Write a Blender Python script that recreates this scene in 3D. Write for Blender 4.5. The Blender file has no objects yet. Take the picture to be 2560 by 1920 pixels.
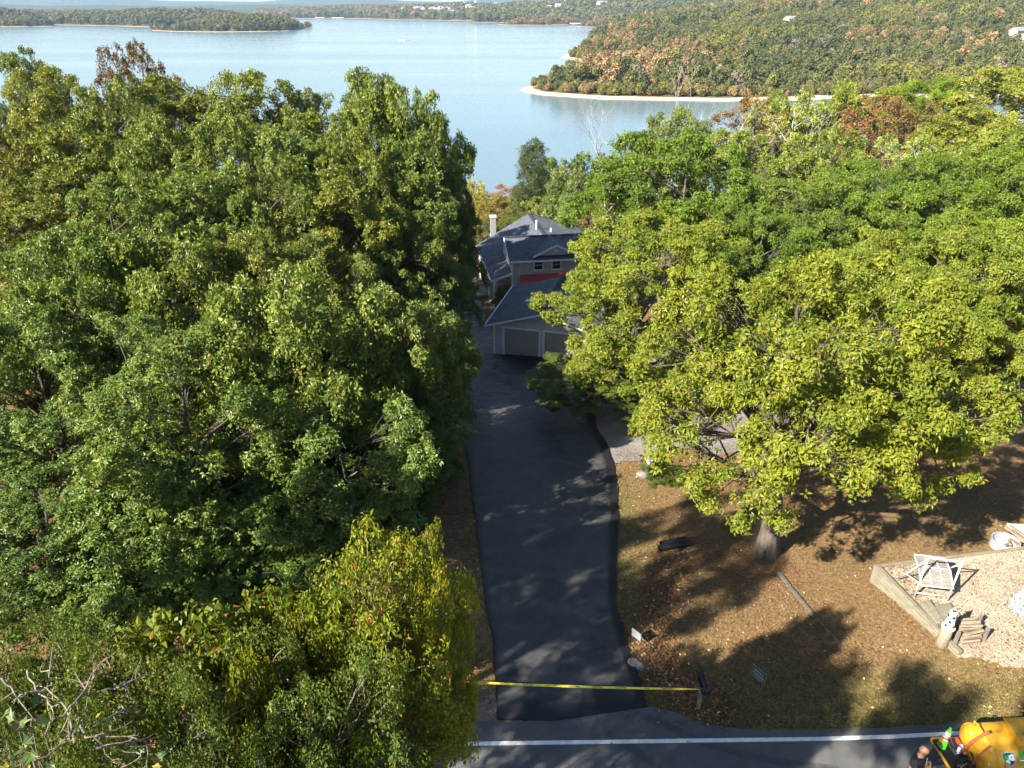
import bpy, bmesh, math, random
import numpy as np
from mathutils import Vector, Matrix

# ------------------------------------------------------------------ camera, sky, sun, exposure
SC = bpy.context.scene
COL = SC.collection
R_ = math.radians
CAM_Z = 17.0
PITCH = R_(28.06)
FPX = 1775.0                       # focal length in photograph pixels (2560 wide)

cam_d = bpy.data.cameras.new('camera')
cam = bpy.data.objects.new('camera', cam_d)
COL.objects.link(cam)
cam.location = (0, 0, CAM_Z)
cam.rotation_euler = (math.pi / 2 - PITCH, 0, 0)
cam_d.sensor_width = 36.0
cam_d.lens = 36.0 * FPX / 2560.0
cam_d.clip_start = 0.1
cam_d.clip_end = 30000.0
SC.camera = cam

SUN_EL = R_(36.0)
SHADOW_DIR = Vector((math.cos(R_(38)), math.sin(R_(38)), 0))      # where shadows fall
SUN_FROM = Vector((-SHADOW_DIR.x * math.cos(SUN_EL), -SHADOW_DIR.y * math.cos(SUN_EL), math.sin(SUN_EL)))
world = bpy.data.worlds.new('World')
SC.world = world
world.use_nodes = True
wn = world.node_tree
wn.nodes.clear()
sky_n = wn.nodes.new('ShaderNodeTexSky')
sky_n.sky_type = 'NISHITA'
sky_n.sun_disc = False
sky_n.sun_elevation = SUN_EL
sky_n.sun_rotation = math.atan2(SUN_FROM.x, SUN_FROM.y)
sky_n.air_density = 1.0
sky_n.dust_density = 0.6
sky_n.ozone_density = 1.3
bg_n = wn.nodes.new('ShaderNodeBackground')
bg_n.inputs[1].default_value = 0.052
wo_n = wn.nodes.new('ShaderNodeOutputWorld')
wn.links.new(sky_n.outputs[0], bg_n.inputs[0])
wn.links.new(bg_n.outputs[0], wo_n.inputs[0])

sun_d = bpy.data.lights.new('sun', 'SUN')
sun_d.energy = 5.0
sun_d.angle = R_(0.53)
sun_d.color = (1.0, 0.91, 0.76)
sun = bpy.data.objects.new('sun', sun_d)
COL.objects.link(sun)
sun.location = (-60, -40, 90)
sun.rotation_euler = (-SUN_FROM).to_track_quat('-Z', 'Y').to_euler()

SC.view_settings.view_transform = 'Standard'
SC.view_settings.look = 'None'
SC.view_settings.exposure = 2.0
SC.view_settings.gamma = 1.0
SC.view_settings.use_curve_mapping = False
SC.render.engine = 'CYCLES'
cy = SC.cycles
cy.max_bounces = 4
cy.diffuse_bounces = 2
cy.glossy_bounces = 2
cy.transmission_bounces = 2
cy.transparent_max_bounces = 4
cy.volume_bounces = 0
cy.caustics_reflective = False
cy.caustics_refractive = False
cy.use_adaptive_sampling = True
cy.adaptive_threshold = 0.02
cy.sample_clamp_indirect = 6.0
cy.use_denoising = True
try:
    cy.denoiser = 'OPENIMAGEDENOISE'
    cy.denoising_prefilter = 'FAST'
except Exception:
    pass

# ------------------------------------------------------------------ pixel -> world helpers (photo pixels, 2560 x 1920)
LAKE_Z = -19.0
CP, SP = math.cos(PITCH), math.sin(PITCH)

def ray(px, py):
    x = (px - 1280.0) / FPX
    v = -(py - 960.0) / FPX
    return np.array([x, CP + v * SP, -SP + v * CP])

def W(px, py, z):
    d = ray(px, py)
    t = (z - CAM_Z) / d[2]
    return np.array([d[0] * t, d[1] * t, z])

def YD(px, py, y):
    d = ray(px, py)
    t = y / d[1]
    return np.array([d[0] * t, y, CAM_Z + d[2] * t])

def ppm(y, z):                      # photo pixels per metre at a point
    return FPX / (y * CP + (CAM_Z - z) * SP)

def sstep(a, b, x):
    t = np.clip((x - a) / (b - a), 0, 1)
    return t * t * (3 - 2 * t)

_ky = np.array([-80, 13.6, 16.0, 20, 55, 66, 90, 120, 150, 180, 300.])
_kz = np.array([0, 0, -0.27, -1.0, -7.4, -8.4, -11.0, -15.2, -19.0, -22.0, -26.])
_ty = np.linspace(-80, 300, 3801)
_tz = np.interp(_ty, _ky, _kz)
_k = np.exp(-0.5 * (np.arange(-20, 21) / 8.0) ** 2); _k /= _k.sum()
_tz = np.convolve(np.pad(_tz, 20, mode='edge'), _k, mode='valid')

def gz(x, y):
    x = np.asarray(x, float); y = np.asarray(y, float)
    p = np.interp(y, _ty, _tz)
    left = sstep(-7, -20, x) * (1 - sstep(80, 130, y)) * sstep(15, 30, y)
    p = p * (1 - 0.42 * left)
    right = sstep(22, 60, x) * sstep(35, 70, y) * (1 - sstep(110, 150, y))
    p = p + 4.5 * right
    rough = sstep(14.5, 18, y) * 0.05 * (np.sin(x * 0.9 + 1.3 * np.sin(y * 0.31)) * np.sin(y * 0.7 + 0.4 * x))
    # drainage swale along the right-hand edge of the driveway
    return p + rough * sstep(5.5, 8, np.abs(x - 1.0))

def G(px, py):
    d = ray(px, py)
    lo, hi = 1.0, 400.0
    ts = np.linspace(lo, hi, 4000)
    pts = d[None, :] * ts[:, None]
    below = (CAM_Z + pts[:, 2]) < gz(pts[:, 0], pts[:, 1])
    i = int(np.argmax(below))
    a, b = ts[max(i - 1, 0)], ts[i]
    for _ in range(30):
        m = 0.5 * (a + b)
        if CAM_Z + d[2] * m < gz(d[0] * m, d[1] * m): b = m
        else: a = m
    return np.array([d[0] * b, d[1] * b, CAM_Z + d[2] * b])

# ------------------------------------------------------------------ object helpers
def tag(o, label=None, cat=None, group=None, kind=None):
    if label: o['label'] = label
    if cat: o['category'] = cat
    if group: o['group'] = group
    if kind: o['kind'] = kind
    return o

def empty(name, loc=(0, 0, 0), rz=0.0):
    o = bpy.data.objects.new(name, None)
    o.empty_display_size = 0.3
    COL.objects.link(o)
    o.location = [float(v) for v in loc]
    o.rotation_euler = (0, 0, rz)
    return o

def mesh_np(name, V, F, mat=None, smooth=False, attrs=None):
    """V (n,3); F (m,k) int array of equal-sized faces"""
    V = np.ascontiguousarray(V, dtype=np.float32); F = np.ascontiguousarray(F, dtype=np.int32)
    me = bpy.data.meshes.new(name)
    me.vertices.add(len(V)); me.vertices.foreach_set('co', V.ravel())
    m, k = F.shape
    me.loops.add(m * k); me.loops.foreach_set('vertex_index', F.ravel())
    me.polygons.add(m)
    me.polygons.foreach_set('loop_start', np.arange(0, m * k, k, dtype=np.int32))
    me.polygons.foreach_set('loop_total', np.full(m, k, dtype=np.int32))
    me.polygons.foreach_set('use_smooth', np.full(m, smooth, dtype=bool))
    for (an, dom, arr) in (attrs or []):
        a = me.attributes.new(an, 'FLOAT', dom)
        a.data.foreach_set('value', np.ascontiguousarray(arr, dtype=np.float32))
    me.update(calc_edges=True)
    if mat: me.materials.append(mat)
    return me

def link(name, me, parent=None, loc=None):
    o = bpy.data.objects.new(name, me)
    COL.objects.link(o)
    if parent: o.parent = parent
    if loc is not None: o.location = [float(v) for v in loc]
    return o

class MB:
    """collects simple shapes into one mesh"""
    def __init__(self): self.v = []; self.f = []
    def add(self, vs, fs):
        n = len(self.v)
        self.v += [tuple(float(c) for c in p) for p in vs]
        self.f += [tuple(i + n for i in f) for f in fs]
        return self
    def box(self, c, s, rz=0.0, M=None):
        sx, sy, sz = s[0] / 2, s[1] / 2, s[2] / 2
        vs = [Vector((x, y, z)) for x in (-sx, sx) for y in (-sy, sy) for z in (-sz, sz)]
        if M is not None: vs = [M @ v for v in vs]
        if rz:
            q = Matrix.Rotation(rz, 3, 'Z'); vs = [q @ v for v in vs]
        vs = [v + Vector([float(k) for k in c]) for v in vs]
        return self.add(vs, [(0, 1, 3, 2), (4, 6, 7, 5), (0, 4, 5, 1), (2, 3, 7, 6), (0, 2, 6, 4), (1, 5, 7, 3)])
    def beam(self, a, b, w, h=None, up=(0, 0, 1)):
        h = h or w
        a = Vector([float(k) for k in a]); b = Vector([float(k) for k in b])
        d = (b - a).normalized(); u = Vector(up)
        if abs(d.dot(u)) > 0.98: u = Vector((0, 1, 0))
        s = d.cross(u).normalized(); u = s.cross(d).normalized()
        vs = [p + s * (i * w / 2) + u * (j * h / 2) for p in (a, b) for i in (-1, 1) for j in (-1, 1)]
        return self.add(vs, [(0, 1, 3, 2), (4, 6, 7, 5), (0, 4, 5, 1), (2, 3, 7, 6), (0, 2, 6, 4), (1, 5, 7, 3)])
    def tube(self, pts, r, n=8, cap=True):
        pts = [Vector([float(k) for k in p]) for p in pts]
        rs = r if hasattr(r, '__len__') else [r] * len(pts)
        base = len(self.v); prev = None
        for i, p in enumerate(pts):
            d = (pts[min(i + 1, len(pts) - 1)] - pts[max(i - 1, 0)])
            d = d.normalized() if d.length > 1e-9 else Vector((0, 0, 1))
            if prev is None:
                u = Vector((0, 0, 1)) if abs(d.z) < 0.9 else Vector((1, 0, 0))
                s = d.cross(u).normalized()
            else:
                s = (prev - d * prev.dot(d)).normalized()
            prev = s; u = d.cross(s)
            for k in range(n):
                a = 2 * math.pi * k / n
                q = p + (s * math.cos(a) + u * math.sin(a)) * rs[i]
                self.v.append((q.x, q.y, q.z))
        for i in range(len(pts) - 1):
            for k in range(n):
                a = base + i * n + k; b = base + i * n + (k + 1) % n
                self.f.append((a, b, b + n, a + n))
        if cap:
            self.f.append(tuple(base + k for k in range(n))[::-1])
            e = base + (len(pts) - 1) * n
            self.f.append(tuple(e + k for k in range(n)))
        return self
    def lathe(self, prof, n=16, c=(0, 0, 0)):
        return self.tube_prof(prof, n, c)
    def tube_prof(self, prof, n, c):
        base = len(self.v)
        for (r, z) in prof:
            for k in range(n):
                a = 2 * math.pi * k / n
                self.v.append((c[0] + r * math.cos(a), c[1] + r * math.sin(a), c[2] + z))
        for i in range(len(prof) - 1):
            for k in range(n):
                a = base + i * n + k; b = base + i * n + (k + 1) % n
                self.f.append((a, b, b + n, a + n))
        self.f.append(tuple(base + k for k in range(n))[::-1])
        e = base + (len(prof) - 1) * n
        self.f.append(tuple(e + k for k in range(n)))
        return self
    def prism(self, poly, z0, z1):
        n = len(poly)
        vs = [(p[0], p[1], z0) for p in poly] + [(p[0], p[1], z1) for p in poly]
        fs = [tuple(range(n))[::-1], tuple(range(n, 2 * n))] + [(i, (i + 1) % n, n + (i + 1) % n, n + i) for i in range(n)]
        return self.add(vs, fs)
    def slab(self, pts, t):
        """polygon of 3-D points given a thickness t downwards"""
        n = len(pts)
        vs = [tuple(p) for p in pts] + [(p[0], p[1], p[2] - t) for p in pts]
        fs = [tuple(range(n)), tuple(range(n, 2 * n))[::-1]] + [(i, n + i, n + (i + 1) % n, (i + 1) % n) for i in range(n)]
        return self.add(vs, fs)
    def build(self, name, mat, parent=None, smooth=False, bevel=0.0, loc=None):
        me = bpy.data.meshes.new(name)
        me.from_pydata(self.v, [], self.f)
        bm = bmesh.new(); bm.from_mesh(me)
        bmesh.ops.recalc_face_normals(bm, faces=bm.faces)
        if bevel:
            bmesh.ops.bevel(bm, geom=list(bm.edges), offset=bevel, segments=1, affect='EDGES', clamp_overlap=True)
        bm.to_mesh(me); bm.free()
        if smooth: me.polygons.foreach_set('use_smooth', [True] * len(me.polygons))
        me.materials.append(mat)
        return link(name, me, parent, loc)

# ------------------------------------------------------------------ materials
def new_mat(name):
    m = bpy.data.materials.new(name); m.use_nodes = True
    nt = m.node_tree; b = nt.nodes['Principled BSDF']
    return m, nt, b

def N(nt, t, **kw):
    n = nt.nodes.new(t)
    for k, v in kw.items(): setattr(n, k, v)
    return n

def ramp(nt, fac, stops, interp='LINEAR'):
    r = N(nt, 'ShaderNodeValToRGB'); r.color_ramp.interpolation = interp
    el = r.color_ramp.elements
    while len(el) < len(stops): el.new(0.5)
    for e, (p, c) in zip(el, stops):
        e.position = p; e.color = (*c, 1) if len(c) == 3 else c
    if fac is not None: nt.links.new(fac, r.inputs[0])
    return r

def noise(nt, scale, detail=4, rough=0.55, coord='Object', vec=None, dist=0.0):
    n = N(nt, 'ShaderNodeTexNoise')
    n.inputs['Scale'].default_value = scale; n.inputs['Detail'].default_value = detail
    n.inputs['Roughness'].default_value = rough; n.inputs['Distortion'].default_value = dist
    if vec is None:
        tc = N(nt, 'ShaderNodeTexCoord'); vec = tc.outputs[coord]
    nt.links.new(vec, n.inputs['Vector'])
    return n

def mix(nt, fac, a, b, blend='MIX'):
    m = N(nt, 'ShaderNodeMix'); m.data_type = 'RGBA'; m.blend_type = blend
    for sock, val in ((m.inputs[0], fac), (m.inputs[6], a), (m.inputs[7], b)):
        if hasattr(val, 'links'): nt.links.new(val, sock)
        elif isinstance(val, (int, float)): sock.default_value = val
        else: sock.default_value = (*val, 1)
    return m.outputs[2]

def math_n(nt, op, a, b=None, clamp=False):
    m = N(nt, 'ShaderNodeMath'); m.operation = op; m.use_clamp = clamp
    for s, v in ((m.inputs[0], a), (m.inputs[1], b)):
        if v is None: continue
        if hasattr(v, 'links'): nt.links.new(v, s)
        else: s.default_value = v
    return m.outputs[0]

def bump(nt, b, h, strength=0.3, dist=0.02):
    n = N(nt, 'ShaderNodeBump'); n.inputs['Strength'].default_value = strength
    n.inputs['Distance'].default_value = dist
    nt.links.new(h, n.inputs['Height']); nt.links.new(n.outputs[0], b.inputs['Normal'])

def plain(name, c, rough=0.6, metal=0.0, var=0.25, scale=6.0, spec=0.4, bstr=0.15):
    m, nt, b = new_mat(name)
    n = noise(nt, scale, 5, 0.6)
    lo = tuple(v * (1 - var) for v in c); hi = tuple(min(1, v * (1 + var)) for v in c)
    r = ramp(nt, n.outputs[0], [(0.3, lo), (0.7, hi)])
    nt.links.new(r.outputs[0], b.inputs['Base Color'])
    b.inputs['Roughness'].default_value = rough; b.inputs['Metallic'].default_value = metal
    b.inputs['Specular IOR Level'].default_value = spec
    if bstr:
        n2 = noise(nt, scale * 6, 3); bump(nt, b, n2.outputs[0], bstr, 0.01)
    return m

def leaf_mat(name, c1, c2, acc, accp=0.94, transl=0.32, rough=0.5):
    m, nt, b = new_mat(name)
    at = N(nt, 'ShaderNodeAttribute'); at.attribute_name = 'rnd'
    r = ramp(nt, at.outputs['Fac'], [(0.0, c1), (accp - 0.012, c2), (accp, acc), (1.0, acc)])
    oi = N(nt, 'ShaderNodeObjectInfo')
    col = mix(nt, 1.0, r.outputs[0], oi.outputs['Color'], 'MULTIPLY')
    nt.links.new(col, b.inputs['Base Color'])
    b.inputs['Roughness'].default_value = rough
    b.inputs['Specular IOR Level'].default_value = 0.35
    tr = N(nt, 'ShaderNodeBsdfTranslucent')
    tcol = mix(nt, 1.0, col, (1.25, 1.15, 0.55), 'MULTIPLY')
    nt.links.new(tcol, tr.inputs[0])
    ms = N(nt, 'ShaderNodeMixShader'); ms.inputs[0].default_value = transl
    out = nt.nodes['Material Output']
    nt.links.new(b.outputs[0], ms.inputs[1]); nt.links.new(tr.outputs[0], ms.inputs[2])
    nt.links.new(ms.outputs[0], out.inputs[0])
    return m

def bark_mat(name, c1, c2):
    m, nt, b = new_mat(name)
    tc = N(nt, 'ShaderNodeTexCoord'); mp = N(nt, 'ShaderNodeMapping')
    mp.inputs['Scale'].default_value = (9, 9, 1.4)
    nt.links.new(tc.outputs['Object'], mp.inputs[0])
    n = noise(nt, 1.6, 6, 0.65, vec=mp.outputs[0])
    r = ramp(nt, n.outputs[0], [(0.35, c1), (0.68, c2)])
    nt.links.new(r.outputs[0], b.inputs['Base Color']); b.inputs['Roughness'].default_value = 0.9
    bump(nt, b, n.outputs[0], 0.8, 0.04)
    return m

M = {}
M['oak'] = leaf_mat('oak_leaves', (0.044, 0.075, 0.012), (0.188, 0.228, 0.048), (0.20, 0.13, 0.03), 0.96, 0.28, 0.42)
M['hickory'] = leaf_mat('hickory_leaves', (0.075, 0.125, 0.010), (0.235, 0.285, 0.032), (0.30, 0.17, 0.03), 0.985, 0.36)
M['cherry'] = leaf_mat('cherry_leaves', (0.090, 0.140, 0.010), (0.290, 0.310, 0.028), (0.42, 0.16, 0.05), 0.965, 0.38)
M['shrub'] = leaf_mat('shrub_leaves', (0.045, 0.078, 0.014), (0.160, 0.205, 0.040), (0.26, 0.20, 0.02), 0.95, 0.3, 0.42)
M['vine'] = leaf_mat('vine_leaves', (0.10, 0.15, 0.010), (0.26, 0.24, 0.02), (0.42, 0.16, 0.03), 0.85, 0.35)
M['rust'] = leaf_mat('rust_leaves', (0.10, 0.058, 0.020), (0.25, 0.125, 0.045), (0.09, 0.09, 0.025), 0.9, 0.25)
M['cedar'] = leaf_mat('cedar_needles', (0.028, 0.052, 0.012), (0.075, 0.105, 0.024), (0.12, 0.11, 0.04), 0.95, 0.12)
M['frost'] = leaf_mat('frosted_needles', (0.40, 0.44, 0.48), (0.68, 0.71, 0.74), (0.16, 0.19, 0.20), 0.72, 0.1, 0.7)
M['bark'] = bark_mat('grey_bark', (0.035, 0.028, 0.022), (0.115, 0.095, 0.078))
M['deadwood'] = bark_mat('grey_dead_wood', (0.09, 0.075, 0.062), (0.27, 0.235, 0.20))
M['palebark'] = bark_mat('weathered_bare_wood', (0.22, 0.19, 0.16), (0.50, 0.46, 0.41))
M['twig'] = bark_mat('twig_bark', (0.10, 0.075, 0.055), (0.26, 0.21, 0.165))
M['white'] = plain('white_trim_paint', (0.72, 0.72, 0.72), 0.5, var=0.06)
M['black'] = plain('black_plastic', (0.012, 0.012, 0.013), 0.4, var=0.3)
M['steel'] = plain('dull_steel', (0.35, 0.35, 0.36), 0.4, 0.8, 0.2)
M['darkmetal'] = plain('dark_oily_metal', (0.035, 0.034, 0.034), 0.45, 0.6, 0.5, 14)
M['rusty'] = plain('rusty_iron', (0.22, 0.075, 0.035), 0.85, 0.2, 0.45, 20)
M['scafwhite'] = plain('chalky_white_tube', (0.50, 0.50, 0.50), 0.6, var=0.2, scale=12)
M['flue'] = plain('grey_chimney_board', (0.22, 0.225, 0.24), 0.7, var=0.15)
M['concrete'] = plain('pale_concrete', (0.36, 0.34, 0.31), 0.85, var=0.2, scale=3)
M['glass'] = plain('dark_window_glass', (0.02, 0.03, 0.035), 0.06, var=0.1, bstr=0, spec=0.8)

def wood_mat(name, c1, c2):
    m, nt, b = new_mat(name)
    tc = N(nt, 'ShaderNodeTexCoord'); mp = N(nt, 'ShaderNodeMapping')
    mp.inputs['Scale'].default_value = (1.5, 14, 14)
    nt.links.new(tc.outputs['Object'], mp.inputs[0])
    n = noise(nt, 2.0, 6, 0.65, vec=mp.outputs[0])
    n2 = noise(nt, 0.9, 3)
    r = ramp(nt, n.outputs[0], [(0.3, c1), (0.7, c2)])
    c = mix(nt, 0.35, r.outputs[0], ramp(nt, n2.outputs[0], [(0.35, (0.3, 0.3, 0.3)), (0.65, (1, 1, 1))]).outputs[0], 'MULTIPLY')
    nt.links.new(c, b.inputs['Base Color']); b.inputs['Roughness'].default_value = 0.85
    bump(nt, b, n.outputs[0], 0.5, 0.01)
    return m
M['timber'] = wood_mat('weathered_timber', (0.10, 0.090, 0.066), (0.26, 0.24, 0.18))
M['log'] = wood_mat('split_firewood', (0.14, 0.11, 0.075), (0.34, 0.285, 0.21))
M['greyboard'] = wood_mat('grey_board', (0.10, 0.092, 0.084), (0.25, 0.235, 0.21))
M['rotten'] = wood_mat('rotten_dark_timber', (0.045, 0.04, 0.036), (0.15, 0.135, 0.12))

# ground: dry autumn lawn, leaf litter and forest floor
def ground_mat():
    m, nt, b = new_mat('autumn_lawn_ground')
    big = noise(nt, 0.16, 4, 0.6); mid = noise(nt, 0.9, 5, 0.65); fine = noise(nt, 9.0, 5, 0.7); grit = noise(nt, 38.0, 3, 0.7)
    grass = ramp(nt, fine.outputs[0], [(0.25, (0.085, 0.056, 0.024)), (0.5, (0.20, 0.135, 0.066)), (0.75, (0.35, 0.255, 0.135))])
    green = ramp(nt, fine.outputs[0], [(0.25, (0.035, 0.045, 0.012)), (0.5, (0.095, 0.105, 0.026)), (0.75, (0.20, 0.19, 0.055))])
    litter = ramp(nt, fine.outputs[0], [(0.25, (0.045, 0.024, 0.012)), (0.5, (0.150, 0.080, 0.038)), (0.78, (0.30, 0.185, 0.10))])
    gm = ramp(nt, mid.outputs[0], [(0.50, (0, 0, 0)), (0.64, (1, 1, 1))])
    c = mix(nt, math_n(nt, 'MULTIPLY', gm.outputs[0], 0.3), grass.outputs[0], green.outputs[0])
    bm_ = ramp(nt, big.outputs[0], [(0.44, (0, 0, 0)), (0.60, (1, 1, 1))])
    at = N(nt, 'ShaderNodeAttribute'); at.attribute_name = 'litter'
    lf = math_n(nt, 'MAXIMUM', math_n(nt, 'MULTIPLY', bm_.outputs[0], 0.75), at.outputs['Fac'])
    c = mix(nt, lf, c, litter.outputs[0])
    ag = N(nt, 'ShaderNodeAttribute'); ag.attribute_name = 'green'
    c = mix(nt, math_n(nt, 'MULTIPLY', ag.outputs['Fac'], 0.6), c, green.outputs[0])
    gr = ramp(nt, grit.outputs[0], [(0.3, (0.55, 0.55, 0.55)), (0.7, (1.25, 1.22, 1.18))])
    c = mix(nt, 1.0, c, gr.outputs[0], 'MULTIPLY')
    nt.links.new(c, b.inputs['Base Color'])
    b.inputs['Roughness'].default_value = 0.95; b.inputs['Specular IOR Level'].default_value = 0.15
    bump(nt, b, fine.outputs[0], 0.8, 0.06)
    return m
M['ground'] = ground_mat()

def asphalt_mat(name, c1, c2, rlo, rhi, blot=0.5, seal=False):
    m, nt, b = new_mat(name)
    tc = N(nt, 'ShaderNodeTexCoord'); mp = N(nt, 'ShaderNodeMapping')
    mp.inputs['Scale'].default_value = (1.0, 0.7, 1.0)
    nt.links.new(tc.outputs['Object'], mp.inputs[0])
    big = noise(nt, blot, 6, 0.62, vec=mp.outputs[0], dist=0.6)
    mid = noise(nt, blot * 5, 5, 0.65, dist=0.8)
    grit = noise(nt, 70, 2, 0.6)
    f = math_n(nt, 'ADD', math_n(nt, 'MULTIPLY', big.outputs[0], 0.62), math_n(nt, 'MULTIPLY', mid.outputs[0], 0.38))
    r = ramp(nt, f, [(0.38, c1), (0.62, c2)])
    col = r.outputs[0]
    if seal:
        # the coat dries pale towards the house drive and stays wet black where it was laid last
        mpw = N(nt, 'ShaderNodeMapping'); mpw.inputs['Scale'].default_value = (0.9, 1.2, 1.0); mpw.inputs['Rotation'].default_value = (0, 0, 0.15)
        nt.links.new(tc.outputs['Object'], mpw.inputs[0])
        sw = noise(nt, 0.8, 6, 0.7, vec=mpw.outputs[0], dist=1.2)
        aw = N(nt, 'ShaderNodeAttribute'); aw.attribute_name = 'worn'
        wf = math_n(nt, 'MULTIPLY', aw.outputs['Fac'], ramp(nt, sw.outputs[0], [(0.38, (0, 0, 0)), (0.6, (1, 1, 1))]).outputs[0])
        col = mix(nt, wf, col, (0.13, 0.128, 0.13))
        ad = N(nt, 'ShaderNodeAttribute'); ad.attribute_name = 'wet'
        col = mix(nt, ad.outputs['Fac'], col, (0.007, 0.007, 0.009))
    g = ramp(nt, grit.outputs[0], [(0.3, (0.75, 0.75, 0.75)), (0.7, (1.25, 1.25, 1.25))])
    col = mix(nt, 1.0, col, g.outputs[0], 'MULTIPLY')
    nt.links.new(col, b.inputs['Base Color'])
    rr = ramp(nt, f, [(0.35, (rlo,) * 3), (0.65, (rhi,) * 3)])
    nt.links.new(rr.outputs[0], b.inputs['Roughness'])
    b.inputs['Specular IOR Level'].default_value = 0.35
    bump(nt, b, grit.outputs[0], 0.25, 0.006)
    return m
M['seal'] = asphalt_mat('fresh_sealcoat', (0.007, 0.0072, 0.0085), (0.046, 0.047, 0.051), 0.5, 0.72, 0.42, True)
M['road'] = asphalt_mat('road_asphalt', (0.060, 0.061, 0.064), (0.092, 0.092, 0.094), 0.8, 0.9, 0.5)
M['paint'] = plain('road_line_paint', (0.62, 0.62, 0.60), 0.7, var=0.18, scale=9)
M['tarmark'] = asphalt_mat('tyre_track_stain', (0.045, 0.045, 0.048), (0.065, 0.065, 0.068), 0.8, 0.9, 0.9)

def gravel_mat(name, lo, hi, s=26):
    m, nt, b = new_mat(name)
    tc = N(nt, 'ShaderNodeTexCoord')
    v = N(nt, 'ShaderNodeTexVoronoi'); v.inputs['Scale'].default_value = s
    nt.links.new(tc.outputs['Object'], v.inputs['Vector'])
    n = noise(nt, 0.8, 5, 0.65)
    r = ramp(nt, v.outputs['Color'], [(0.1, lo), (0.9, hi)])
    c = mix(nt, 0.6, r.outputs[0], ramp(nt, n.outputs[0], [(0.35, (0.6, 0.56, 0.52)), (0.65, (1.2, 1.15, 1.1))]).outputs[0], 'MULTIPLY')
    nt.links.new(c, b.inputs['Base Color']); b.inputs['Roughness'].default_value = 0.95
    bump(nt, b, v.outputs['Distance'], 0.8, 0.03)
    return m
M['gravel'] = gravel_mat('grey_gravel', (0.09, 0.088, 0.088), (0.30, 0.285, 0.27))
M['pad'] = gravel_mat('pale_straw_gravel', (0.16, 0.125, 0.085), (0.46, 0.405, 0.315), 30)
M['dirt'] = gravel_mat('dirt_shoulder', (0.09, 0.07, 0.055), (0.26, 0.20, 0.15), 30)

def shingle_mat():
    m, nt, b = new_mat('slate_blue_shingles')
    tc = N(nt, 'ShaderNodeTexCoord')
    br = N(nt, 'ShaderNodeTexBrick'); br.inputs['Scale'].default_value = 1.0
    br.inputs['Brick Width'].default_value = 0.32; br.inputs['Row Height'].default_value = 0.15
    br.inputs['Mortar Size'].default_value = 0.006
    br.inputs['Color1'].default_value = (0.045, 0.056, 0.076, 1); br.inputs['Color2'].default_value = (0.095, 0.113, 0.145, 1)
    br.inputs['Mortar'].default_value = (0.015, 0.017, 0.02, 1)
    nt.links.new(tc.outputs['Object'], br.inputs['Vector'])
    n = noise(nt, 1.3, 5, 0.6)
    c = mix(nt, 0.5, br.outputs[0], ramp(nt, n.outputs[0], [(0.35, (0.7, 0.7, 0.7)), (0.65, (1.3, 1.3, 1.3))]).outputs[0], 'MULTIPLY')
    nt.links.new(c, b.inputs['Base Color']); b.inputs['Roughness'].default_value = 0.9
    bump(nt, b, br.outputs[1], 0.5, -0.02)
    return m
M['shingle'] = shingle_mat()
M['ridge'] = plain('dark_ridge_cap', (0.022, 0.026, 0.034), 0.9, var=0.3)

def siding_mat(name, c, step=0.2, vertical=False):
    m, nt, b = new_mat(name)
    tc = N(nt, 'ShaderNodeTexCoord'); sx = N(nt, 'ShaderNodeSeparateXYZ')
    nt.links.new(tc.outputs['Object'], sx.inputs[0])
    f = math_n(nt, 'FRACT', math_n(nt, 'DIVIDE', sx.outputs[0 if vertical else 2], step))
    ln = ramp(nt, f, [(0.0, (0.45, 0.45, 0.45)), (0.09, (1, 1, 1)), (1.0, (0.95, 0.95, 0.95))])
    n = noise(nt, 2.2, 5)
    base = ramp(nt, n.outputs[0], [(0.3, tuple(v * 0.88 for v in c)), (0.7, tuple(v * 1.1 for v in c))])
    col = mix(nt, 1.0, base.outputs[0], ln.outputs[0], 'MULTIPLY')
    nt.links.new(col, b.inputs['Base Color']); b.inputs['Roughness'].default_value = 0.7
    bump(nt, b, f, 0.5, 0.02)
    return m
M['siding'] = siding_mat('taupe_lap_siding', (0.50, 0.495, 0.50), 0.2)
M['sidingv'] = siding_mat('grey_vertical_siding', (0.44, 0.455, 0.48), 0.22, True)
M['doorpanel'] = siding_mat('beige_garage_door', (0.33, 0.30, 0.275), 0.18)
M['redmetal'] = plain('red_metal_roof', (0.42, 0.055, 0.045), 0.45, 0.0, 0.15)
M['deck'] = wood_mat('tan_deck_boards', (0.20, 0.15, 0.10), (0.36, 0.28, 0.20))
M['brownwall'] = plain('brown_stain_wall', (0.13, 0.065, 0.03), 0.7)
M['galv'] = plain('galvanised_flue', (0.36, 0.37, 0.39), 0.45, 0.3, 0.12)

def water_mat():
    m, nt, b = new_mat('lake_water')
    tc = N(nt, 'ShaderNodeTexCoord')
    mp = N(nt, 'ShaderNodeMapping'); mp.inputs['Scale'].default_value = (0.35, 1.0, 1.0)
    nt.links.new(tc.outputs['Object'], mp.inputs[0])
    w1 = noise(nt, 0.55, 4, 0.6, vec=mp.outputs[0])
    mp2 = N(nt, 'ShaderNodeMapping'); mp2.inputs['Scale'].default_value = (0.0025, 0.012, 1.0)
    nt.links.new(tc.outputs['Object'], mp2.inputs[0])
    w2 = noise(nt, 1.0, 4, 0.55, vec=mp2.outputs[0])
    b.inputs['Base Color'].default_value = (0.11, 0.165, 0.195, 1)
    rr = ramp(nt, w2.outputs[0], [(0.35, (0.12,) * 3), (0.65, (0.20,) * 3)])
    nt.links.new(rr.outputs[0], b.inputs['Roughness'])
    b.inputs['IOR'].default_value = 1.33
    b.inputs['Specular IOR Level'].default_value = 0.5
    bump(nt, b, w1.outputs[0], 0.13, 0.25)
    return m
M['water'] = water_mat()

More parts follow.
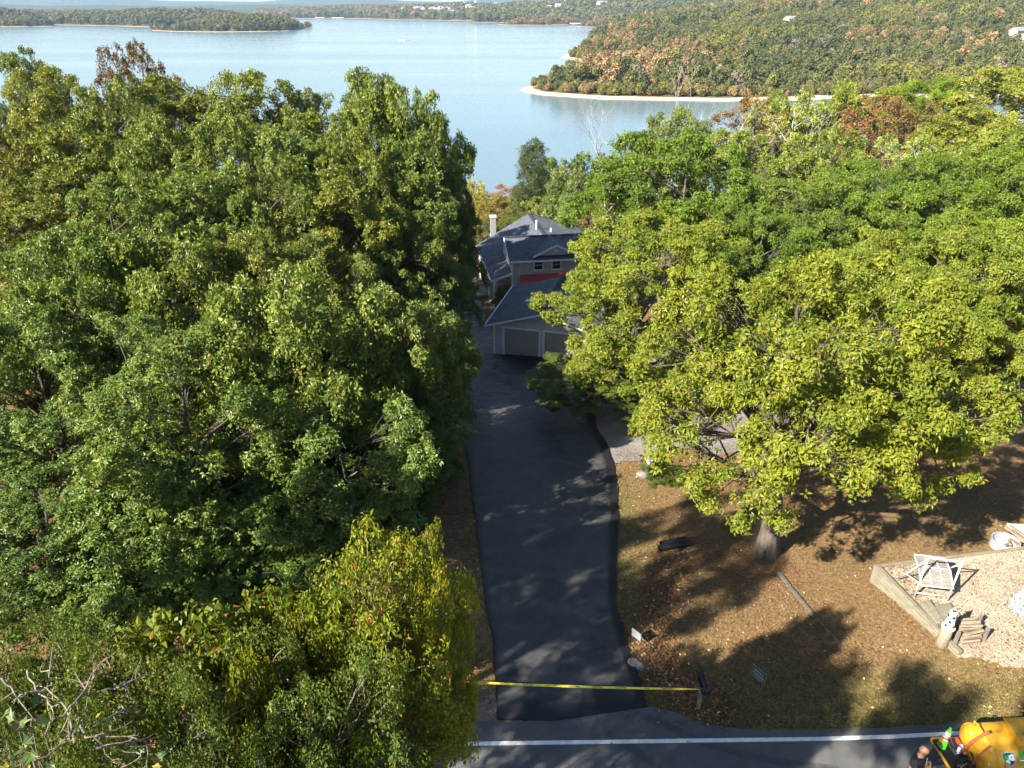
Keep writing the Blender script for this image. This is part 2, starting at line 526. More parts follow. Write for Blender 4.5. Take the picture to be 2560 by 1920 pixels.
def far_land_mat(name, cols, sand_z):
    m, nt, b = new_mat(name)
    n = noise(nt, 0.02, 5, 0.7); n2 = noise(nt, 0.3, 4, 0.7)
    r = ramp(nt, n.outputs[0], [(0.3, cols[0]), (0.5, cols[1]), (0.7, cols[2])])
    g = N(nt, 'ShaderNodeNewGeometry'); sx = N(nt, 'ShaderNodeSeparateXYZ'); nt.links.new(g.outputs['Position'], sx.inputs[0])
    sf = ramp(nt, math_n(nt, 'MULTIPLY', math_n(nt, 'SUBTRACT', sand_z, sx.outputs[2]), 2.0, True), [(0.3, (0, 0, 0)), (0.7, (1, 1, 1))])
    sand = ramp(nt, n2.outputs[0], [(0.3, (0.36, 0.28, 0.19)), (0.7, (0.56, 0.46, 0.34))])
    c = mix(nt, sf.outputs[0], r.outputs[0], sand.outputs[0])
    nt.links.new(c, b.inputs['Base Color']); b.inputs['Roughness'].default_value = 0.95
    b.inputs['Specular IOR Level'].default_value = 0.1
    return m
M['farland'] = far_land_mat('wooded_shore_soil', [(0.06, 0.05, 0.025), (0.08, 0.07, 0.03), (0.11, 0.085, 0.045)], LAKE_Z + 1.0)
M['farland2'] = far_land_mat('distant_shore_soil', [(0.06, 0.05, 0.025), (0.08, 0.07, 0.03), (0.11, 0.085, 0.045)], LAKE_Z + 0.55)
M['farhill'] = far_land_mat('distant_wooded_ridge', [(0.025, 0.045, 0.02), (0.04, 0.055, 0.022), (0.07, 0.055, 0.03)], LAKE_Z - 5)
#@@STRUCTURE
# ------------------------------------------------------------------ the ground
def seg_dist(x, y, poly):
    d = np.full(np.shape(x), 1e9)
    for a, b in zip(poly[:-1], poly[1:]):
        ax, ay, bx, by = a[0], a[1], b[0], b[1]
        L2 = (bx - ax) ** 2 + (by - ay) ** 2 + 1e-9
        t = np.clip(((x - ax) * (bx - ax) + (y - ay) * (by - ay)) / L2, 0, 1)
        d = np.minimum(d, np.hypot(x - ax - t * (bx - ax), y - ay - t * (by - ay)))
    return d

def in_poly(x, y, poly):
    ins = np.zeros(np.shape(x), bool)
    n = len(poly)
    for i in range(n):
        x1, y1 = poly[i][0], poly[i][1]; x2, y2 = poly[(i + 1) % n][0], poly[(i + 1) % n][1]
        c = ((y1 > y) != (y2 > y)) & (x < (x2 - x1) * (y - y1) / (y2 - y1 + 1e-12) + x1)
        ins ^= c
    return ins

DR_L = [(1243, 1800), (1239, 1650), (1223, 1560), (1206, 1461), (1194, 1351), (1184, 1261), (1174, 1187), (1159, 1085), (1137, 979), (1125, 909)]
DR_R = [(1621, 1770), (1599, 1704), (1576, 1631), (1553, 1571), (1538, 1496), (1543, 1398), (1546, 1300), (1541, 1203), (1525, 1124), (1492, 1069), (1478, 1000), (1490, 930), (1492, 905)]
dl = np.array([G(*p) for p in DR_L]); dr = np.array([G(*p) for p in DR_R])
_dy = np.linspace(5, 60, 1101)
def _sm(a): 
    k = np.exp(-0.5 * (np.arange(-30, 31) / 14.0) ** 2); k /= k.sum()
    return np.convolve(np.pad(a, 30, mode='edge'), k, mode='valid')
_dlx = _sm(np.interp(_dy, dl[:, 1], dl[:, 0])); _drx = _sm(np.interp(_dy, dr[:, 1], dr[:, 0]))
def drive_x(y):
    return np.interp(y, _dy, _dlx), np.interp(y, _dy, _drx)

SWALE = [G(*p) for p in [(1700, 1360), (1675, 1420), (1650, 1500), (1622, 1590), (1650, 1660), (1700, 1715), (1745, 1750), (1800, 1770)]]

def grid_mesh(name, xs, ys, zf, mat, attr_f=None, smooth=True):
    X, Y = np.meshgrid(xs, ys)
    Z = zf(X, Y)
    V = np.stack([X.ravel(), Y.ravel(), Z.ravel()], 1)
    nx, ny = len(xs), len(ys)
    i = np.arange(nx - 1)[None, :] + np.arange(ny - 1)[:, None] * nx
    F = np.stack([i, i + 1, i + 1 + nx, i + nx], -1).reshape(-1, 4)
    attrs = [(n, 'POINT', a.ravel()) for n, a in (attr_f(X, Y) if attr_f else [])]
    return mesh_np(name, V, F, mat, smooth, attrs)

def ground_attr(X, Y):
    lx, rx = drive_x(Y)
    forest = sstep(0.6, 4.0, lx - X) * sstep(14, 16.5, Y)
    forest = np.maximum(forest, sstep(48, 62, Y) * 0.8)
    forest = np.maximum(forest, sstep(3.5, 1.0, Y) * (X < 3))
    d = seg_dist(X, Y, SWALE)
    lit = np.maximum(forest, sstep(1.1, 0.35, d))
    lawn_cover = sstep(24, 12, X) * sstep(4, 6, X) * 0.35 * sstep(14.5, 16.5, Y)  # thinner litter colour across the right-hand lawn, fading out to the right
    lit = np.maximum(lit, lawn_cover)
    rgt = X - rx
    green = sstep(1.5, 0.3, rgt) * sstep(-0.2, 0.1, rgt) * sstep(30, 24, Y)
    green = np.maximum(green, sstep(15.2, 13.6, Y) * (X > 3) * 0.9)
    return [('litter', np.clip(lit, 0, 1)), ('green', np.clip(green * (1 - sstep(0.9, 0.4, d)), 0, 1))]

xs = np.concatenate([np.arange(-180, -26, 6.), np.arange(-26, 46, 0.5), np.arange(46, 210, 6.)])
ys = np.concatenate([np.arange(-30, 2, 4.), np.arange(2, 66, 0.5), np.arange(66, 280, 4.)])
o = link('ground', grid_mesh('ground', xs, ys, gz, M['ground'], ground_attr)); tag(o, kind='structure')

# road along the bottom of the picture
far_px = [(1080, 1812), (1240, 1803), (1331, 1803), (1444, 1794), (1512, 1783), (1600, 1769), (1640, 1768), (1700, 1787), (1745, 1806), (1800, 1818), (1900, 1826), (2060, 1826), (2200, 1821), (2340, 1812), (2560, 1795)]
fe = np.array([W(px, py, 0.0) for px, py in far_px])
fx = np.concatenate([[-90], fe[:, 0], [90]]); fy = np.concatenate([[fe[0, 1] - 0.2], fe[:, 1], [fe[-1, 1] + 6.0]])
sx_ = np.concatenate([np.arange(-90, -4, 4.), np.arange(-4, 14, 0.15), np.arange(14, 91, 4.)])
rng0 = np.random.default_rng(5)
fyy = np.interp(sx_, fx, fy) + 0.018 * rng0.standard_normal(len(sx_)) * (np.abs(sx_ - 4) < 12)
nearx = np.where(sx_ > 14, (sx_ - 14) * 0.08, 0)
V = []; F = []
for i, (x, y) in enumerate(zip(sx_, fyy)):
    V += [(x, 4.6 + nearx[i], 0.03), (x, y, 0.03), (x, y + 0.05, -0.06)]
    if i: a = 3 * (i - 1); F += [(a, a + 3, a + 4, a + 1), (a + 1, a + 4, a + 5, a + 2)]
o = link('road', mesh_np('road', np.array(V), np.array(F), M['road'])); tag(o, kind='structure')

def ribbon(name, pts, w, mat, parent=None, z=None):
    pts = [np.array(p, float) for p in pts]
    V = []; F = []
    for i, p in enumerate(pts):
        d = pts[min(i + 1, len(pts) - 1)] - pts[max(i - 1, 0)]; d[2] = 0; d /= np.linalg.norm(d)
        s = np.array([-d[1], d[0], 0]) * w / 2
        V += [p + s, p - s]
        if i: a = 2 * (i - 1); F += [(a, a + 2, a + 3, a + 1)]
    V = np.array(V)
    if z is not None: V[:, 2] = z
    return link(name, mesh_np(name, V, np.array(F), mat), parent)

road = o
lp = [W(px, py, 0.034) for px, py in [(400, 1873), (1069, 1860.6), (1557, 1853.9), (2054, 1847), (2240, 1841), (2399, 1832.6), (2560, 1821)]]
lp = [np.array([-60, lp[0][1] - 0.4, 0.034])] + lp + [np.array([40, lp[-1][1] + 3.5, 0.034])]
ribbon('edge_line', lp, 0.115, M['paint'], road)
for tr_ in ([(1612, 1792), (1680, 1820), (1738, 1849), (1851, 1885), (1964, 1908), (2100, 1925)], [(1516, 1831), (1560, 1858), (1602, 1885), (1650, 1925)]):
    ribbon('tyre_track', [W(px, py, 0.0315) for px, py in tr_], 0.22, M['tarmark'], road)

# driveway
U = np.linspace(0, 1, 41)
yy = np.concatenate([np.linspace(dl[0, 1] - 0.15, 50.5, 120)])
V = []; wet = []; worn = []
rngd = np.random.default_rng(3)
jl = np.convolve(rngd.standard_normal(130), np.ones(4) / 4, 'same')[:120] * 0.04
jr = np.convolve(rngd.standard_normal(130), np.ones(3) / 3, 'same')[:120] * 0.05
end_l = dl[0]; end_r = dr[0]
for k, y in enumerate(yy):
    lx, rx = drive_x(y)
    lx += jl[k]; rx += jr[k]
    for u in U:
        x = lx + (rx - lx) * u
        # the lower end runs obliquely along the road
        y0 = np.interp(x, [end_l[0], (end_l[0] + end_r[0]) / 2 - 0.5, end_r[0]], [end_l[1], end_l[1] - 0.05, end_r[1]])
        yv = max(y, y0)
        V.append((x, yv, float(gz(x, yv)) + 0.055))
        w = max(float(sstep(0.925, 0.955, u + jr[k] * 0.2)), float(sstep(0.03, 0.015, u)), 0.9 * float(sstep(0.8, 0.2, yv - y0 - 0.25 * math.sin(x * 3))))
        front = float(sstep(4.5, 2.0, abs((x + 0.27 * (yv - 48)) - 2.6)) * sstep(41.5, 47, yv + 0.6 * math.sin(x * 2.1)))
        wet.append(max(w, front))
        wn_ = float(sstep(26, 42, yv)) * (0.25 + 0.75 * float(sstep(0.9, 0.1, u))) * (1 - front)
        strip = float(sstep(0.025, 0.04, u) * sstep(0.115, 0.085, u)) * 0.35
        worn.append(max(wn_, strip, 0.28))
nx, ny = len(U), len(yy)
i = np.arange(nx - 1)[None, :] + np.arange(ny - 1)[:, None] * nx
F = np.stack([i, i + 1, i + 1 + nx, i + nx], -1).reshape(-1, 4)
V = np.array(V)
# rim so that the coat has a visible edge
nV = len(V)
ring = [(0, j) for j in range(nx)] + [(k, nx - 1) for k in range(1, ny)] + [(ny - 1, j) for j in range(nx - 2, -1, -1)] + [(k, 0) for k in range(ny - 2, 0, -1)]
ri = np.array([a * nx + b for a, b in ring])
Vb = V[ri].copy(); Vb[:, 2] -= 0.12
nr = len(ri)
F2 = np.array([(ri[(q + 1) % nr], ri[q], nV + q, nV + (q + 1) % nr) for q in range(nr)])
me = mesh_np('driveway', np.concatenate([V, Vb]), np.concatenate([F, F2]), M['seal'], False,
             [('wet', 'POINT', np.array(wet + [1.0] * nr)), ('worn', 'POINT', np.array(worn + [0.0] * nr))])
driveway = link('driveway', me); tag(driveway, kind='structure')
# narrow upper drive beside the garage
ul = [G(*p) for p in [(1118, 915), (1112, 860), (1120, 800), (1135, 760), (1150, 735)]]
ur = [G(*p) for p in [(1262, 915), (1245, 875), (1226, 820), (1205, 770), (1196, 735)]]
V = []; wet = []; worn = []
for t in np.linspace(0, 1, 30):
    a = np.array([np.interp(t * 4, range(5), [p[c] for p in ul]) for c in range(2)]); b = np.array([np.interp(t * 4, range(5), [p[c] for p in ur]) for c in range(2)])
    for u in np.linspace(0, 1, 12):
        p = a + (b - a) * u
        V.append((p[0], p[1], float(gz(*p)) + 0.061)); wet.append(0.0); worn.append(1.0)
i = np.arange(11)[None, :] + np.arange(29)[:, None] * 12
F = np.stack([i, i + 1, i + 13, i + 12], -1).reshape(-1, 4)
o = link('upper_drive', mesh_np('upper_drive', np.array(V), F, M['seal'], False, [('wet', 'POINT', np.array(wet)), ('worn', 'POINT', np.array(worn))]))
tag(o, kind='structure')

# gravel parking to the right of the driveway, ragged edge
gx = np.arange(2.5, 22, 0.25); gy = np.arange(27.5, 52, 0.25)
X, Y = np.meshgrid(gx, gy)
lx, rx = drive_x(Y)
edge = 28.9 + 0.10 * (X - 5) + 0.7 * np.sin(X * 0.9) + 0.35 * np.sin(X * 2.3 + 1)
keep = (X > rx - 0.6) & (Y > edge) & (X < 19 + np.sin(Y)) & (Y < 50)
idx = -np.ones(X.shape, int); idx[keep] = np.arange(keep.sum())
Vg = np.stack([X[keep], Y[keep], gz(X[keep], Y[keep]) + 0.035], 1)
Fg = []
for r in range(X.shape[0] - 1):
    for c in range(X.shape[1] - 1):
        q = (idx[r, c], idx[r, c + 1], idx[r + 1, c + 1], idx[r + 1, c])
        if min(q) >= 0: Fg.append(q)
o = link('gravel_parking', mesh_np('gravel_parking', Vg, np.array(Fg), M['gravel'], True)); tag(o, kind='structure')

# dirt shoulder left of the driveway mouth
pp = [W(px, py, 0.02) for px, py in [(1050, 1800), (1243, 1806), (1241, 1720), (1170, 1722), (1080, 1750)]]
o = MB().slab([(p[0], p[1], float(gz(p[0], p[1])) + 0.02) for p in pp], 0.1).build('dirt_shoulder', M['dirt']); tag(o, kind='structure')

# raised pad inside the timber wall
PAD_Z = -0.10
PA = W(2190, 1412, PAD_Z + 0.1); PB = W(2402, 1632, PAD_Z + 0.1)
PDv = W(2560, 1366, PAD_Z + 0.1) - PA; PD = PA + PDv * 2.3; PD[2] = PAD_Z
padpoly = [PA[:2], PB[:2], (PB[0] + 1.2, PB[1] - 0.45), (PB[0] + 4.5, PB[1] - 0.75), (PB[0] + 12, PB[1] - 0.6), PD[:2]]
rngp = np.random.default_rng(8)
pp = []
for q in range(len(padpoly)):
    a_, b_ = np.array(padpoly[q]), np.array(padpoly[(q + 1) % len(padpoly)])
    nseg = max(2, int(np.linalg.norm(b_ - a_) / 0.12))
    for t in np.linspace(0, 1, nseg, endpoint=False):
        pp.append(a_ + (b_ - a_) * t + (rngp.normal(0, 0.07, 2) if q in (1, 2, 3) else 0))
from mathutils.geometry import tessellate_polygon
tris = tessellate_polygon([[Vector((float(p[0]), float(p[1]), 0)) for p in pp]])
Vg = np.array([(p[0], p[1], PAD_Z) for p in pp]); Fg = [t for t in tris]
o = link('gravel_pad', mesh_np('gravel_pad', Vg, np.array(Fg), M['pad'], True)); tag(o, kind='structure')

# ------------------------------------------------------------------ lake
wx = 9000.0
V = np.array([(-wx, 60, LAKE_Z), (wx, 60, LAKE_Z), (wx, 11000, LAKE_Z), (-wx, 11000, LAKE_Z)])
o = link('lake', mesh_np('lake', V, np.array([(0, 1, 2, 3)]), M['water'])); tag(o, kind='structure')

# ------------------------------------------------------------------ far land
FAR_LANDS = []
def smooth_noise(x, y, s, seed):
    r = np.random.default_rng(seed); out = 0
    for k in range(5):
        a = r.uniform(0, 6.28); f = s * r.uniform(0.6, 2.2); ph = r.uniform(0, 6.28)
        out = out + np.sin((x * math.cos(a) + y * math.sin(a)) * f + ph)
    return out / 5

# wooded peninsula across the cove
pen = [(1290, 225), (1340, 236), (1400, 241), (1500, 248), (1650, 251), (1800, 253), (1960, 251), (2200, 243)]
penb = [(1500, 76), (1478, 92), (1448, 112), (1425, 130), (1400, 144), (1440, 151), (1505, 159), (1520, 166), (1450, 172), (1390, 188), (1345, 208)]
PEN = [W(a, b, LAKE_Z) for a, b in pen] + [np.array([420, 330, 0]), np.array([1500, 330, 0]), np.array([1900, 2300, 0]), np.array([520, 2300, 0]), W(1530, 66, LAKE_Z)] + [W(a, b, LAKE_Z) for a, b in penb]
PEN2 = [p[:2] for p in PEN]
def pen_h(x, y):
    d = seg_dist(x, y, PEN2 + [PEN2[0]])
    ins = in_poly(x, y, PEN2)
    d = d + 2.6 * smooth_noise(x, y, 0.11, 9) + 1.2 * smooth_noise(x, y, 0.4, 12)
    h = LAKE_Z + np.clip(d, -2, 8) * 0.13 + 46 * (1 - np.exp(-np.maximum(d - 8, 0) / 210.0)) * sstep(330, 1000, y) ** 0.35
    h = h + 2.5 * smooth_noise(x, y, 0.012, 4) * sstep(20, 120, d)
    return np.where(ins, h, LAKE_Z - np.minimum(d, 10) * 0.2)
xs2 = np.concatenate([np.arange(-20, 330, 4.), np.arange(330, 1700, 20.)]); ys2 = np.concatenate([np.arange(310, 700, 4.), np.arange(700, 2100, 20.)])
o = link('peninsula', grid_mesh('peninsula', xs2, ys2, pen_h, M['farland'])); tag(o, kind='structure')

def far_land(name, front, sky, depth, tree_h, back_drop=True, nx=160, rows=14, mat='farland2', dist=None):
    """front: shoreline pixels; sky: skyline pixels (tree tops); depth: metres from shore to ridge"""
    a, b = max(front[0][0], sky[0][0]), min(front[-1][0], sky[-1][0])
    px = np.linspace(a, b, nx)
    fpy = np.interp(px, *zip(*front)); spy = np.interp(px, *zip(*sky))
    V = []
    for i in range(nx):
        p = W(px[i], fpy[i], LAKE_Z) if dist is None else np.append(YD(px[i], fpy[i], dist)[:2], LAKE_Z)
        q = YD(px[i], spy[i], p[1] + depth)
        zr = max(q[2] - tree_h, LAKE_Z + 0.6)
        dirv = q[:2] - p[:2]
        for r in range(rows):
            t = r / (rows - 3)
            xy = p[:2] + dirv * t
            if t <= 1:
                tt = max(t - 0.03, 0) / 0.97
                z = LAKE_Z - 0.3 + 1.4 * min(t / 0.03, 1) + (zr - LAKE_Z - 1.1) * math.sin(tt * math.pi / 2) ** 0.85
            else:
                z = zr - (t - 1) * (zr - LAKE_Z) * 2.5
            V.append((xy[0], xy[1], max(z, LAKE_Z - 1.5)))
    V = np.array(V)
    i = np.arange(rows - 1)[None, :] + np.arange(nx - 1)[:, None] * rows
    F = np.stack([i, i + rows, i + rows + 1, i + 1], -1).reshape(-1, 4)
    o = link(name, mesh_np(name, V, F, M[mat], True)); tag(o, kind='structure')
    FAR_LANDS.append((name, V.reshape(nx, rows, 3), tree_h))
    return o

far_land('wooded_point', [(380, 76), (434, 79), (542, 80), (650, 79), (723, 77), (779, 69.5)],
         [(380, 70), (434, 54), (500, 42), (560, 31), (662, 27), (716, 37), (760, 55), (779, 68)], 130, 11, nx=140)
far_land('left_shore', [(-160, 69), (0, 67), (60, 67), (131, 66)], [(-160, 8), (0, 15), (58, 22), (108, 37), (131, 63)], 160, 12, nx=90)
far_land('middle_shore', [(60, 61), (130, 62), (290, 65), (389, 68), (470, 66), (680, 62)], [(60, 24), (130, 27), (290, 25), (398, 22), (506, 23), (580, 28), (640, 40), (680, 58)], 320, 12, nx=180)
far_land('town_shore', [(640, 45), (741, 46), (903, 46.5), (1000, 49.5), (1120, 51), (1188, 52.5), (1246, 52), (1330, 50)],
         [(640, 25), (741, 22), (850, 18), (1000, 15), (1100, 13), (1150, 10), (1190, 12), (1250, 14), (1290, 8), (1330, 3)], 600, 11, nx=240)
far_land('right_shore', [(1245, 61.5), (1280, 63), (1350, 63), (1437, 61.5), (1470, 60)], [(1245, 56), (1262, 50), (1300, 39), (1400, 34), (1437, 40), (1470, 55)], 110, 11, nx=90)
far_land('boathouse_point', [(1446, 66.5), (1480, 68), (1530, 67.5), (1640, 66)], [(1446, 60), (1470, 48), (1510, 36), (1570, 30), (1640, 28)], 110, 11, nx=80)
far_land('town_hillside', [(1180, 56), (1300, 57), (1500, 58), (1800, 58), (2000, 58)], [(1180, 18), (1260, 14), (1330, 10), (1400, 4), (1480, -14), (1600, -36), (1800, -60), (2000, -70)], 800, 11, nx=160)
far_land('blue_ridge', [(-300, 24), (1300, 24), (2900, 24)], [(-300, -14), (0, -7), (250, -9), (330, -4), (400, 1.5), (480, 3), (560, 3), (640, 4.5), (690, 1), (760, -9), (900, -11), (1000, 1), (1060, 3), (1110, 4), (1150, 4), (1200, -4), (1280, -12), (1500, -10), (2900, -20)], 1200, 1, nx=300, mat='farhill', dist=6200)
far_land('near_blue_ridge', [(-300, 30), (1300, 30), (1500, 30)], [(-300, 6), (0, 9), (120, 14), (250, 12), (420, 15), (560, 12), (700, 10), (780, 13), (900, 8), (1000, 10), (1100, 6), (1300, 4), (1500, 0)], 700, 1, nx=240, mat='farhill', dist=3900)
#@@TREES
# ------------------------------------------------------------------ foliage
def unit(a):
    return a / (np.linalg.norm(a, axis=-1, keepdims=True) + 1e-9)

def leaf_arrays(P, D, Nn, L, Wd, rng, cup=0.18):
    D = unit(D); S = unit(np.cross(D, Nn)); Nn = np.cross(S, D)
    L = L[:, None]; Wd = Wd[:, None]
    mid = P + D * L * 0.45
    a = mid + S * Wd * 0.5 + Nn * Wd * cup
    b = mid - S * Wd * 0.5 + Nn * Wd * cup
    tip = P + D * L - Nn * L * 0.12
    V = np.stack([P, a, tip, b], 1).reshape(-1, 3)
    n = len(P); q = np.arange(n)[:, None] * 4
    F = np.concatenate([q + np.array([[0, 1, 2]]), q + np.array([[0, 2, 3]])], 1).reshape(-1, 3)
    return V, F, np.repeat(rng.random(n), 2)

def sprays(C, A, k, L, Wd, rng, droop=0.35, open_=1.45, base=None):
    """k leaflets radiating from each spray centre around its axis"""
    m = len(C)
    A = unit(A)
    T1 = unit(np.cross(A, rng.standard_normal((m, 3)))); T2 = np.cross(A, T1)
    C = np.repeat(C, k, 0); A = np.repeat(A, k, 0); T1 = np.repeat(T1, k, 0); T2 = np.repeat(T2, k, 0)
    ph = np.tile(np.arange(k) * 2 * np.pi / k, m) + rng.normal(0, 0.35, m * k)
    th = open_ + rng.normal(0, 0.35, m * k)
    D = np.cos(th)[:, None] * A + np.sin(th)[:, None] * (np.cos(ph)[:, None] * T1 + np.sin(ph)[:, None] * T2)
    D[:, 2] -= droop * rng.random(m * k)
    Nn = A + 0.35 * rng.standard_normal((m * k, 3))
    s = rng.uniform(0.55, 1.35, m * k)
    V, F, rnd = leaf_arrays(C + D * 0.03, D, Nn, L * s, Wd * s, rng)
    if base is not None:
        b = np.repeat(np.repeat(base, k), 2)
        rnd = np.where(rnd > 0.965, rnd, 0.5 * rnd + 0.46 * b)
    return V, F, rnd

def tubes_np(paths, n=5):
    """paths: list of (points (k,3), radii (k,))"""
    Vs = []; Fs = []; base = 0
    ang = np.arange(n) * 2 * np.pi / n
    for P, r in paths:
        P = np.asarray(P, float); k = len(P)
        T = unit(np.gradient(P, axis=0))
        ref = np.array([1.0, 0.13, 0.07])
        S = unit(np.cross(T, ref)); U_ = np.cross(T, S)
        ring = P[:, None, :] + (np.cos(ang)[None, :, None] * S[:, None, :] + np.sin(ang)[None, :, None] * U_[:, None, :]) * np.asarray(r)[:, None, None]
        Vs.append(ring.reshape(-1, 3))
        i = np.arange(k - 1)[:, None] * n; j = np.arange(n)[None, :]
        a = i + j; b = i + (j + 1) % n
        Fs.append(np.stack([a, b, b + n, a + n], -1).reshape(-1, 4) + base)
        base += k * n
    return np.concatenate(Vs), np.concatenate(Fs)

def bend(a, b, rng, k=5, sag=0.12, up=0.0):
    a = np.asarray(a, float); b = np.asarray(b, float)
    t = np.linspace(0, 1, k)[:, None]
    L = np.linalg.norm(b - a)
    off = rng.standard_normal(3) * sag * L; off[2] += up * L
    return a + (b - a) * t + off * (t * (1 - t)) * 2

def make_tree(name, seed, H, R, leafm, barkm='bark', cb=0.25, nl=13, ncl=15, nsp=14, k=6, L=0.24, Wd=0.11, lobe=(0.30, 0.46),
              clump=0.55, droop=0.35, trunk_r=None, shape='round', open_=1.45, inner=0.18, bare=0.0):
    """a prototype: returns (trunk mesh, crown mesh, H, R)"""
    rng = np.random.default_rng(seed)
    tr = trunk_r or H * 0.022
    lean = rng.normal(0, 0.04 * H, 2)
    top = np.array([lean[0], lean[1], H * 0.84])
    tp = bend((0, 0, 0), top, rng, 9, 0.03)
    tz = np.linspace(0, 1, 9)
    rad = tr * (1 - 0.86 * tz) + tr * 0.45 * np.exp(-tz * 16)
    paths = [(tp, rad)]
    C = []; A = []; Bc = []
    ga = rng.uniform(0, 6.28)
    for i in range(nl):
        f = (i + 0.5) / nl
        zf = cb + 0.10 + (0.94 - cb - 0.14) * f ** 0.9
        if shape == 'round': prof = math.sin(math.pi * min(max((zf - cb) / (1.12 - cb), 0.0), 1) ** 0.72) ** 0.8
        elif shape == 'cone': prof = max(1.05 - (zf - cb) / (1.0 - cb), 0.08)
        else: prof = min(1.0, 0.55 + 0.6 * (zf - cb)) * (1 if zf < 0.8 else 0.65)
        az = ga + i * 2.39996 + rng.normal(0, 0.25)
        out = R * prof * rng.uniform(0.5, 0.82) * (0.25 if i == nl - 1 else 1)
        lr = R * rng.uniform(*lobe) * (0.75 + 0.35 * prof)
        c = np.array([math.cos(az) * out, math.sin(az) * out, zf * H - lr * 0.25])
        # limb
        zt = min(max(c[2] - out * rng.uniform(0.5, 0.9), H * cb * 0.75), H * 0.8)
        ti = zt / (H * 0.84)
        st = np.array([np.interp(ti, tz, tp[:, q]) for q in range(3)])
        r0 = np.interp(ti, tz, rad) * 0.55
        lp_ = bend(st, c, rng, 6, 0.10, 0.10)
        paths.append((lp_, np.linspace(r0, r0 * 0.3, 6)))
        outd = unit(np.array([math.cos(az), math.sin(az), 0.25]))
        for j in range(ncl):
            d = rng.standard_normal(3); d = unit(d)
            d = unit(d + 0.45 * outd + np.array([0, 0, 0.30]))
            cc = c + d * lr * np.array([1.0, 1.0, 0.95]) * rng.uniform(0.72, 1.08)
            s0 = lp_[rng.integers(2, 6)]
            paths.append((bend(s0, cc, rng, 4, 0.12, 0.05), np.linspace(r0 * 0.28, 0.012, 4)))
            if rng.random() < bare: continue
            cr = clump * rng.uniform(0.7, 1.3)
            m = max(3, int(nsp * rng.uniform(0.75, 1.25)))
            dd = unit(rng.standard_normal((m, 3)) + 0.55 * d + np.array([0, 0, 0.25]))
            rr = cr * rng.random(m) ** 0.45
            Bc.append(np.full(m, rng.random()))
            C.append(cc + dd * rr[:, None] * np.array([1.0, 1.0, 0.9]))
            A.append(dd * 0.8 + np.array([0, 0, 0.40]) + 0.5 * rng.standard_normal((m, 3)))
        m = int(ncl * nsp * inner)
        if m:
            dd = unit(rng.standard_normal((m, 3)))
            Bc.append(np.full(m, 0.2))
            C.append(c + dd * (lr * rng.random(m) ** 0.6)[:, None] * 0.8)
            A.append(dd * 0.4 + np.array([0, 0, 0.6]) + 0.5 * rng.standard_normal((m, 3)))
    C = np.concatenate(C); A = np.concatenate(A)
    V, F, rnd = sprays(C, A, k, L, Wd, rng, droop, open_, np.concatenate(Bc))
    crown = mesh_np(name + '_crown', V, F, M[leafm], False, [('rnd', 'FACE', rnd)])
    TV, TF = tubes_np(paths, 6)
    trunk = mesh_np(name + '_trunk', TV, TF, M[barkm], True)
    zt = np.percentile(V[:, 2], 99.5); rt = np.percentile(np.hypot(V[:, 0], V[:, 1]), 98)
    return dict(trunk=trunk, crown=crown, H=float(zt), R=float(rt), n=len(F))

PR = {}
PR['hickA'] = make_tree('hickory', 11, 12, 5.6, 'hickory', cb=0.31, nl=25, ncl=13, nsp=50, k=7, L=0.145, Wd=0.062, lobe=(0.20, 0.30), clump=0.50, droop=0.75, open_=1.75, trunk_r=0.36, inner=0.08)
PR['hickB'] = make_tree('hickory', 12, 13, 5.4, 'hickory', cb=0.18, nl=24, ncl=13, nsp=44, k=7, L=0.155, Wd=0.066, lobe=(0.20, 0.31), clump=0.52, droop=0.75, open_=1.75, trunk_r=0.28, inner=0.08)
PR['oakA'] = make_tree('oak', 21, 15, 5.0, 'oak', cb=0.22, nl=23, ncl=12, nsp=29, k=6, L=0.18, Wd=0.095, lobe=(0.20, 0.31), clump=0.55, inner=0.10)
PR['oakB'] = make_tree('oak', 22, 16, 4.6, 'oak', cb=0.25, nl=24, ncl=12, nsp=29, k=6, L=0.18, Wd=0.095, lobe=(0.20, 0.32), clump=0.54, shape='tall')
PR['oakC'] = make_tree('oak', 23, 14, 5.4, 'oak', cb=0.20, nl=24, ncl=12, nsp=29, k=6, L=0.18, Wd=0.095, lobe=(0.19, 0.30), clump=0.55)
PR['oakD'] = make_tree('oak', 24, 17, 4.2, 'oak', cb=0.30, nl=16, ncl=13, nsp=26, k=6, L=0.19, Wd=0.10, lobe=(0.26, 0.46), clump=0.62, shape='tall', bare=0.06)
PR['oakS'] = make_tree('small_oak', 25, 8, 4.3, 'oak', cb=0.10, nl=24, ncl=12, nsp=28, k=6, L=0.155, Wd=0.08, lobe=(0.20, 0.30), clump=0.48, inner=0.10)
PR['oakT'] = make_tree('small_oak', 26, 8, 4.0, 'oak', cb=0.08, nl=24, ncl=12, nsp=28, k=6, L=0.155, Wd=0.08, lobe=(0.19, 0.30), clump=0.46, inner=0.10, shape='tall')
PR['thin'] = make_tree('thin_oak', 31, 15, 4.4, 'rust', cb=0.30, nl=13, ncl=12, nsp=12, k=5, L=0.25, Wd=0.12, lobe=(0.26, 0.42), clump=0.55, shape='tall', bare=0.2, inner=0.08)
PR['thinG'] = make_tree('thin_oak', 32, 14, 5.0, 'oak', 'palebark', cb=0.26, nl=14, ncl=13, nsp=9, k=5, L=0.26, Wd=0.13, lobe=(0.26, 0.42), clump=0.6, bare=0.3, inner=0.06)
PR['cedar'] = make_tree('cedar', 41, 10, 2.6, 'cedar', cb=0.06, nl=22, ncl=14, nsp=10, k=6, L=0.20, Wd=0.05, lobe=(0.28, 0.45), clump=0.38, shape='cone', open_=1.0, droop=0.1)
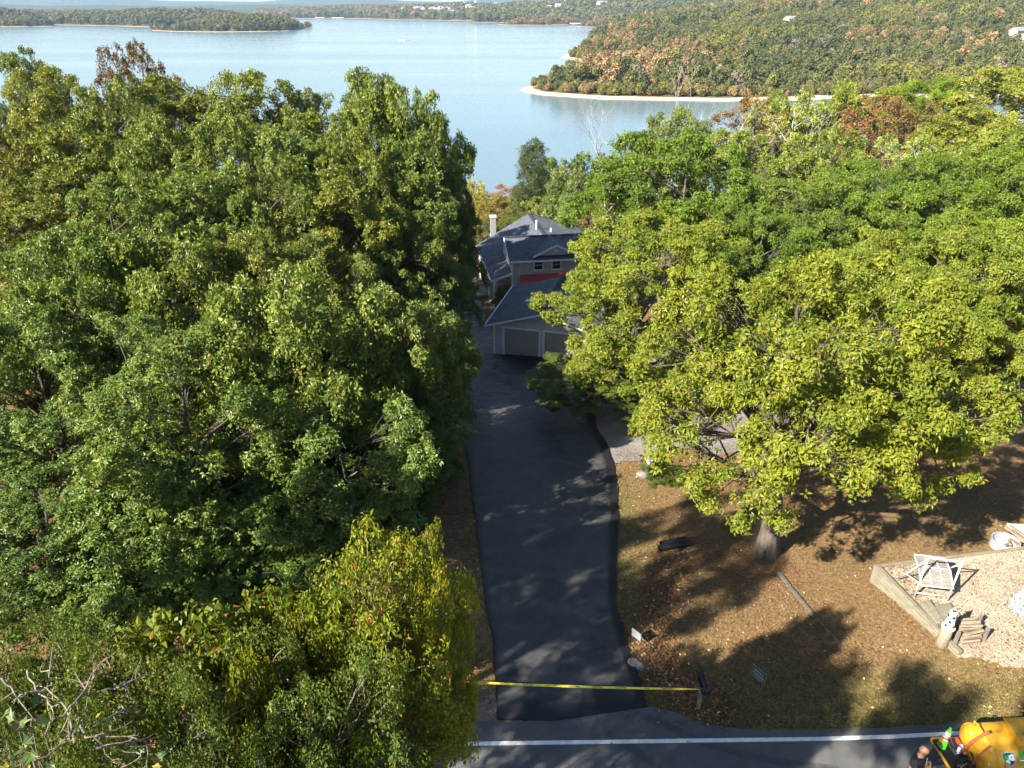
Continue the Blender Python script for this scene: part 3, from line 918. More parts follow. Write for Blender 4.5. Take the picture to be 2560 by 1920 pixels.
PR['bushy'] = make_tree('bushy_tree', 51, 7, 3.4, 'shrub', cb=0.06, nl=14, ncl=13, nsp=13, k=6, L=0.20, Wd=0.10, lobe=(0.30, 0.46), clump=0.5)

TREES = []
def place(kind, name, base, H, R, label, cat='tree', tint=(1, 1, 1), group=None, rz=None, Ry=None):
    p = PR[kind]
    rng = random.Random(hash((round(base[0], 2), round(base[1], 2))) & 0xffff)
    rz = rng.uniform(0, 6.28) if rz is None else rz
    root = empty(name, base, rz)
    root.scale = (R / p['R'], (Ry or R) / p['R'], H / p['H'])
    t = link('trunk', p['trunk'], root)
    c = link('crown', p['crown'], root); c['kind'] = 'stuff'
    c.color = (*tint, 1.0)
    tag(root, label, cat, group)
    TREES.append(root)
    return root

def tree_px(kind, name, px, py, y, wpx, label, tint=(1, 1, 1), group=None, rz=None, minh=3.0):
    """tree whose crown top stands at a photo pixel, at distance y"""
    p = YD(px, py, y)
    g = float(gz(p[0], p[1])) - 0.1
    H = max(p[2] - g, minh)
    R = 0.5 * wpx / ppm(y, p[2] - 0.35 * H)
    return place(kind, name, (p[0], p[1], g), H, R, label, tint=tint, group=group, rz=rz)

# --- right-hand yard: big yellow-green hickories
GR = 'yellow-green hickories in the yard'
ga = G(1915, 1388)
place('hickA', 'hickory_tree', (ga[0], ga[1], ga[2] - 0.1), 11.2, 5.7, 'large yellow-green hickory with its bare lower trunk rising from the brown lawn', tint=(1.12, 1.02, 0.9), group=GR, rz=1.15)
RT = [
 ('hickB', 1635, 545, 36, 575, 'bright hickory whose left boughs hang over the garage roof', (1.08, 1.02, 0.9)),
 ('hickA', 2400, 590, 31, 540, 'yellow-green hickory at the right picture edge above the gravel pad', (1.05, 1.0, 0.95)),
 ('hickB', 2150, 640, 31, 430, 'yellow-green hickory just right of and behind the bare-trunked one', (1.0, 1.0, 0.9)),
 ('hickA', 2560, 560, 32, 520, 'hickory cut by the right edge, behind the one above the pad', (0.95, 1.0, 0.9)),
 ('oakC', 1475, 905, 36, 320, 'low dark green tree over the gravel parking beside the driveway', (0.75, 0.85, 0.7)),
 ('hickB', 1700, 335, 52, 560, 'broad fresh-green tree directly behind the hickory over the garage', (0.72, 0.88, 0.8)),
 ('hickA', 1900, 520, 46, 380, 'mid-green tree filling the gap behind the bare-trunked hickory', (0.70, 0.85, 0.8)),
 ('hickB', 2110, 440, 50, 480, 'tall mid-green tree with leafy top, centre of the right-hand grove', (0.74, 0.86, 0.8)),
 ('hickA', 2330, 400, 55, 480, 'tall green tree towards the right of the grove, second from the picture edge', (0.70, 0.85, 0.75)),
 ('hickB', 2530, 380, 52, 480, 'tall green tree of the grove cut by the right picture edge', (0.78, 0.88, 0.75)),
]
for kd, px, py, y, w, lab, tint in RT:
    tree_px(kd, 'hickory_tree' if kd.startswith('hick') else 'oak_tree', px, py, y, w, lab, tint, GR if kd.startswith('hick') else None)

# --- belt of mixed trees between the grove and the cove
BT = [
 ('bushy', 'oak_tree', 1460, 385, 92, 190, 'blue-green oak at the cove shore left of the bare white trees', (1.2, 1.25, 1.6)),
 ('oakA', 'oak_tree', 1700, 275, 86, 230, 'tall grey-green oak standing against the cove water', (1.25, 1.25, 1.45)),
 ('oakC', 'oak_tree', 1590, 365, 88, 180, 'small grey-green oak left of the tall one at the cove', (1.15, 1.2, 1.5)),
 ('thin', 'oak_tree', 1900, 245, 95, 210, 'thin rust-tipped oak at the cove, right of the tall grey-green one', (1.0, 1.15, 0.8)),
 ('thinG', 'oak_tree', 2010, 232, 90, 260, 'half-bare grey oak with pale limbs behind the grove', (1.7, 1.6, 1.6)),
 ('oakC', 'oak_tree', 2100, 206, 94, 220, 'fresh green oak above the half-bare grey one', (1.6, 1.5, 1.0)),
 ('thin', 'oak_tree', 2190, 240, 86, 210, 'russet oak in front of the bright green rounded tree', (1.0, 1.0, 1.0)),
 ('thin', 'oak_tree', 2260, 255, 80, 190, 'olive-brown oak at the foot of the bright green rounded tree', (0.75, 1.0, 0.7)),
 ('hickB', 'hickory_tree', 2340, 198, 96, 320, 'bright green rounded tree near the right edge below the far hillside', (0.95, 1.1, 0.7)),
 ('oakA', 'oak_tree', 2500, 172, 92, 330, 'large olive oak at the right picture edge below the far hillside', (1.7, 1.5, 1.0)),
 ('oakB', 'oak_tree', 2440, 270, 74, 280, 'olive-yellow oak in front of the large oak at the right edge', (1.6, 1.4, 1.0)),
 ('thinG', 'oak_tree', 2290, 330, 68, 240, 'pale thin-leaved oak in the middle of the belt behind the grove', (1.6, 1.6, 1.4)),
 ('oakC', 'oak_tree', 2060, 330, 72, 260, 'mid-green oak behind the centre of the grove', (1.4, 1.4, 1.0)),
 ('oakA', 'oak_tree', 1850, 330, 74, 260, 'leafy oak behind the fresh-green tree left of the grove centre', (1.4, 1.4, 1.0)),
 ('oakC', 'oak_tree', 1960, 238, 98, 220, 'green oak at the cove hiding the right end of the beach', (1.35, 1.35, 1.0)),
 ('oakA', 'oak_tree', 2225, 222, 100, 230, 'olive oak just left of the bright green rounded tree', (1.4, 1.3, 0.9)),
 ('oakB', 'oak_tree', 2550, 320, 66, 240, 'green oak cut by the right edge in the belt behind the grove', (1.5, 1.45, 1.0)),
]
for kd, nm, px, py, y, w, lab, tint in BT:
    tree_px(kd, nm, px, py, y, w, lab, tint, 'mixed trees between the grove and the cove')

# --- trees and brush behind the house
HB = [
 ('cedar', 'cedar_tree', 1332, 350, 104, 120, 'dark conical cedar rising above the house roof at the shore', (1, 1, 1)),
 ('cedar', 'cedar_tree', 1400, 430, 96, 110, 'smaller green cedar to the right of the dark conical one', (1.5, 1.6, 1.0)),
 ('bushy', 'small_tree', 1180, 452, 118, 90, 'pale yellow leafy sapling at the shore left of the chimney', (3.2, 2.3, 1.6)),
 ('bushy', 'small_tree', 1240, 488, 108, 150, 'olive bushy tree right behind the chimney', (1.9, 1.3, 1.0)),
 ('thin', 'small_tree', 1290, 470, 112, 150, 'tan-brown bushy tree behind the roof peak at the shore', (1.3, 1.2, 1.0)),
 ('bushy', 'small_tree', 1380, 490, 100, 170, 'olive-green bushy tree right of the roof peak', (1.6, 1.4, 1.0)),
 ('bushy', 'small_tree', 1445, 455, 96, 130, 'green bushy tree beside the bare white trunk', (1.4, 1.5, 0.9)),
 ('thin', 'small_tree', 1490, 505, 88, 110, 'small salmon-brown tree at the foot of the bare white trunk', (1.4, 1.1, 1.2)),
 ('thin', 'small_tree', 1525, 405, 96, 120, 'rust-leaved tree half behind the bare white trunk', (1.1, 0.9, 0.7)),
 ('bushy', 'small_tree', 1420, 545, 88, 140, 'yellow-green bush behind the right end of the house roof', (2.3, 1.9, 1.0)),
 ('bushy', 'small_tree', 1205, 560, 96, 130, 'dark brown-green bush left of the chimney behind the drive', (0.9, 0.8, 0.7)),
 ('bushy', 'small_tree', 1300, 540, 98, 150, 'dark olive bush directly behind the roof peak', (0.9, 0.85, 0.7)),
 ('bushy', 'small_tree', 1375, 395, 110, 130, 'green bushy tree at the shore just right of the dark conical cedar', (1.4, 1.45, 1.0)),
 ('thin', 'small_tree', 1425, 415, 106, 120, 'thin tan-leaved tree between the cedars and the bare white trunk', (1.3, 1.3, 1.0)),
 ('bushy', 'small_tree', 1560, 420, 92, 150, 'green bushy tree right of the bare white trunk', (1.3, 1.4, 1.0)),
 ('bushy', 'small_tree', 1340, 470, 106, 140, 'mid-olive bush under the dark conical cedar', (1.5, 1.4, 1.0)),
]
for kd, nm, px, py, y, w, lab, tint in HB:
    tree_px(kd, nm, px, py, y, w, lab, tint, 'trees and brush behind the house')

# --- the left-hand woods
LT = [  # kind, px, py(top), y, width px, tint   (back rows first)
 ('oakD', 55, 128, 82, 190, (0.9, 1.0, 1.0)), ('thin', 270, 118, 84, 110, (0.75, 0.8, 0.7)), ('thin', 345, 108, 84, 120, (0.62, 0.72, 0.6)),
 ('oakA', 110, 175, 72, 270, (1.5, 1.35, 0.9)), ('oakB', 400, 196, 74, 240, (1.3, 1.2, 0.9)), ('thin', 425, 190, 78, 120, (0.8, 0.75, 0.6)),
 ('oakC', 260, 205, 68, 250, (1.2, 1.2, 0.9)), ('oakA', 620, 186, 66, 330, (1.35, 1.3, 0.9)), ('oakD', 760, 232, 70, 200, (1.2, 1.2, 1.0)),
 ('oakB', 915, 186, 64, 230, (1.15, 1.2, 0.9)), ('oakC', 1010, 212, 62, 260, (1.15, 1.2, 0.9)), ('oakA', 1085, 288, 68, 190, (1.0, 1.05, 0.9)),
 ('oakB', 1105, 430, 82, 130, (0.6, 0.7, 0.8)),
 ('oakC', 20, 280, 58, 280, (1.3, 1.1, 0.8)), ('oakB', 180, 300, 56, 260, (1.3, 1.25, 0.8)), ('oakA', 390, 300, 54, 300, (1.2, 1.25, 0.9)),
 ('oakC', 560, 290, 55, 280, (1.25, 1.3, 1.0)), ('oakD', 720, 310, 55, 250, (1.1, 1.2, 1.0)), ('oakA', 880, 330, 56, 260, (1.25, 1.2, 0.85)),
 ('oakB', 1020, 390, 58, 240, (1.0, 1.1, 0.9)), ('oakC', 1120, 520, 62, 170, (0.8, 0.95, 0.9)),
 ('oakB', 60, 450, 46, 300, (1.2, 1.1, 0.8)), ('oakA', 280, 440, 44, 330, (1.15, 1.25, 0.95)), ('oakD', 470, 420, 46, 280, (1.1, 1.2, 0.95)),
 ('oakC', 640, 400, 47, 280, (1.1, 1.15, 0.9)), ('oakB', 830, 430, 48, 270, (1.35, 1.2, 0.75)), ('oakA', 980, 520, 50, 260, (1.05, 1.1, 0.85)),
 ('oakC', 1080, 640, 52, 210, (0.85, 0.95, 0.85)),
 ('oakA', 150, 590, 37, 400, (1.0, 1.15, 0.95)), ('oakC', 400, 560, 38, 360, (1.15, 1.2, 0.9)), ('oakB', 600, 600, 39, 330, (1.2, 1.1, 0.75)),
 ('oakD', 790, 610, 41, 300, (1.1, 1.05, 0.75)), ('oakC', 960, 700, 43, 300, (0.95, 1.0, 0.8)), ('oakB', 1070, 800, 45, 220, (0.8, 0.9, 0.8)),
 ('oakC', 40, 780, 30, 430, (0.95, 1.1, 0.95)), ('oakB', 300, 800, 31, 390, (1.0, 1.15, 0.95)), ('oakA', 680, 700, 32, 460, (1.2, 1.3, 1.1)),
 ('oakC', 910, 870, 36, 330, (0.8, 0.95, 0.85)), ('oakD', 1040, 980, 38, 230, (0.7, 0.85, 0.8)),
 ('oakA', 120, 1020, 25, 440, (0.9, 1.1, 1.0)), ('oakC', 420, 960, 26, 480, (0.9, 1.1, 0.95)), ('oakB', 720, 960, 28, 440, (0.9, 1.05, 0.95)),
 ('oakC', 960, 1080, 31, 330, (0.7, 0.9, 0.85)),
 ('oakB', 60, 1240, 20.5, 420, (0.85, 1.05, 1.0)), ('oakA', 330, 1200, 21, 460, (0.9, 1.1, 1.0)), ('oakC', 640, 1160, 23, 480, (0.85, 1.05, 0.95)),
 ('oakB', 860, 1190, 25, 380, (0.75, 0.95, 0.9)),
]
LT = [((('oakS', 'oakT', 'oakS', 'oakC')[i % 4] if t[3] < 43 else t[0]),) + t[1:] for i, t in enumerate(LT)]
LT = [t for t in LT if (t[1], t[2]) not in {(680, 700), (910, 870), (960, 1080), (420, 960), (860, 1190), (960, 700), (1040, 980)}]
LT += [('oakS', 700, 690, 26.9, 500, (1.25, 1.3, 1.1)), ('oakT', 935, 735, 31.5, 400, (0.95, 1.0, 0.85)), ('oakS', 1050, 770, 38.5, 280, (0.85, 0.95, 0.85)), ('oakC', 430, 880, 22.8, 520, (1.0, 1.15, 1.0)),
       ('oakT', 850, 1000, 23.8, 430, (0.85, 1.05, 0.95)), ('oakT', 985, 1010, 30.2, 300, (0.75, 0.92, 0.85))]
rows_ = {}
for t in LT:
    key = 0 if t[3] > 61 else 1 if t[3] > 51.9 else 2 if t[3] > 43.5 else 3 if t[3] > 35.5 else 4 if t[3] > 29.9 else 5 if t[3] > 24.9 else 6
    rows_.setdefault(key, []).append(t)
rn = ['row nearest the lake', 'second row from the lake', 'third row from the lake', 'middle row', 'third row from the road', 'second row from the road', 'row nearest the road']
ords = ['first', 'second', 'third', 'fourth', 'fifth', 'sixth', 'seventh', 'eighth', 'ninth', 'tenth', 'eleventh', 'twelfth', 'thirteenth', 'fourteenth']
for key, ts in rows_.items():
    ts.sort(key=lambda t: t[1])
    for i, (kd, px, py, y, w, tint) in enumerate(ts):
        colr = 'rust-brown' if kd == 'thin' else ('olive-yellow' if tint[0] > 1.25 else 'light green' if tint[1] > 1.14 else 'dark green' if tint[1] < 1.0 else 'mid-green')
        tree_px(kd, 'oak_tree', px, py, y * (0.82 if y > 30 else 0.86), w * 1.08, '%s oak, left-hand woods, %s from left in the %s' % (colr, ords[i], rn[key]), tint, 'oaks of the left-hand woods')
# tall oaks of the same woods standing just outside the left picture edge; they shade the driveway
for (x, y, H, R, lab) in [(-15.8, 7.2, 16.5, 4.0, 'tall oak just outside the left edge where the woods meet the road'), (-13.6, 5.0, 20.5, 4.3, 'tall roadside oak left of the picture, nearest the camera'), (-6.0, -3.4, 19.5, 4.0, 'tall roadside oak behind the camera')]:
    place('oakA' if y < 20 else 'oakB', 'oak_tree', (x, y, float(gz(x, y)) - 0.1), H, R, lab, tint=(1.1, 1.1, 0.9), group='oaks of the left-hand woods')

# --- foreground growth on the near side of the road, bottom left
def make_sapling(name, seed, H, R, leafm, cb, nl, ncl, nsp, k, L, Wd, droop, clump, twigs=0, **kw):
    p = make_tree(name, seed, H, R, leafm, 'twig', cb=cb, nl=nl, ncl=ncl, nsp=nsp, k=k, L=L, Wd=Wd, droop=droop, clump=clump, trunk_r=0.08, lobe=(0.34, 0.52), **kw)
    return p
PR['cherry'] = make_sapling('cherry', 61, 11, 1.9, 'cherry', 0.52, 13, 13, 26, 5, 0.105, 0.046, 0.9, 0.34, open_=1.6, inner=0.25)
PR['fshrub'] = make_sapling('honeysuckle', 62, 10.5, 1.7, 'shrub', 0.50, 13, 13, 30, 6, 0.062, 0.034, 0.2, 0.32, open_=1.3, inner=0.25)
PR['fvine'] = make_sapling('grapevine', 63, 10.5, 1.6, 'vine', 0.55, 11, 11, 11, 4, 0.12, 0.095, 0.7, 0.32, open_=1.5, inner=0.2)
FG = [
 ('cherry', 'cherry_tree', 905, 1400, 6.6, 460, 'yellow-green young cherry with drooping leaves, left of the driveway mouth', (1, 1, 1)),
 ('cherry', 'cherry_tree', 1060, 1345, 7.4, 240, 'slim upright yellow-green cherry overlapping the left edge of the driveway', (1.05, 1, 1)),
 ('cherry', 'cherry_tree', 880, 1700, 5.4, 400, 'lower green cherry crown at the bottom, left of the white road line', (0.62, 0.78, 0.8)),
 ('cherry', 'cherry_tree', 700, 1500, 6.4, 380, 'dull green cherry between the bright cherry and the grapevine thicket', (0.72, 0.78, 0.7)),
 ('fvine', 'grapevine_thicket', 430, 1540, 6.0, 470, 'grapevine thicket with yellow and orange leaves above the dead branches', (0.6, 0.75, 0.8)),
 ('fvine', 'grapevine_thicket', 600, 1660, 5.2, 260, 'small yellowish vine clump right of the dead branches', (0.75, 0.85, 0.8)),
 ('fshrub', 'honeysuckle_shrub', 600, 1600, 5.6, 420, 'honeysuckle shrub with tiny glossy leaves below the grapevine thicket', (1, 1, 1)),
 ('fshrub', 'honeysuckle_shrub', 330, 1660, 5.3, 440, 'honeysuckle shrub directly behind the dead branches', (0.95, 1, 0.9)),
 ('fshrub', 'honeysuckle_shrub', 790, 1720, 4.9, 400, 'honeysuckle shrub at the bottom edge left of the lower cherry crown', (1.0, 1.05, 1.1)),
 ('fshrub', 'honeysuckle_shrub', 90, 1560, 6.2, 420, 'dark honeysuckle shrub at the left picture edge above the dead branches', (0.8, 0.9, 0.8)),
 ('fshrub', 'honeysuckle_shrub', 500, 1800, 4.3, 380, 'honeysuckle shrub at the bottom edge among the dead branches', (0.9, 1, 0.9)),
 ('fshrub', 'honeysuckle_shrub', -10, 1650, 5.6, 300, 'honeysuckle shrub cut by the left picture edge above the large lobed leaves', (0.9, 1, 0.9)),
 ('fshrub', 'honeysuckle_shrub', 150, 1790, 4.4, 420, 'honeysuckle shrub in the bottom left corner under the bare twigs', (0.9, 0.95, 0.8)),
]
for kd, nm, px, py, y, w, lab, tint in FG:
    r_ = tree_px(kd, nm, px, py, y, w, lab, tint, 'growth on the near side of the road')
    r_['category'] = {'cherry_tree': 'tree', 'grapevine_thicket': 'vine', 'honeysuckle_shrub': 'shrub'}[nm]

# brush along the far side of the road and the left edge of the driveway
BR = [
 ('bushy', 60, 1400, 17.5, 380, 'dark brush at the left edge beyond the road, lowest in the woods', (0.9, 1.1, 0.9)),
 ('bushy', 300, 1390, 17.0, 400, 'green brush beyond the road, second clump from the left edge', (1.0, 1.15, 0.9)),
 ('bushy', 540, 1350, 17.6, 400, 'green brush beyond the road behind the grapevine thicket', (0.9, 1.1, 0.9)),
 ('bushy', 780, 1310, 18.4, 380, 'dark brush beyond the road behind the bright cherry', (0.8, 1.0, 0.9)),
 ('bushy', 950, 1270, 21.0, 320, 'dark brush at the woods edge beside the driveway verge', (0.65, 0.85, 0.8)),
 ('bushy', 1035, 1130, 27.0, 240, 'dark brush at the woods edge halfway up the driveway', (0.65, 0.85, 0.8)),
 ('bushy', 1075, 1010, 33.5, 190, 'dark brush leaning over the upper left edge of the driveway', (0.6, 0.8, 0.75)),
 ('bushy', 1110, 880, 42.0, 150, 'dark overhanging brush left of the garage front', (0.7, 0.85, 0.8)),
 ('bushy', 1132, 1615, 14.6, 110, 'small dark round shrub on the verge left of the driveway mouth', (0.55, 0.75, 0.8)),
 ('bushy', 1265, 712, 60.0, 70, 'dark shrub beside the porch between garage and house', (0.55, 0.7, 0.7)),
 ('bushy', 1560, 1290, 30.5, 120, 'low green weeds beside the boulder at the lawn edge', (0.6, 0.7, 0.5)),
]
for kd, px, py, y, w, lab, tint in BR:
    p = YD(px, py, y); g = float(gz(p[0], p[1])) - 0.05
    H = max(p[2] - g, 0.9)
    if 'weeds' in lab: p = G(1660, 1200); g = p[2] - 0.05; H = 0.7
    if 'verge left' in lab: p = G(1135, 1668); g = p[2] - 0.05; H = 1.1
    r_ = place(kd, 'brush' if 'shrub' not in lab else 'small_shrub', (p[0], p[1], g), H, 0.5 * w / ppm(p[1], p[2]), lab, 'shrub', tint, 'brush along the woods edge')

# --- bare dead trees
def dead_tree(name, base, H, seed, label, spread=0.5, lean=(0, 0), r0=None, mat='palebark', levels=4, dens=3):
    rng = np.random.default_rng(seed)
    root = empty(name, base)
    r0 = r0 or H * 0.0085
    top = np.array([lean[0] * H, lean[1] * H, H])
    tp = bend((0, 0, 0), top, rng, 9, 0.06)
    V, F = tubes_np([(tp, np.linspace(r0, r0 * 0.15, 9))], 6)
    link('trunk', mesh_np('trunk', V, F, M[mat], True), root)
    def grow(path, r, lvl, acc):
        n = dens if lvl < levels else dens + 1
        for _ in range(n):
            i = rng.integers(3, len(path))
            s = path[i]; d = unit(path[i] - path[i - 1])
            nd = unit(d * 0.9 + rng.standard_normal(3) * spread + np.array([0, 0, 0.25]))
            Ln = H * 0.42 * 0.52 ** (lvl - 1) * rng.uniform(0.6, 1.2)
            p = bend(s, s + nd * Ln, rng, 6, 0.10, 0.05)
            rr = r * 0.5
            acc.append((p, np.linspace(rr, max(rr * 0.2, 0.006), 6)))
            if lvl < levels: grow(p, rr, lvl + 1, acc)
    n = 5
    for _ in range(n):
        i = rng.integers(3, 8)
        d = unit(np.array([rng.normal(), rng.normal(), rng.uniform(0.6, 1.4)]))
        Ln = H * rng.uniform(0.2, 0.36)
        p = bend(tp[i], tp[i] + d * Ln, rng, 7, 0.12, 0.08)
        acc = [(p, np.linspace(r0 * 0.5, r0 * 0.14, 7))]
        grow(p, r0 * 0.4, 2, acc)
        V, F = tubes_np(acc, 4)
        link('limb', mesh_np('limb', V, F, M[mat], True), root)
    tag(root, label, 'tree', 'bare dead trees')
    return root
for px, py, y, lab, sd, ln in [(1515, 350, 86, 'bare white-barked dead tree leaning beside the rust-leaved one, behind the house', 3, (-0.1, 0)),
                               (1748, 285, 90, 'slender bare white dead tree standing in front of the cove shore', 4, (0.02, 0)),
                               (1690, 325, 92, 'small bare white dead tree left of the slender one at the cove', 6, (0, 0)),
                               (2000, 330, 78, 'spreading bare grey tree among the half-bare oaks behind the grove', 8, (0.05, 0))]:
    p = YD(px, py, y); g = float(gz(p[0], p[1]))
    dead_tree('dead_tree', (p[0], p[1], g), p[2] - g, sd, lab, 0.45, ln)

# dead branches close to the camera, bottom left corner
root = empty('dead_branches', (-4.6, 4.2, 0))
rng = np.random.default_rng(77)
B0 = np.array([-4.6, 4.2, 0.0])
main = [[(40, 1925, 3.7), (140, 1880, 3.9), (200, 1820, 4.2), (235, 1690, 4.8)], [(130, 1800, 4.2), (190, 1760, 4.4), (237, 1685, 4.8)],
        [(65, 1678, 4.9), (90, 1720, 4.7), (120, 1748, 4.5), (128, 1790, 4.3)], [(190, 1860, 4.0), (170, 1790, 4.3), (150, 1750, 4.5), (118, 1716, 4.7), (124, 1680, 4.9)],
        [(200, 1812, 4.1), (225, 1845, 4.0), (260, 1862, 4.0), (345, 1880, 4.0)], [(240, 1870, 3.9), (330, 1855, 4.1), (402, 1842, 4.3)],
        [(180, 1745, 4.5), (260, 1730, 4.7), (360, 1693, 5.0)], [(240, 1820, 4.1), (300, 1775, 4.5), (345, 1758, 4.7)], [(0, 1700, 4.6), (50, 1745, 4.5), (75, 1725, 4.6)]]
for mpx in main:
    P = np.array([YD(a, b, c) for a, b, c in mpx]) - B0
    t = np.linspace(0, 1, 9); P = np.stack([np.interp(t, np.linspace(0, 1, len(P)), P[:, q]) for q in range(3)], 1) + rng.normal(0, 0.012, (9, 3))
    acc = [(P, np.linspace(0.012, 0.004, 9))]
    for _ in range(5):
        i = rng.integers(3, 9); d = unit(unit(P[i] - P[i - 1]) + 0.7 * rng.standard_normal(3))
        q = bend(P[i], P[i] + d * rng.uniform(0.12, 0.4), rng, 4, 0.15)
        acc.append((q, np.linspace(0.008, 0.003, 4)))
        q2 = bend(q[2], q[2] + unit(d + 0.8 * rng.standard_normal(3)) * rng.uniform(0.08, 0.2), rng, 3, 0.1)
        acc.append((q2, np.linspace(0.005, 0.002, 3)))
    V, F = tubes_np(acc, 5)
    link('branch', mesh_np('branch', V, F, M['deadwood'], True), root)
P0 = YD(130, 1925, 3.8) - B0
V, F = tubes_np([(bend((0.3, 0.1, 0), P0, rng, 8, 0.04), np.linspace(0.09, 0.035, 8))], 7)
link('trunk', mesh_np('trunk', V, F, M['deadwood'], True), root)
tag(root, 'tangle of bare pale dead branches in the bottom left corner', 'branches')

# large lobed leaves near the camera
def lobed_leaf_mesh(mat):
    n = 15; pts = []
    for i in range(n):
        a = -math.pi * 0.86 + i * (2 * math.pi * 0.86) / (n - 1)
        r = 0.5 + (0.42 if i % 3 == 1 else 0.0) * (1.2 - abs(a) / 4)
        pts.append((math.sin(a) * r, math.cos(a) * r + 0.25, 0.10 * abs(math.sin(a)) - 0.05 * (i % 2)))
    me = bpy.data.meshes.new('leaf'); me.from_pydata([(0, -0.1, -0.06)] + pts, [], [(0, i + 1, i + 2) for i in range(n - 1)])
    me.materials.append(mat)
    return me
M['bigleaf_g'] = plain('large_green_leaf', (0.05, 0.085, 0.018), 0.5, var=0.35, scale=3)
M['bigleaf_y'] = plain('large_yellow_leaf', (0.20, 0.17, 0.025), 0.5, var=0.35, scale=3)
M['bigleaf_o'] = plain('large_orange_leaf', (0.30, 0.13, 0.03), 0.5, var=0.3, scale=3)
M['bigleaf_r'] = plain('large_russet_leaf', (0.20, 0.075, 0.04), 0.6, var=0.3, scale=3)
lms = [lobed_leaf_mesh(M[k]) for k in ('bigleaf_g', 'bigleaf_g', 'bigleaf_y', 'bigleaf_o', 'bigleaf_r')]
def leaf_spray(spots, label, yb, seed, sz):
    rng = np.random.default_rng(seed)
    P = [YD(a, b, c) for a, b, c in spots]
    c0 = np.mean(P, 0); b0 = np.array([c0[0], c0[1] - 0.3, 0.0])
    root = empty('sycamore_sprout', b0)
    stem = bend((0, 0, 0), c0 - b0 - np.array([0, 0, 0.2]), rng, 8, 0.03)
    acc = [(stem, np.linspace(0.03, 0.012, 8))]
    for p in P: acc.append((bend(stem[rng.integers(5, 8)], p - b0, rng, 4, 0.1), np.linspace(0.008, 0.003, 4)))
    V, F = tubes_np(acc, 5); link('stem', mesh_np('stem', V, F, M['twig'], True), root)
    for p in P:
        for _ in range(2):
            q = p + rng.normal(0, 0.07, 3)
            o = link('leaf', lms[rng.choice(5, p=[0.3, 0.3, 0.2, 0.1, 0.1])], root, q - b0)
            s = sz * rng.uniform(0.7, 1.3); o.scale = (s, s, s)
            o.rotation_euler = (rng.normal(0.3, 0.5), rng.normal(0, 0.5), rng.uniform(0, 6.28))
    tag(root, label, 'sapling')
leaf_spray([(20, 1760, 4.0), (40, 1800, 3.9), (60, 1830, 3.8), (15, 1850, 3.6), (50, 1880, 3.6), (110, 1830, 3.9), (75, 1790, 4.0), (20, 1900, 3.4), (100, 1890, 3.5), (10, 1810, 3.8), (60, 1910, 3.4), (130, 1850, 3.8)],
           'large lobed green and russet leaves in the bottom left corner nearest the camera', 3.5, 5, 0.075)
leaf_spray([(370, 1880, 4.1), (385, 1900, 4.0), (400, 1885, 4.1), (450, 1780, 4.6), (470, 1790, 4.6), (285, 1825, 4.3), (620, 1740, 5.0), (640, 1755, 5.0), (460, 1860, 4.2)],
           'sparse sprout of yellow and orange lobed leaves right of the dead branches', 4.0, 6, 0.06)

# ------------------------------------------------------------------ far woods
def puff_tree(name, seed, nq, size, mat, H=12.0, R=5.0, trunk=True):
    rng = np.random.default_rng(seed)
    C = []; D = []
    nl = 7
    for i in range(nl):
        az = i * 2.4 + rng.uniform(0, 1); f = (i + 0.5) / nl
        o_ = R * 0.55 * (1 - f * 0.7); lr = R * rng.uniform(0.42, 0.6) * (1 - 0.25 * f)
        c = np.array([math.cos(az) * o_, math.sin(az) * o_, H * (0.34 + 0.45 * f)])
        m = nq // nl
        d = unit(rng.standard_normal((m, 3)) + np.array([0, 0, 0.35]))
        C.append(c + d * lr * (0.75 + 0.35 * rng.random((m, 1)))); D.append(d)
    C = np.concatenate(C); D = np.concatenate(D)
    Nn = unit(D + 0.55 * rng.standard_normal(D.shape)); T = unit(np.cross(Nn, rng.standard_normal(D.shape)))
    s = size * rng.uniform(0.6, 1.3, len(C))
    V, F, rnd = leaf_arrays(C - T * s[:, None] / 2, T, Nn, s, s * 0.85, rng, 0.12)
    base = len(V)
    a = np.linspace(0, 2 * np.pi, 6)[:-1]
    TV = np.concatenate([np.stack([0.18 * np.cos(a), 0.18 * np.sin(a), 0 * a - 0.5], 1), np.stack([0.1 * np.cos(a), 0.1 * np.sin(a), 0 * a + H * 0.6], 1)])
    TF = np.array([(i, (i + 1) % 5, 5 + (i + 1) % 5) for i in range(5)] + [(i, 5 + (i + 1) % 5, 5 + i) for i in range(5)]) + base
    me = mesh_np(name, np.concatenate([V, TV]), np.concatenate([F, TF]), mat, False, [('rnd', 'FACE', np.concatenate([rnd, np.zeros(10)]))])
    me.materials.append(M['bark'])
    mi = np.zeros(len(F) + 10, np.int32); mi[len(F):] = 1
    me.polygons.foreach_set('material_index', mi)
    return me
FC = {'green': ((0.046, 0.060, 0.018), (0.145, 0.152, 0.048)), 'dark': ((0.034, 0.048, 0.018), (0.100, 0.116, 0.042)), 'olive': ((0.070, 0.076, 0.020), (0.180, 0.170, 0.048)),
      'rust': ((0.13, 0.082, 0.038), (0.27, 0.175, 0.090)), 'tan': ((0.17, 0.115, 0.05), (0.36, 0.25, 0.12)), 'lime': ((0.09, 0.105, 0.016), (0.24, 0.235, 0.04)), 'grey': ((0.11, 0.095, 0.07), (0.21, 0.18, 0.14))}
fnames = list(FC)
FM = {k: leaf_mat('far_%s_leaves' % k, c[0], c[1], c[1], 0.99, 0.2, 0.7) for k, c in FC.items()}
MID = {k: [puff_tree('mid_%s_%d' % (k, i), 100 + i * 7 + j, 560, 1.05, FM[k]) for i in range(3)] for j, k in enumerate(FC)}
LOW = {k: [puff_tree('low_%s_%d' % (k, i), 300 + i * 7 + j, 170, 2.0, FM[k]) for i in range(2)] for j, k in enumerate(FC)}

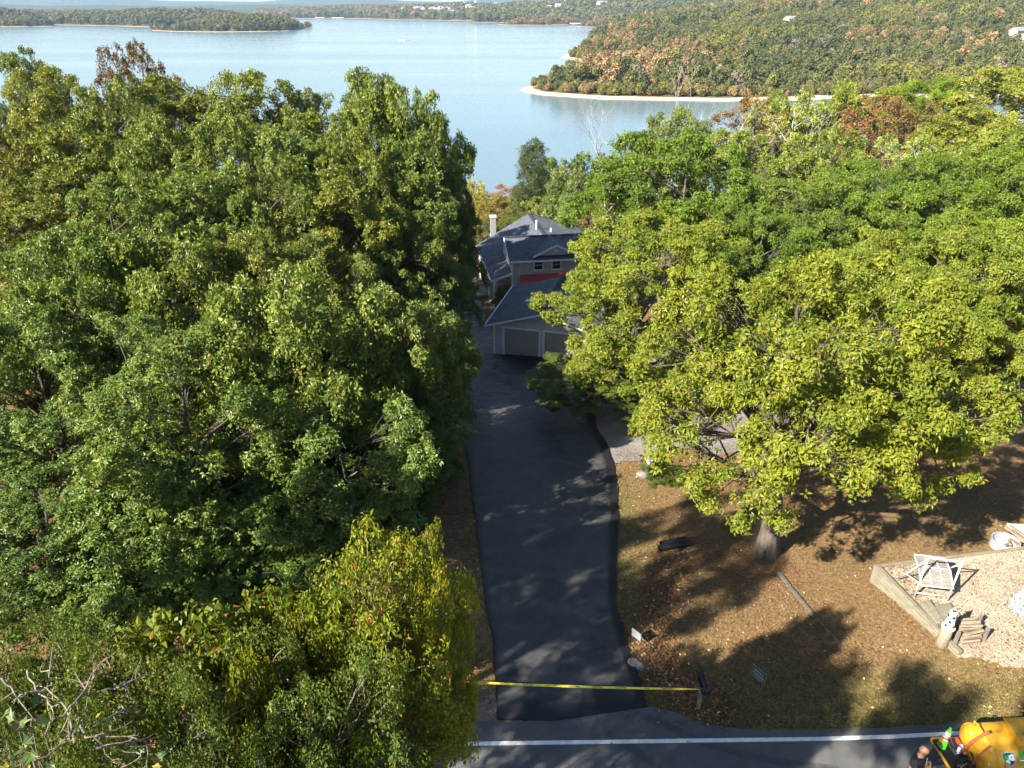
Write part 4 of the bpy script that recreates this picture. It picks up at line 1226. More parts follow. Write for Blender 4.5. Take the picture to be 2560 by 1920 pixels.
def choose_kind(x, y, rng, near=False):
    n1 = smooth_noise(x, y, 0.014 if near else 0.006, 31) + 0.30 * rng.standard_normal(np.shape(x))
    n2 = smooth_noise(x, y, 0.03, 57) + 0.32 * rng.standard_normal(np.shape(x))
    k = np.where(n1 > 0.36, np.where(n2 > 0.1, 3, np.where(n2 > -0.4, 4, 2)), np.where(n2 > 0.75, 5, np.where(n2 > 0.25, 2, np.where(n2 < -0.45, 1, 0))))
    k = np.where(rng.random(np.shape(x)) < 0.012, 6, k)
    return k
knames = ['green', 'dark', 'olive', 'rust', 'tan', 'lime', 'grey']

rng = np.random.default_rng(900)
# candidate spots on the peninsula: denser near the front
pts = []
for (x0, x1, y0, y1, st) in [(-10, 330, 320, 720, 7.5), (-10, 700, 720, 1250, 11.0), (330, 620, 330, 720, 10.0), (100, 1250, 1250, 2000, 19.0)]:
    X, Y = np.meshgrid(np.arange(x0, x1, st), np.arange(y0, y1, st))
    X = X.ravel() + rng.uniform(-0.42, 0.42, X.size) * st; Y = Y.ravel() + rng.uniform(-0.42, 0.42, Y.size) * st
    pts.append(np.stack([X, Y, np.full(X.size, st)], 1))
pts = np.concatenate(pts)
def hit_pen(px, py):
    dv = ray(px, py); ts = np.linspace(330, 2300, 3000) / dv[1]
    q = dv[None, :] * ts[:, None]; h = pen_h(q[:, 0], q[:, 1])
    i = int(np.argmax((CAM_Z + q[:, 2]) < h)) ; return np.array([q[i, 0], q[i, 1], h[i]])
PEN_HOUSES = [hit_pen(1975, 66), hit_pen(1842, 48), hit_pen(2540, 100)]
for h in PEN_HOUSES:
    dx = pts[:, 0] - h[0] * pts[:, 1] / h[1]; dy = h[1] - pts[:, 1]
    pts = pts[~((np.abs(dx) < 8) & (dy > -9) & (dy < 34))]
ins = in_poly(pts[:, 0], pts[:, 1], PEN2); d = seg_dist(pts[:, 0], pts[:, 1], PEN2 + [PEN2[0]])
pts = pts[ins & (d > 9.5)]; d = d[ins & (d > 9.5)]
hz = pen_h(pts[:, 0], pts[:, 1])
pxs = 1280 + pts[:, 0] / (pts[:, 1] * CP + (CAM_Z - hz) * SP) * FPX
vis = (pxs < 2640)
pts, d, hz, pxs = pts[vis], d[vis], hz[vis], pxs[vis]
kidx = choose_kind(pts[:, 0], pts[:, 1], rng, True)
edge_ = d < 16
kidx = np.where(edge_ & (rng.random(len(d)) < 0.5), rng.choice([5, 2, 0], len(d), p=[0.4, 0.35, 0.25]), kidx)
scl = (0.62 + 0.5 * rng.random(len(pts))) * np.clip(pts[:, 2] / 8.5, 0.85, 1.7)
scl = np.where(edge_, scl * rng.uniform(0.35, 0.85, len(d)), scl)
# hide those behind the near grove; the 280 largest in view become trees of their own
pyd = (CAM_Z - hz) / pts[:, 1]
front = np.argsort(-(scl / pts[:, 1]) * np.where(pxs > 2050, 0.3, 1.0) * np.where((d < 140), 1.0, 0.4))[:280]
own = np.zeros(len(pts), bool); own[front] = True
nm_of = {'green': ('green oak', 'oak_tree'), 'dark': ('dark green oak', 'oak_tree'), 'olive': ('olive oak', 'oak_tree'), 'rust': ('rust-brown oak', 'oak_tree'), 'tan': ('tan-leaved oak', 'oak_tree'), 'lime': ('yellow-green willow', 'willow_tree'), 'grey': ('grey leafless tree', 'bare_tree')}
def ordn(n):
    return '%d%s' % (n, 'th' if 10 < n % 100 < 14 else {1: 'st', 2: 'nd', 3: 'rd'}.get(n % 10, 'th'))
cnt = {}
for i in sorted(np.nonzero(own)[0], key=lambda q: pxs[q]):
    kn = knames[kidx[i]]
    o = link(nm_of[kn][1], MID[kn][rng.integers(3)], None, (pts[i, 0], pts[i, 1], hz[i] - 0.3))
    s = scl[i]; o.scale = (s, s, s * rng.uniform(0.85, 1.2)); o.rotation_euler = (0, 0, rng.uniform(0, 6.28))
    where = 'on the sandy rim of the peninsula' if d[i] < 18 else 'in the front woods of the peninsula' if d[i] < 60 else 'further up the peninsula woods'
    cnt[(kn, where)] = cnt.get((kn, where), 0) + 1
    tag(o, '%s %s, %s of its kind from left' % (nm_of[kn][0], where, ordn(cnt[(kn, where)])), 'tree', 'peninsula trees')

def gn_scatter(name, P, scale, rot, idx, meshes, label):
    """one 'stuff' object: instances of the tree meshes on its vertices"""
    coll = bpy.data.collections.new(name + '_kinds')
    for q, me in enumerate(meshes):
        ob = bpy.data.objects.new('kind_%02d' % q, me); coll.objects.link(ob)
    me = bpy.data.meshes.new(name)
    me.vertices.add(len(P)); me.vertices.foreach_set('co', np.ascontiguousarray(P, np.float32).ravel())
    for an, arr, ty in (('sc', scale, 'FLOAT'), ('rz', rot, 'FLOAT'), ('ki', idx, 'INT')):
        a = me.attributes.new(an, ty, 'POINT'); a.data.foreach_set('value', np.ascontiguousarray(arr, np.float32 if ty == 'FLOAT' else np.int32))
    o = link(name, me)
    ng = bpy.data.node_groups.new(name, 'GeometryNodeTree')
    ng.interface.new_socket('Geometry', in_out='INPUT', socket_type='NodeSocketGeometry')
    ng.interface.new_socket('Geometry', in_out='OUTPUT', socket_type='NodeSocketGeometry')
    gi = ng.nodes.new('NodeGroupInput'); go = ng.nodes.new('NodeGroupOutput')
    ip = ng.nodes.new('GeometryNodeInstanceOnPoints'); ci = ng.nodes.new('GeometryNodeCollectionInfo')
    ci.inputs['Collection'].default_value = coll; ci.inputs['Separate Children'].default_value = True; ci.inputs['Reset Children'].default_value = True
    def attr(nm, ty):
        n = ng.nodes.new('GeometryNodeInputNamedAttribute'); n.data_type = ty; n.inputs['Name'].default_value = nm; return n.outputs[0]
    cx = ng.nodes.new('ShaderNodeCombineXYZ'); ng.links.new(attr('rz', 'FLOAT'), cx.inputs[2])
    e2r = ng.nodes.new('FunctionNodeEulerToRotation'); ng.links.new(cx.outputs[0], e2r.inputs[0])
    ng.links.new(gi.outputs[0], ip.inputs['Points']); ng.links.new(ci.outputs[0], ip.inputs['Instance'])
    ip.inputs['Pick Instance'].default_value = True
    ng.links.new(attr('ki', 'INT'), ip.inputs['Instance Index']); ng.links.new(e2r.outputs[0], ip.inputs['Rotation'])
    ng.links.new(attr('sc', 'FLOAT'), ip.inputs['Scale'])
    ng.links.new(ip.outputs[0], go.inputs[0])
    md = o.modifiers.new('scatter', 'NODES'); md.node_group = ng
    tag(o, label, 'woods', None, 'stuff')
    return o
r_ = ~own
midl = [MID[k][i] for k in knames for i in range(3)]
P = np.stack([pts[r_, 0], pts[r_, 1], hz[r_] - 0.3], 1)
bx_ = rng.uniform(0, 330, 26000); by_ = rng.uniform(325, 700, 26000)
bd = seg_dist(bx_, by_, PEN2 + [PEN2[0]]); kb = in_poly(bx_, by_, PEN2) & (bd > 6.5) & (bd < 22) & (rng.random(26000) < 0.8)
bx_, by_ = bx_[kb], by_[kb]
PB_ = np.stack([bx_, by_, pen_h(bx_, by_) - 0.5], 1); nb = len(bx_)
gn_scatter('peninsula_woods', np.concatenate([P, PB_]), np.concatenate([scl[r_], rng.uniform(0.2, 0.5, nb)]), rng.uniform(0, 6.28, r_.sum() + nb), np.concatenate([kidx[r_] * 3 + rng.integers(0, 3, r_.sum()), rng.choice([0, 1, 2, 4, 5], nb) * 3 + rng.integers(0, 3, nb)]), midl, 'autumn woods of green and rust oaks covering the peninsula hillside')

lowl = [LOW[k][i] for k in knames for i in range(2)]
for (nm, Vg, th), spacing, lab in zip(FAR_LANDS[:7], (7, 8.5, 11, 15, 7, 7, 15),
        ('dark green woods on the low wooded point in the lake', 'woods on the shore at the far left of the lake', 'woods on the shore between the far left and the wooded point', 'woods along the distant town shore', 'rust-coloured woods on the small right-hand shore', 'rust-coloured woods on the boathouse point', 'woods on the distant town hillside')):
    rng = np.random.default_rng(len(nm))
    nx_, rows, _ = Vg.shape
    Q = []
    for i in range(nx_ - 1):
        for j in range(rows - 2):
            a, b, c = Vg[i, j], Vg[i + 1, j], Vg[i, j + 1]
            area = np.linalg.norm(np.cross(b - a, c - a))
            n = rng.poisson(min(area / spacing ** 2, 12) * (1.6 if j < 3 else 1))
            for _ in range(n):
                u, v = rng.random(2)
                p = a * (1 - u) * (1 - v) + b * u * (1 - v) + c * (1 - u) * v + Vg[i + 1, j + 1] * u * v
                if p[2] > LAKE_Z + 0.95: Q.append(p)
    Q = np.array(Q)
    k = choose_kind(Q[:, 0], Q[:, 1], rng)
    if nm in ('right_shore', 'boathouse_point'): k = np.where(rng.random(len(k)) < 0.55, 3, k)
    else: k = np.where((k == 3) & (rng.random(len(k)) < 0.55), 0, k)
    sc_ = rng.uniform(0.65, 1.15, len(Q)) * th / 11.5 * max(spacing / 9.0, 0.85)
    gn_scatter(nm + '_woods', Q - np.array([0, 0, 0.4]), sc_, rng.uniform(0, 6.28, len(Q)), k * 2 + rng.integers(0, 2, len(Q)), lowl, lab)
# ------------------------------------------------------------------ garage
def frame(o, ux, uy):
    """matrix with local x along ux, local y along uy"""
    m = Matrix.Identity(4)
    m.col[0][0:3] = (ux[0], ux[1], 0); m.col[1][0:3] = (uy[0], uy[1], 0); m.col[3][0:3] = o
    return m
gp = G(1236, 886)
GA = R_(-14)
gar = empty('garage', (gp[0], gp[1], gp[2]), GA)
gw, gd, gh = 7.4, 7.2, 2.62
ov = 0.55; rise = 1.1
# walls with two door openings
x1, x2, x3, x4 = 0.78, 3.38, 3.80, 6.45
dh = 2.22
t = 0.15
f = MB()
for a, b, z0, z1 in [(0, x1 - 0.12, -1.2, gh), (x2 + 0.12, x3 - 0.12, -1.2, gh), (x4 + 0.12, gw, -1.2, gh), (x1 - 0.12, x2 + 0.12, dh + 0.14, gh), (x3 - 0.12, x4 + 0.12, dh + 0.14, gh)]:
    f.box(((a + b) / 2, t / 2, (z0 + z1) / 2), (b - a, t, z1 - z0))
f.add([(0, 0, gh), (gw, 0, gh), (gw / 2, 0, gh + rise), (0, t, gh), (gw, t, gh), (gw / 2, t, gh + rise)], [(0, 1, 2), (3, 5, 4), (0, 2, 5, 3), (1, 4, 5, 2), (0, 3, 4, 1)])
f.build('front_wall', M['sidingv'], gar)
MB().box((t / 2, gd / 2 + t / 2, (gh - 1.2) / 2), (t, gd - t, gh + 1.2)).build('side_wall', M['sidingv'], gar)
MB().box((gw - t / 2, gd / 2 + t / 2, (gh - 1.2) / 2), (t, gd - t, gh + 1.2)).build('side_wall', M['sidingv'], gar)
b_ = MB().box((gw / 2, gd - t / 2, (gh - 1.2) / 2), (gw - 2 * t, t, gh + 1.2))
b_.add([(0.02, gd - t, gh), (gw - 0.02, gd - t, gh), (gw / 2, gd - t, gh + rise), (0.02, gd, gh), (gw - 0.02, gd, gh), (gw / 2, gd, gh + rise)], [(0, 1, 2), (3, 5, 4), (0, 2, 5, 3), (1, 4, 5, 2)])
b_.build('back_wall', M['sidingv'], gar)
for (a, b) in ((x1, x2), (x3, x4)):
    door = MB().box(((a + b) / 2, 0.17, dh / 2), (b - a, 0.02, dh)).build('garage_door', M['doorpanel'], gar)
    n = 4
    for q in range(n):
        z0 = q * dh / n
        for h_ in range(4):
            w4 = (b - a) / 4
            MB().box((a + w4 * (h_ + 0.5), 0.138, z0 + dh / n / 2), (w4 - 0.03, 0.03, dh / n - 0.03)).build('door_panel', M['doorpanel'], door, bevel=0.008)
    MB().box(((a + b) / 2, 0.10, 0.25), (0.2, 0.03, 0.04)).build('handle', M['black'], door)
    fr = MB()
    for xx in (a - 0.06, b + 0.06): fr.box((xx, 0.06, dh / 2 + 0.0), (0.12, 0.18, dh))
    fr.box(((a + b) / 2, 0.06, dh + 0.07), (b - a + 0.24, 0.18, 0.14))
    fr.build('door_frame', M['white'], gar, bevel=0.006)
for xx, yy_ in ((0.0, 0.0), (gw, 0.0)):
    MB().box((xx, yy_ - 0.003, (gh - 0.6) / 2), (0.14, 0.10, gh + 0.6)).build('corner_board', M['white'], gar)
def roof_plane(name, pts, th, par, mat=None):
    return MB().slab(pts, th).build(name, mat or M['shingle'], par)
k = rise / (gw / 2)
ez = gh - ov * k + 0.10
rl = roof_plane('roof', [(-ov, -ov, ez), (gw / 2, -ov, gh + rise + 0.10), (gw / 2, gd + ov, gh + rise + 0.10), (-ov, gd + ov, ez)], 0.09, gar)
rr_ = roof_plane('roof', [(gw / 2, -ov, gh + rise + 0.102), (gw + ov, -ov, ez), (gw + ov, gd + ov, ez), (gw / 2, gd + ov, gh + rise + 0.102)], 0.09, gar)
MB().beam((gw / 2, -ov - 0.01, gh + rise + 0.125), (gw / 2, gd + ov + 0.01, gh + rise + 0.125), 0.34, 0.035).build('ridge_cap', M['ridge'], rl)
for s in (-1, 1):
    a = (gw / 2 + s * (gw / 2 + ov), -ov - 0.012, ez - 0.05); b = (gw / 2, -ov - 0.012, gh + rise + 0.05)
    MB().beam(a, b, 0.03, 0.11).build('rake_board', M['white'], gar)
    MB().beam((a[0] + s * 0.02, -ov - 0.02, ez - 0.02), (a[0] + s * 0.02, gd + ov, ez - 0.02), 0.08, 0.09).build('gutter', M['white'], gar)
ap = [(x1 - 0.35, -0.02), (x4 + 0.6, -0.02), (x4 + 0.6, -0.62), (4.6, -0.55), (2.6, -0.42), (x1 - 0.35, -0.30)]
o = MB().prism(ap, -1.4, 0.02).build('apron_slab', M['concrete'], gar, bevel=0.02)
# floor so that nothing shows through
MB().box((gw / 2, gd / 2, -0.6), (gw - 0.32, gd - 0.32, 1.1)).build('floor_slab', M['concrete'], gar)
tag(gar, 'grey garage with taupe panel doors and a low blue-grey gable roof', 'garage')

# ------------------------------------------------------------------ house
HZ = float(gz(0, 64)) - 0.1
A8 = R_(8.5)
u = np.array([math.cos(A8), math.sin(A8)]); v = np.array([-math.sin(A8), math.cos(A8)])
HO = np.array([YD(1281, 660, 62.0)[0], 62.0])
house = empty('house', (HO[0], HO[1], 0), A8)
def hl(p):                               # world -> house local
    d = np.array(p[:2]) - HO
    return np.array([d @ u, d @ v, p[2]])
ze = YD(1275, 651, 61.6)[2]              # eave of the front block
BW, BD = 11.5, 6.0
zr = ze + 1.05
nearL = hl(W(1228, 702, -5.2)); farL = hl(W(1192, 612, -5.2)); peak = hl(YD(1321, 533, 78))
ez_l = -5.2
# main body walls (hidden mostly by roofs and trees)
xl = min(nearL[0], farL[0]) + 0.9
MB().box(((xl + 0.5 + BW) / 2, 8.6, (HZ - 3 + ez_l) / 2), (BW - xl - 0.5, 5.4, ez_l - HZ + 2.6)).build('wall', M['siding'], house)
# gable infill of the main body
kx = (peak[2] - ez_l) / (peak[0] - (nearL[0] + farL[0]) / 2)
# front two-storey block
fb = MB().box((BW / 2, BD / 2, (HZ - 2 + ze) / 2), (BW, BD, ze - HZ + 2)).build('front_block_wall', M['siding'], house)
# block gables
for xg in (0.003, BW - 0.003):
    MB().add([(xg - 0.06, 0.02, ze - 0.02), (xg - 0.06, BD, ze - 0.02), (xg - 0.06, BD / 2, zr - 0.02), (xg + 0.06, 0.02, ze - 0.02), (xg + 0.06, BD, ze - 0.02), (xg + 0.06, BD / 2, zr - 0.02)],
             [(0, 1, 2), (3, 5, 4), (0, 3, 4, 1), (1, 4, 5, 2), (2, 5, 3, 0)]).build('gable_wall', M['siding'], house)
o_ = 0.5; kf = (zr - ze) / (BD / 2)
bz = ze - o_ * kf + 0.10
br1 = roof_plane('roof', [(-0.35, -o_, bz), (BW + 0.35, -o_, bz), (BW + 0.35, BD / 2, zr + 0.10), (-0.35, BD / 2, zr + 0.10)], 0.10, house)
roof_plane('roof', [(-0.35, BD / 2, zr + 0.102), (BW + 0.35, BD / 2, zr + 0.102), (BW + 0.35, BD + 0.2, ze + 0.04), (-0.35, BD + 0.2, ze + 0.04)], 0.10, house)
MB().beam((-0.36, BD / 2, zr + 0.12), (BW + 0.36, BD / 2, zr + 0.12), 0.32, 0.04).build('ridge_cap', M['ridge'], br1)
MB().beam((-0.35, -o_ - 0.04, bz - 0.07), (BW + 0.35, -o_ - 0.04, bz - 0.07), 0.10, 0.14).build('gutter', M['white'], house)
MB().beam((-0.37, -o_, bz - 0.06), (-0.37, BD / 2, zr + 0.03), 0.04, 0.18).build('rake_board', M['white'], house)
MB().box((0.0, -0.004, (HZ + ze) / 2), (0.14, 0.12, ze - HZ - 0.1)).build('corner_board', M['white'], house)
# small decorative front gable with white rakes
gx0, gx1 = 1.85, 6.1
gm = (gx0 + gx1) / 2; gz0 = bz + 0.30; gz1 = gz0 + 0.95
yfr = -0.10
dorm = MB().add([(gx0 + 0.3, yfr, gz0), (gx1 - 0.3, yfr, gz0), (gm, yfr, gz1 - 0.05), (gx0 + 0.3, yfr + 2.2, gz0), (gx1 - 0.3, yfr + 2.2, gz0), (gm, yfr + 2.8, gz1 - 0.05)],
              [(0, 1, 2), (3, 5, 4), (0, 3, 4, 1), (0, 2, 5, 3), (1, 4, 5, 2)]).build('dormer_gable', M['siding'], house)
for s, xx in ((-1, gx0), (1, gx1)):
    roof_plane('dormer_roof', [(xx, yfr - 0.25, gz0), (gm, yfr - 0.25, gz1 + 0.05 + 0.001 * s), (gm, yfr + 3.0, gz1 + 0.05 + 0.001 * s), (xx, yfr + 2.2, gz0)], 0.06, dorm)
    MB().beam((xx, yfr - 0.27, gz0 - 0.05), (gm, yfr - 0.27, gz1 + 0.0), 0.04, 0.17).build('rake_board', M['white'], dorm)
MB().box((gm, yfr - 0.02, gz0 + 0.42), (0.34, 0.05, 0.3)).build('gable_vent', M['white'], dorm)
# windows in the front wall
def window(par, cx, cz, w, h):
    wd = MB().box((cx, 0.0, cz), (w - 0.02, 0.05, h - 0.02)).build('window', M['glass'], par)
    fr = MB()
    for s in (-1, 1):
        fr.box((cx + s * (w / 2 + 0.05), -0.02, cz), (0.10, 0.12, h + 0.2)); fr.box((cx, -0.02, cz + s * (h / 2 + 0.05)), (w, 0.12, 0.10))
    fr.build('frame', M['white'], wd, bevel=0.006)
    MB().box((cx, -0.035, cz), (w, 0.04, 0.04)).build('sash_rail', M['white'], wd)
    MB().box((cx, -0.05, cz - h / 2 - 0.12), (w + 0.3, 0.18, 0.05)).build('sill', M['white'], wd)
pw = ppm(62, ze - 1)
wz = (YD(1340, 653, 62)[2] + YD(1340, 678, 62)[2]) / 2
window(house, (1347 - 1281) / pw, wz, 0.72, 0.82)
window(house, (1393 - 1281) / pw, wz, 0.72, 0.82)
window(house, (1500 - 1281) / pw, wz, 0.72, 0.82)
# main roof: ridge runs front to back
ridge_n = np.array([peak[0] + 0.2, BD / 2 + 0.4, peak[2]])
def P3(p): return (float(p[0]), float(p[1]), float(p[2]))
lp1 = roof_plane('roof', [P3(nearL), (0.02, nearL[1] + 0.02, float(nearL[2] + kx * (0.02 - nearL[0]))), (0.02, BD / 2 + 0.4, float(ez_l + kx * (0.02 - (nearL[0] + farL[0]) / 2))), P3(ridge_n), P3(peak), P3(farL)], 0.11, house)
Rr = 9.6
right_n = (peak[0] + Rr, BD + 0.3, peak[2] - kx * Rr); right_f = (peak[0] + Rr, float(peak[1]), peak[2] - kx * Rr)
roof_plane('roof', [P3(ridge_n), P3(right_n), P3(right_f), P3(peak)], 0.11, house)
zb = HZ - 2
MB().add([P3(peak - np.array([0, 0.3, 0.12])), (right_f[0] - 0.6, right_f[1] - 0.3, right_f[2] + 0.05), P3(farL + np.array([0.5, 0, 0.02])), (right_f[0] - 0.6, right_f[1] - 0.3, zb), (farL[0] + 0.5, farL[1], zb), (peak[0], peak[1] - 0.3, zb)],
         [(0, 5, 3, 1), (0, 2, 4, 5)]).build('back_wall', M['siding'], house)
MB().beam(P3(ridge_n + np.array([0, 0, 0.03])), P3(peak + np.array([0, 0, 0.03])), 0.32, 0.05).build('ridge_cap', M['ridge'], lp1)
MB().beam((peak[0], peak[1] + 0.03, peak[2] + 0.02), (right_f[0], right_f[1] + 0.03, right_f[2] + 0.02), 0.26, 0.05).build('ridge_cap', M['ridge'], lp1)
MB().beam(P3(nearL - np.array([0, 0.03, 0.06])), (0.02, float(nearL[1] - 0.01), float(nearL[2] + kx * (0.02 - nearL[0]) - 0.06)), 0.05, 0.2).build('rake_board', M['white'], house)
MB().beam(P3(nearL - np.array([0.05, 0, 0.06])), P3(farL - np.array([0.05, 0, 0.06])), 0.11, 0.13).build('gutter', M['white'], house)
# porch under the left eave
for q in range(4):
    p = nearL + (farL - nearL) * (q / 3.0); MB().box((p[0] + 0.3, p[1] + 0.25, (HZ - 0.8 + ez_l) / 2), (0.14, 0.14, ez_l - HZ + 0.6)).build('porch_post', M['white'], house)
MB().box((-0.95, 4.8, HZ + 0.05), (1.8, 9.6, 0.3)).build('porch_floor', M['deck'], house)
MB().box((0.02 - 0.08, 3.2, HZ + 1.3), (0.06, 5.0, 2.3)).build('porch_wall', M['brownwall'], house)
# chimney and pipes
cpos = hl(YD(1233, 590, 75.5))
ch = MB().box((cpos[0], cpos[1], cpos[2] - 1.6), (0.56, 0.56, 7.2)).build('chimney', M['flue'], house)
ztop = hl(YD(1233, 541, 75.5))[2]
for zz in range(11): MB().box((cpos[0], cpos[1], cpos[2] - 1.6 + 0.35 * zz + 0.1 - 0.05), (0.58, 0.58, 0.02)).build('siding_course', M['flue'], ch)
MB().box((cpos[0], cpos[1], ztop + 0.02), (0.66, 0.66, 0.10)).build('cap', M['white'], ch)
MB().box((cpos[0], cpos[1], cpos[2] + 0.1), (0.74, 0.74, 0.10)).build('flashing', M['galv'], ch)
for px, py, hh, r0 in ((1341, 572, 0.75, 0.10), (1377, 584, 0.42, 0.09)):
    p = hl(YD(px, py, 72.0)); zr_ = peak[2] - kx * (p[0] - peak[0])
    MB().tube([(p[0], p[1], zr_ - 0.2), (p[0], p[1], zr_ + hh)], r0, 10).build('vent_pipe', M['white'], house)
tag(house, 'grey two-storey lake house with a large hipped blue-grey shingle roof', 'house')

# red metal lean-to roof between garage and house
ra = YD(1299, 689, 61.7); rb = YD(1440, 695, 61.7); rc = YD(1292, 727, 60.0)
lean = empty('lean_to', (ra[0], ra[1], 0), A8)
L_ = float(np.linalg.norm(rb[:2] - ra[:2])) + 1.5
dz = float(rc[2] - ra[2]); dzz = min(dz, -0.25)
n = 12
for q in range(n):
    a0 = q * L_ / n; a1 = (q + 1) * L_ / n
    pan = MB().slab([(a0 + 0.01, -1.9, ra[2] + dzz), (a1 - 0.01, -1.9, ra[2] + dzz), (a1 - 0.01, 0.18, ra[2]), (a0 + 0.01, 0.18, ra[2])], 0.03).build('roof_panel', M['redmetal'], lean)
    MB().beam((a1, -1.9, ra[2] + dzz + 0.02), (a1, 0.18, ra[2] + 0.02), 0.035, 0.05).build('seam', M['redmetal'], pan)
for q in (0.15, L_ / 2, L_ - 0.15):
    MB().box((q, -1.75, (ra[2] + dzz + HZ - 1) / 2), (0.12, 0.12, ra[2] + dzz - HZ + 0.9)).build('post', M['white'], lean)
tag(lean, 'red ribbed metal lean-to roof between the garage and the house', 'roof')

# wooden walkway by the porch
wk = [G(*p) for p in [(1190, 748), (1226, 742), (1222, 700), (1186, 700)]]
walk = empty('boardwalk', wk[0], 0)
b0 = wk[0]
n = 14
for q in range(n):
    t0, t1 = q / n, (q + 0.93) / n
    pts = [wk[0] + (wk[3] - wk[0]) * t0, wk[1] + (wk[2] - wk[1]) * t0, wk[1] + (wk[2] - wk[1]) * t1, wk[0] + (wk[3] - wk[0]) * t1]
    MB().slab([(p[0] - b0[0], p[1] - b0[1], p[2] - b0[2] + 0.30) for p in pts], 0.05).build('plank', M['deck'], walk)
for a, b in ((0, 3), (1, 2)):
    MB().beam(wk[a] - b0 + np.array([0, 0, 0.12]), wk[b] - b0 + np.array([0, 0, 0.12]), 0.10, 0.24).build('edge_beam', M['greyboard'], walk)
MB().beam(wk[0] - b0 + np.array([-0.1, -0.1, 0.15]), wk[1] - b0 + np.array([0.1, -0.1, 0.15]), 0.2, 0.2).build('step', M['greyboard'], walk)
tag(walk, 'tan plank boardwalk along the porch at the top of the drive', 'boardwalk')
# small tan shed roof behind the right end of the house
p = YD(1480, 585, 84); g = float(gz(p[0], p[1]))
shed = empty('lakeside_deck', (p[0], p[1], g), 0.2)
zt = p[2] - g
MB().box((0, 0, zt - 0.15), (5.0, 3.6, 0.16)).build('platform', M['deck'], shed)
for x in (-2.3, 2.3):
    for y in (-1.6, 1.6): MB().box((x, y, (zt - 0.8) / 2), (0.16, 0.16, zt + 0.3)).build('post', M['greyboard'], shed)
for x in np.linspace(-2.4, 2.4, 7): MB().box((x, -1.75, zt + 0.4), (0.07, 0.07, 0.95)).build('baluster', M['white'], shed)
MB().beam((-2.5, -1.75, zt + 0.92), (2.5, -1.75, zt + 0.92), 0.09, 0.06).build('handrail', M['white'], shed)
tag(shed, 'tan raised deck with white railing behind the right end of the house', 'deck')
# ------------------------------------------------------------------ small things in the yard
# retaining wall of stacked timbers round the gravel pad
tw = empty('timber_wall', (PA[0], PA[1], PAD_Z))
d2 = (PB - PA); Lw = float(np.linalg.norm(d2[:2])); ang = math.atan2(d2[1], d2[0])
hts = 0.16
def wall_run(a, b, ztop_f, ncourse, seglen, w=0.17, name='timber'):
    d = np.array(b[:2]) - np.array(a[:2]); Ln = float(np.linalg.norm(d)); n = max(1, int(round(Ln / seglen)))
    an = math.atan2(d[1], d[0])
    for c in range(ncourse):
        off = (c % 2) * 0.5
        for q in range(n + (1 if off else 0)):
            t0 = max((q - off) / n, 0); t1 = min((q + 1 - off) / n, 1)
            if t1 - t0 < 0.02: continue
            p0 = np.array(a[:2]) + d * t0; p1 = np.array(a[:2]) + d * t1
            z = ztop_f - c * (hts + 0.004) - hts / 2
            m = MB().box((0, 0, 0), ((t1 - t0) * Ln - 0.012, w + 0.012 * random.Random(c * 9 + q).uniform(-1, 1), hts))
            o = m.build(name, M['timber'], tw, bevel=0.012)
            mid = (p0 + p1) / 2 - PA[:2]
            o.location = (mid[0], mid[1], z - PAD_Z); o.rotation_euler = (0, 0, an)
wall_run(PA, PB, PAD_Z + 0.14, 5, Lw / 2.0)
DE = PA + PDv * 2.3
wall_run(PA + PDv * 0.022, DE, PAD_Z + 0.06, 3, 2.4, 0.12)
tag(tw, 'low weathered timber retaining wall round the corner of the gravel pad', 'wall')

# white scaffold frame with tilted tray platforms
def tube_part(name, par, pts, r, mat, n=8):
    return MB().tube(pts, r, n).build(name, mat, par, smooth=True)
sz = PAD_Z
s1 = W(2286, 1492, sz); s2 = W(2368, 1502, sz); s3 = W(2245, 1450, sz); s4 = W(2352, 1432, sz)
sc_o = s1.copy()
scf = empty('scaffold', sc_o)
def rel(p, dz=0.0): return (float(p[0] - sc_o[0]), float(p[1] - sc_o[1]), float(p[2] - sc_o[2] + dz))
hS = 1.75
top1 = YD(2286, 1398, s1[1] + 0.02); top2 = YD(2364, 1392, s2[1] + 0.02)
hS = float((top1[2] + top2[2]) / 2 - sz)
for p in (s1, s2): tube_part('upright', scf, [rel(p), rel(p, hS)], 0.030, M['scafwhite'])
tube_part('top_rail', scf, [rel(s1, hS - 0.05), rel(s2, hS - 0.05)], 0.026, M['scafwhite'])
tube_part('bottom_rail', scf, [rel(s1, 0.18), rel(s2, 0.18)], 0.022, M['scafwhite'])
tube_part('brace', scf, [rel(s1, hS * 0.93), rel(s3, 0.05)], 0.022, M['scafwhite'])
tube_part('brace', scf, [rel(s2, hS * 0.93), rel(s4, 0.05)], 0.022, M['scafwhite'])
tube_part('brace', scf, [rel(s1, hS * 0.35), rel(s3 + (s1 - s3) * 0.15, 0.45)], 0.018, M['scafwhite'])
tube_part('brace', scf, [rel(s2, hS * 0.35), rel(s4 + (s2 - s4) * 0.15, 0.45)], 0.018, M['scafwhite'])
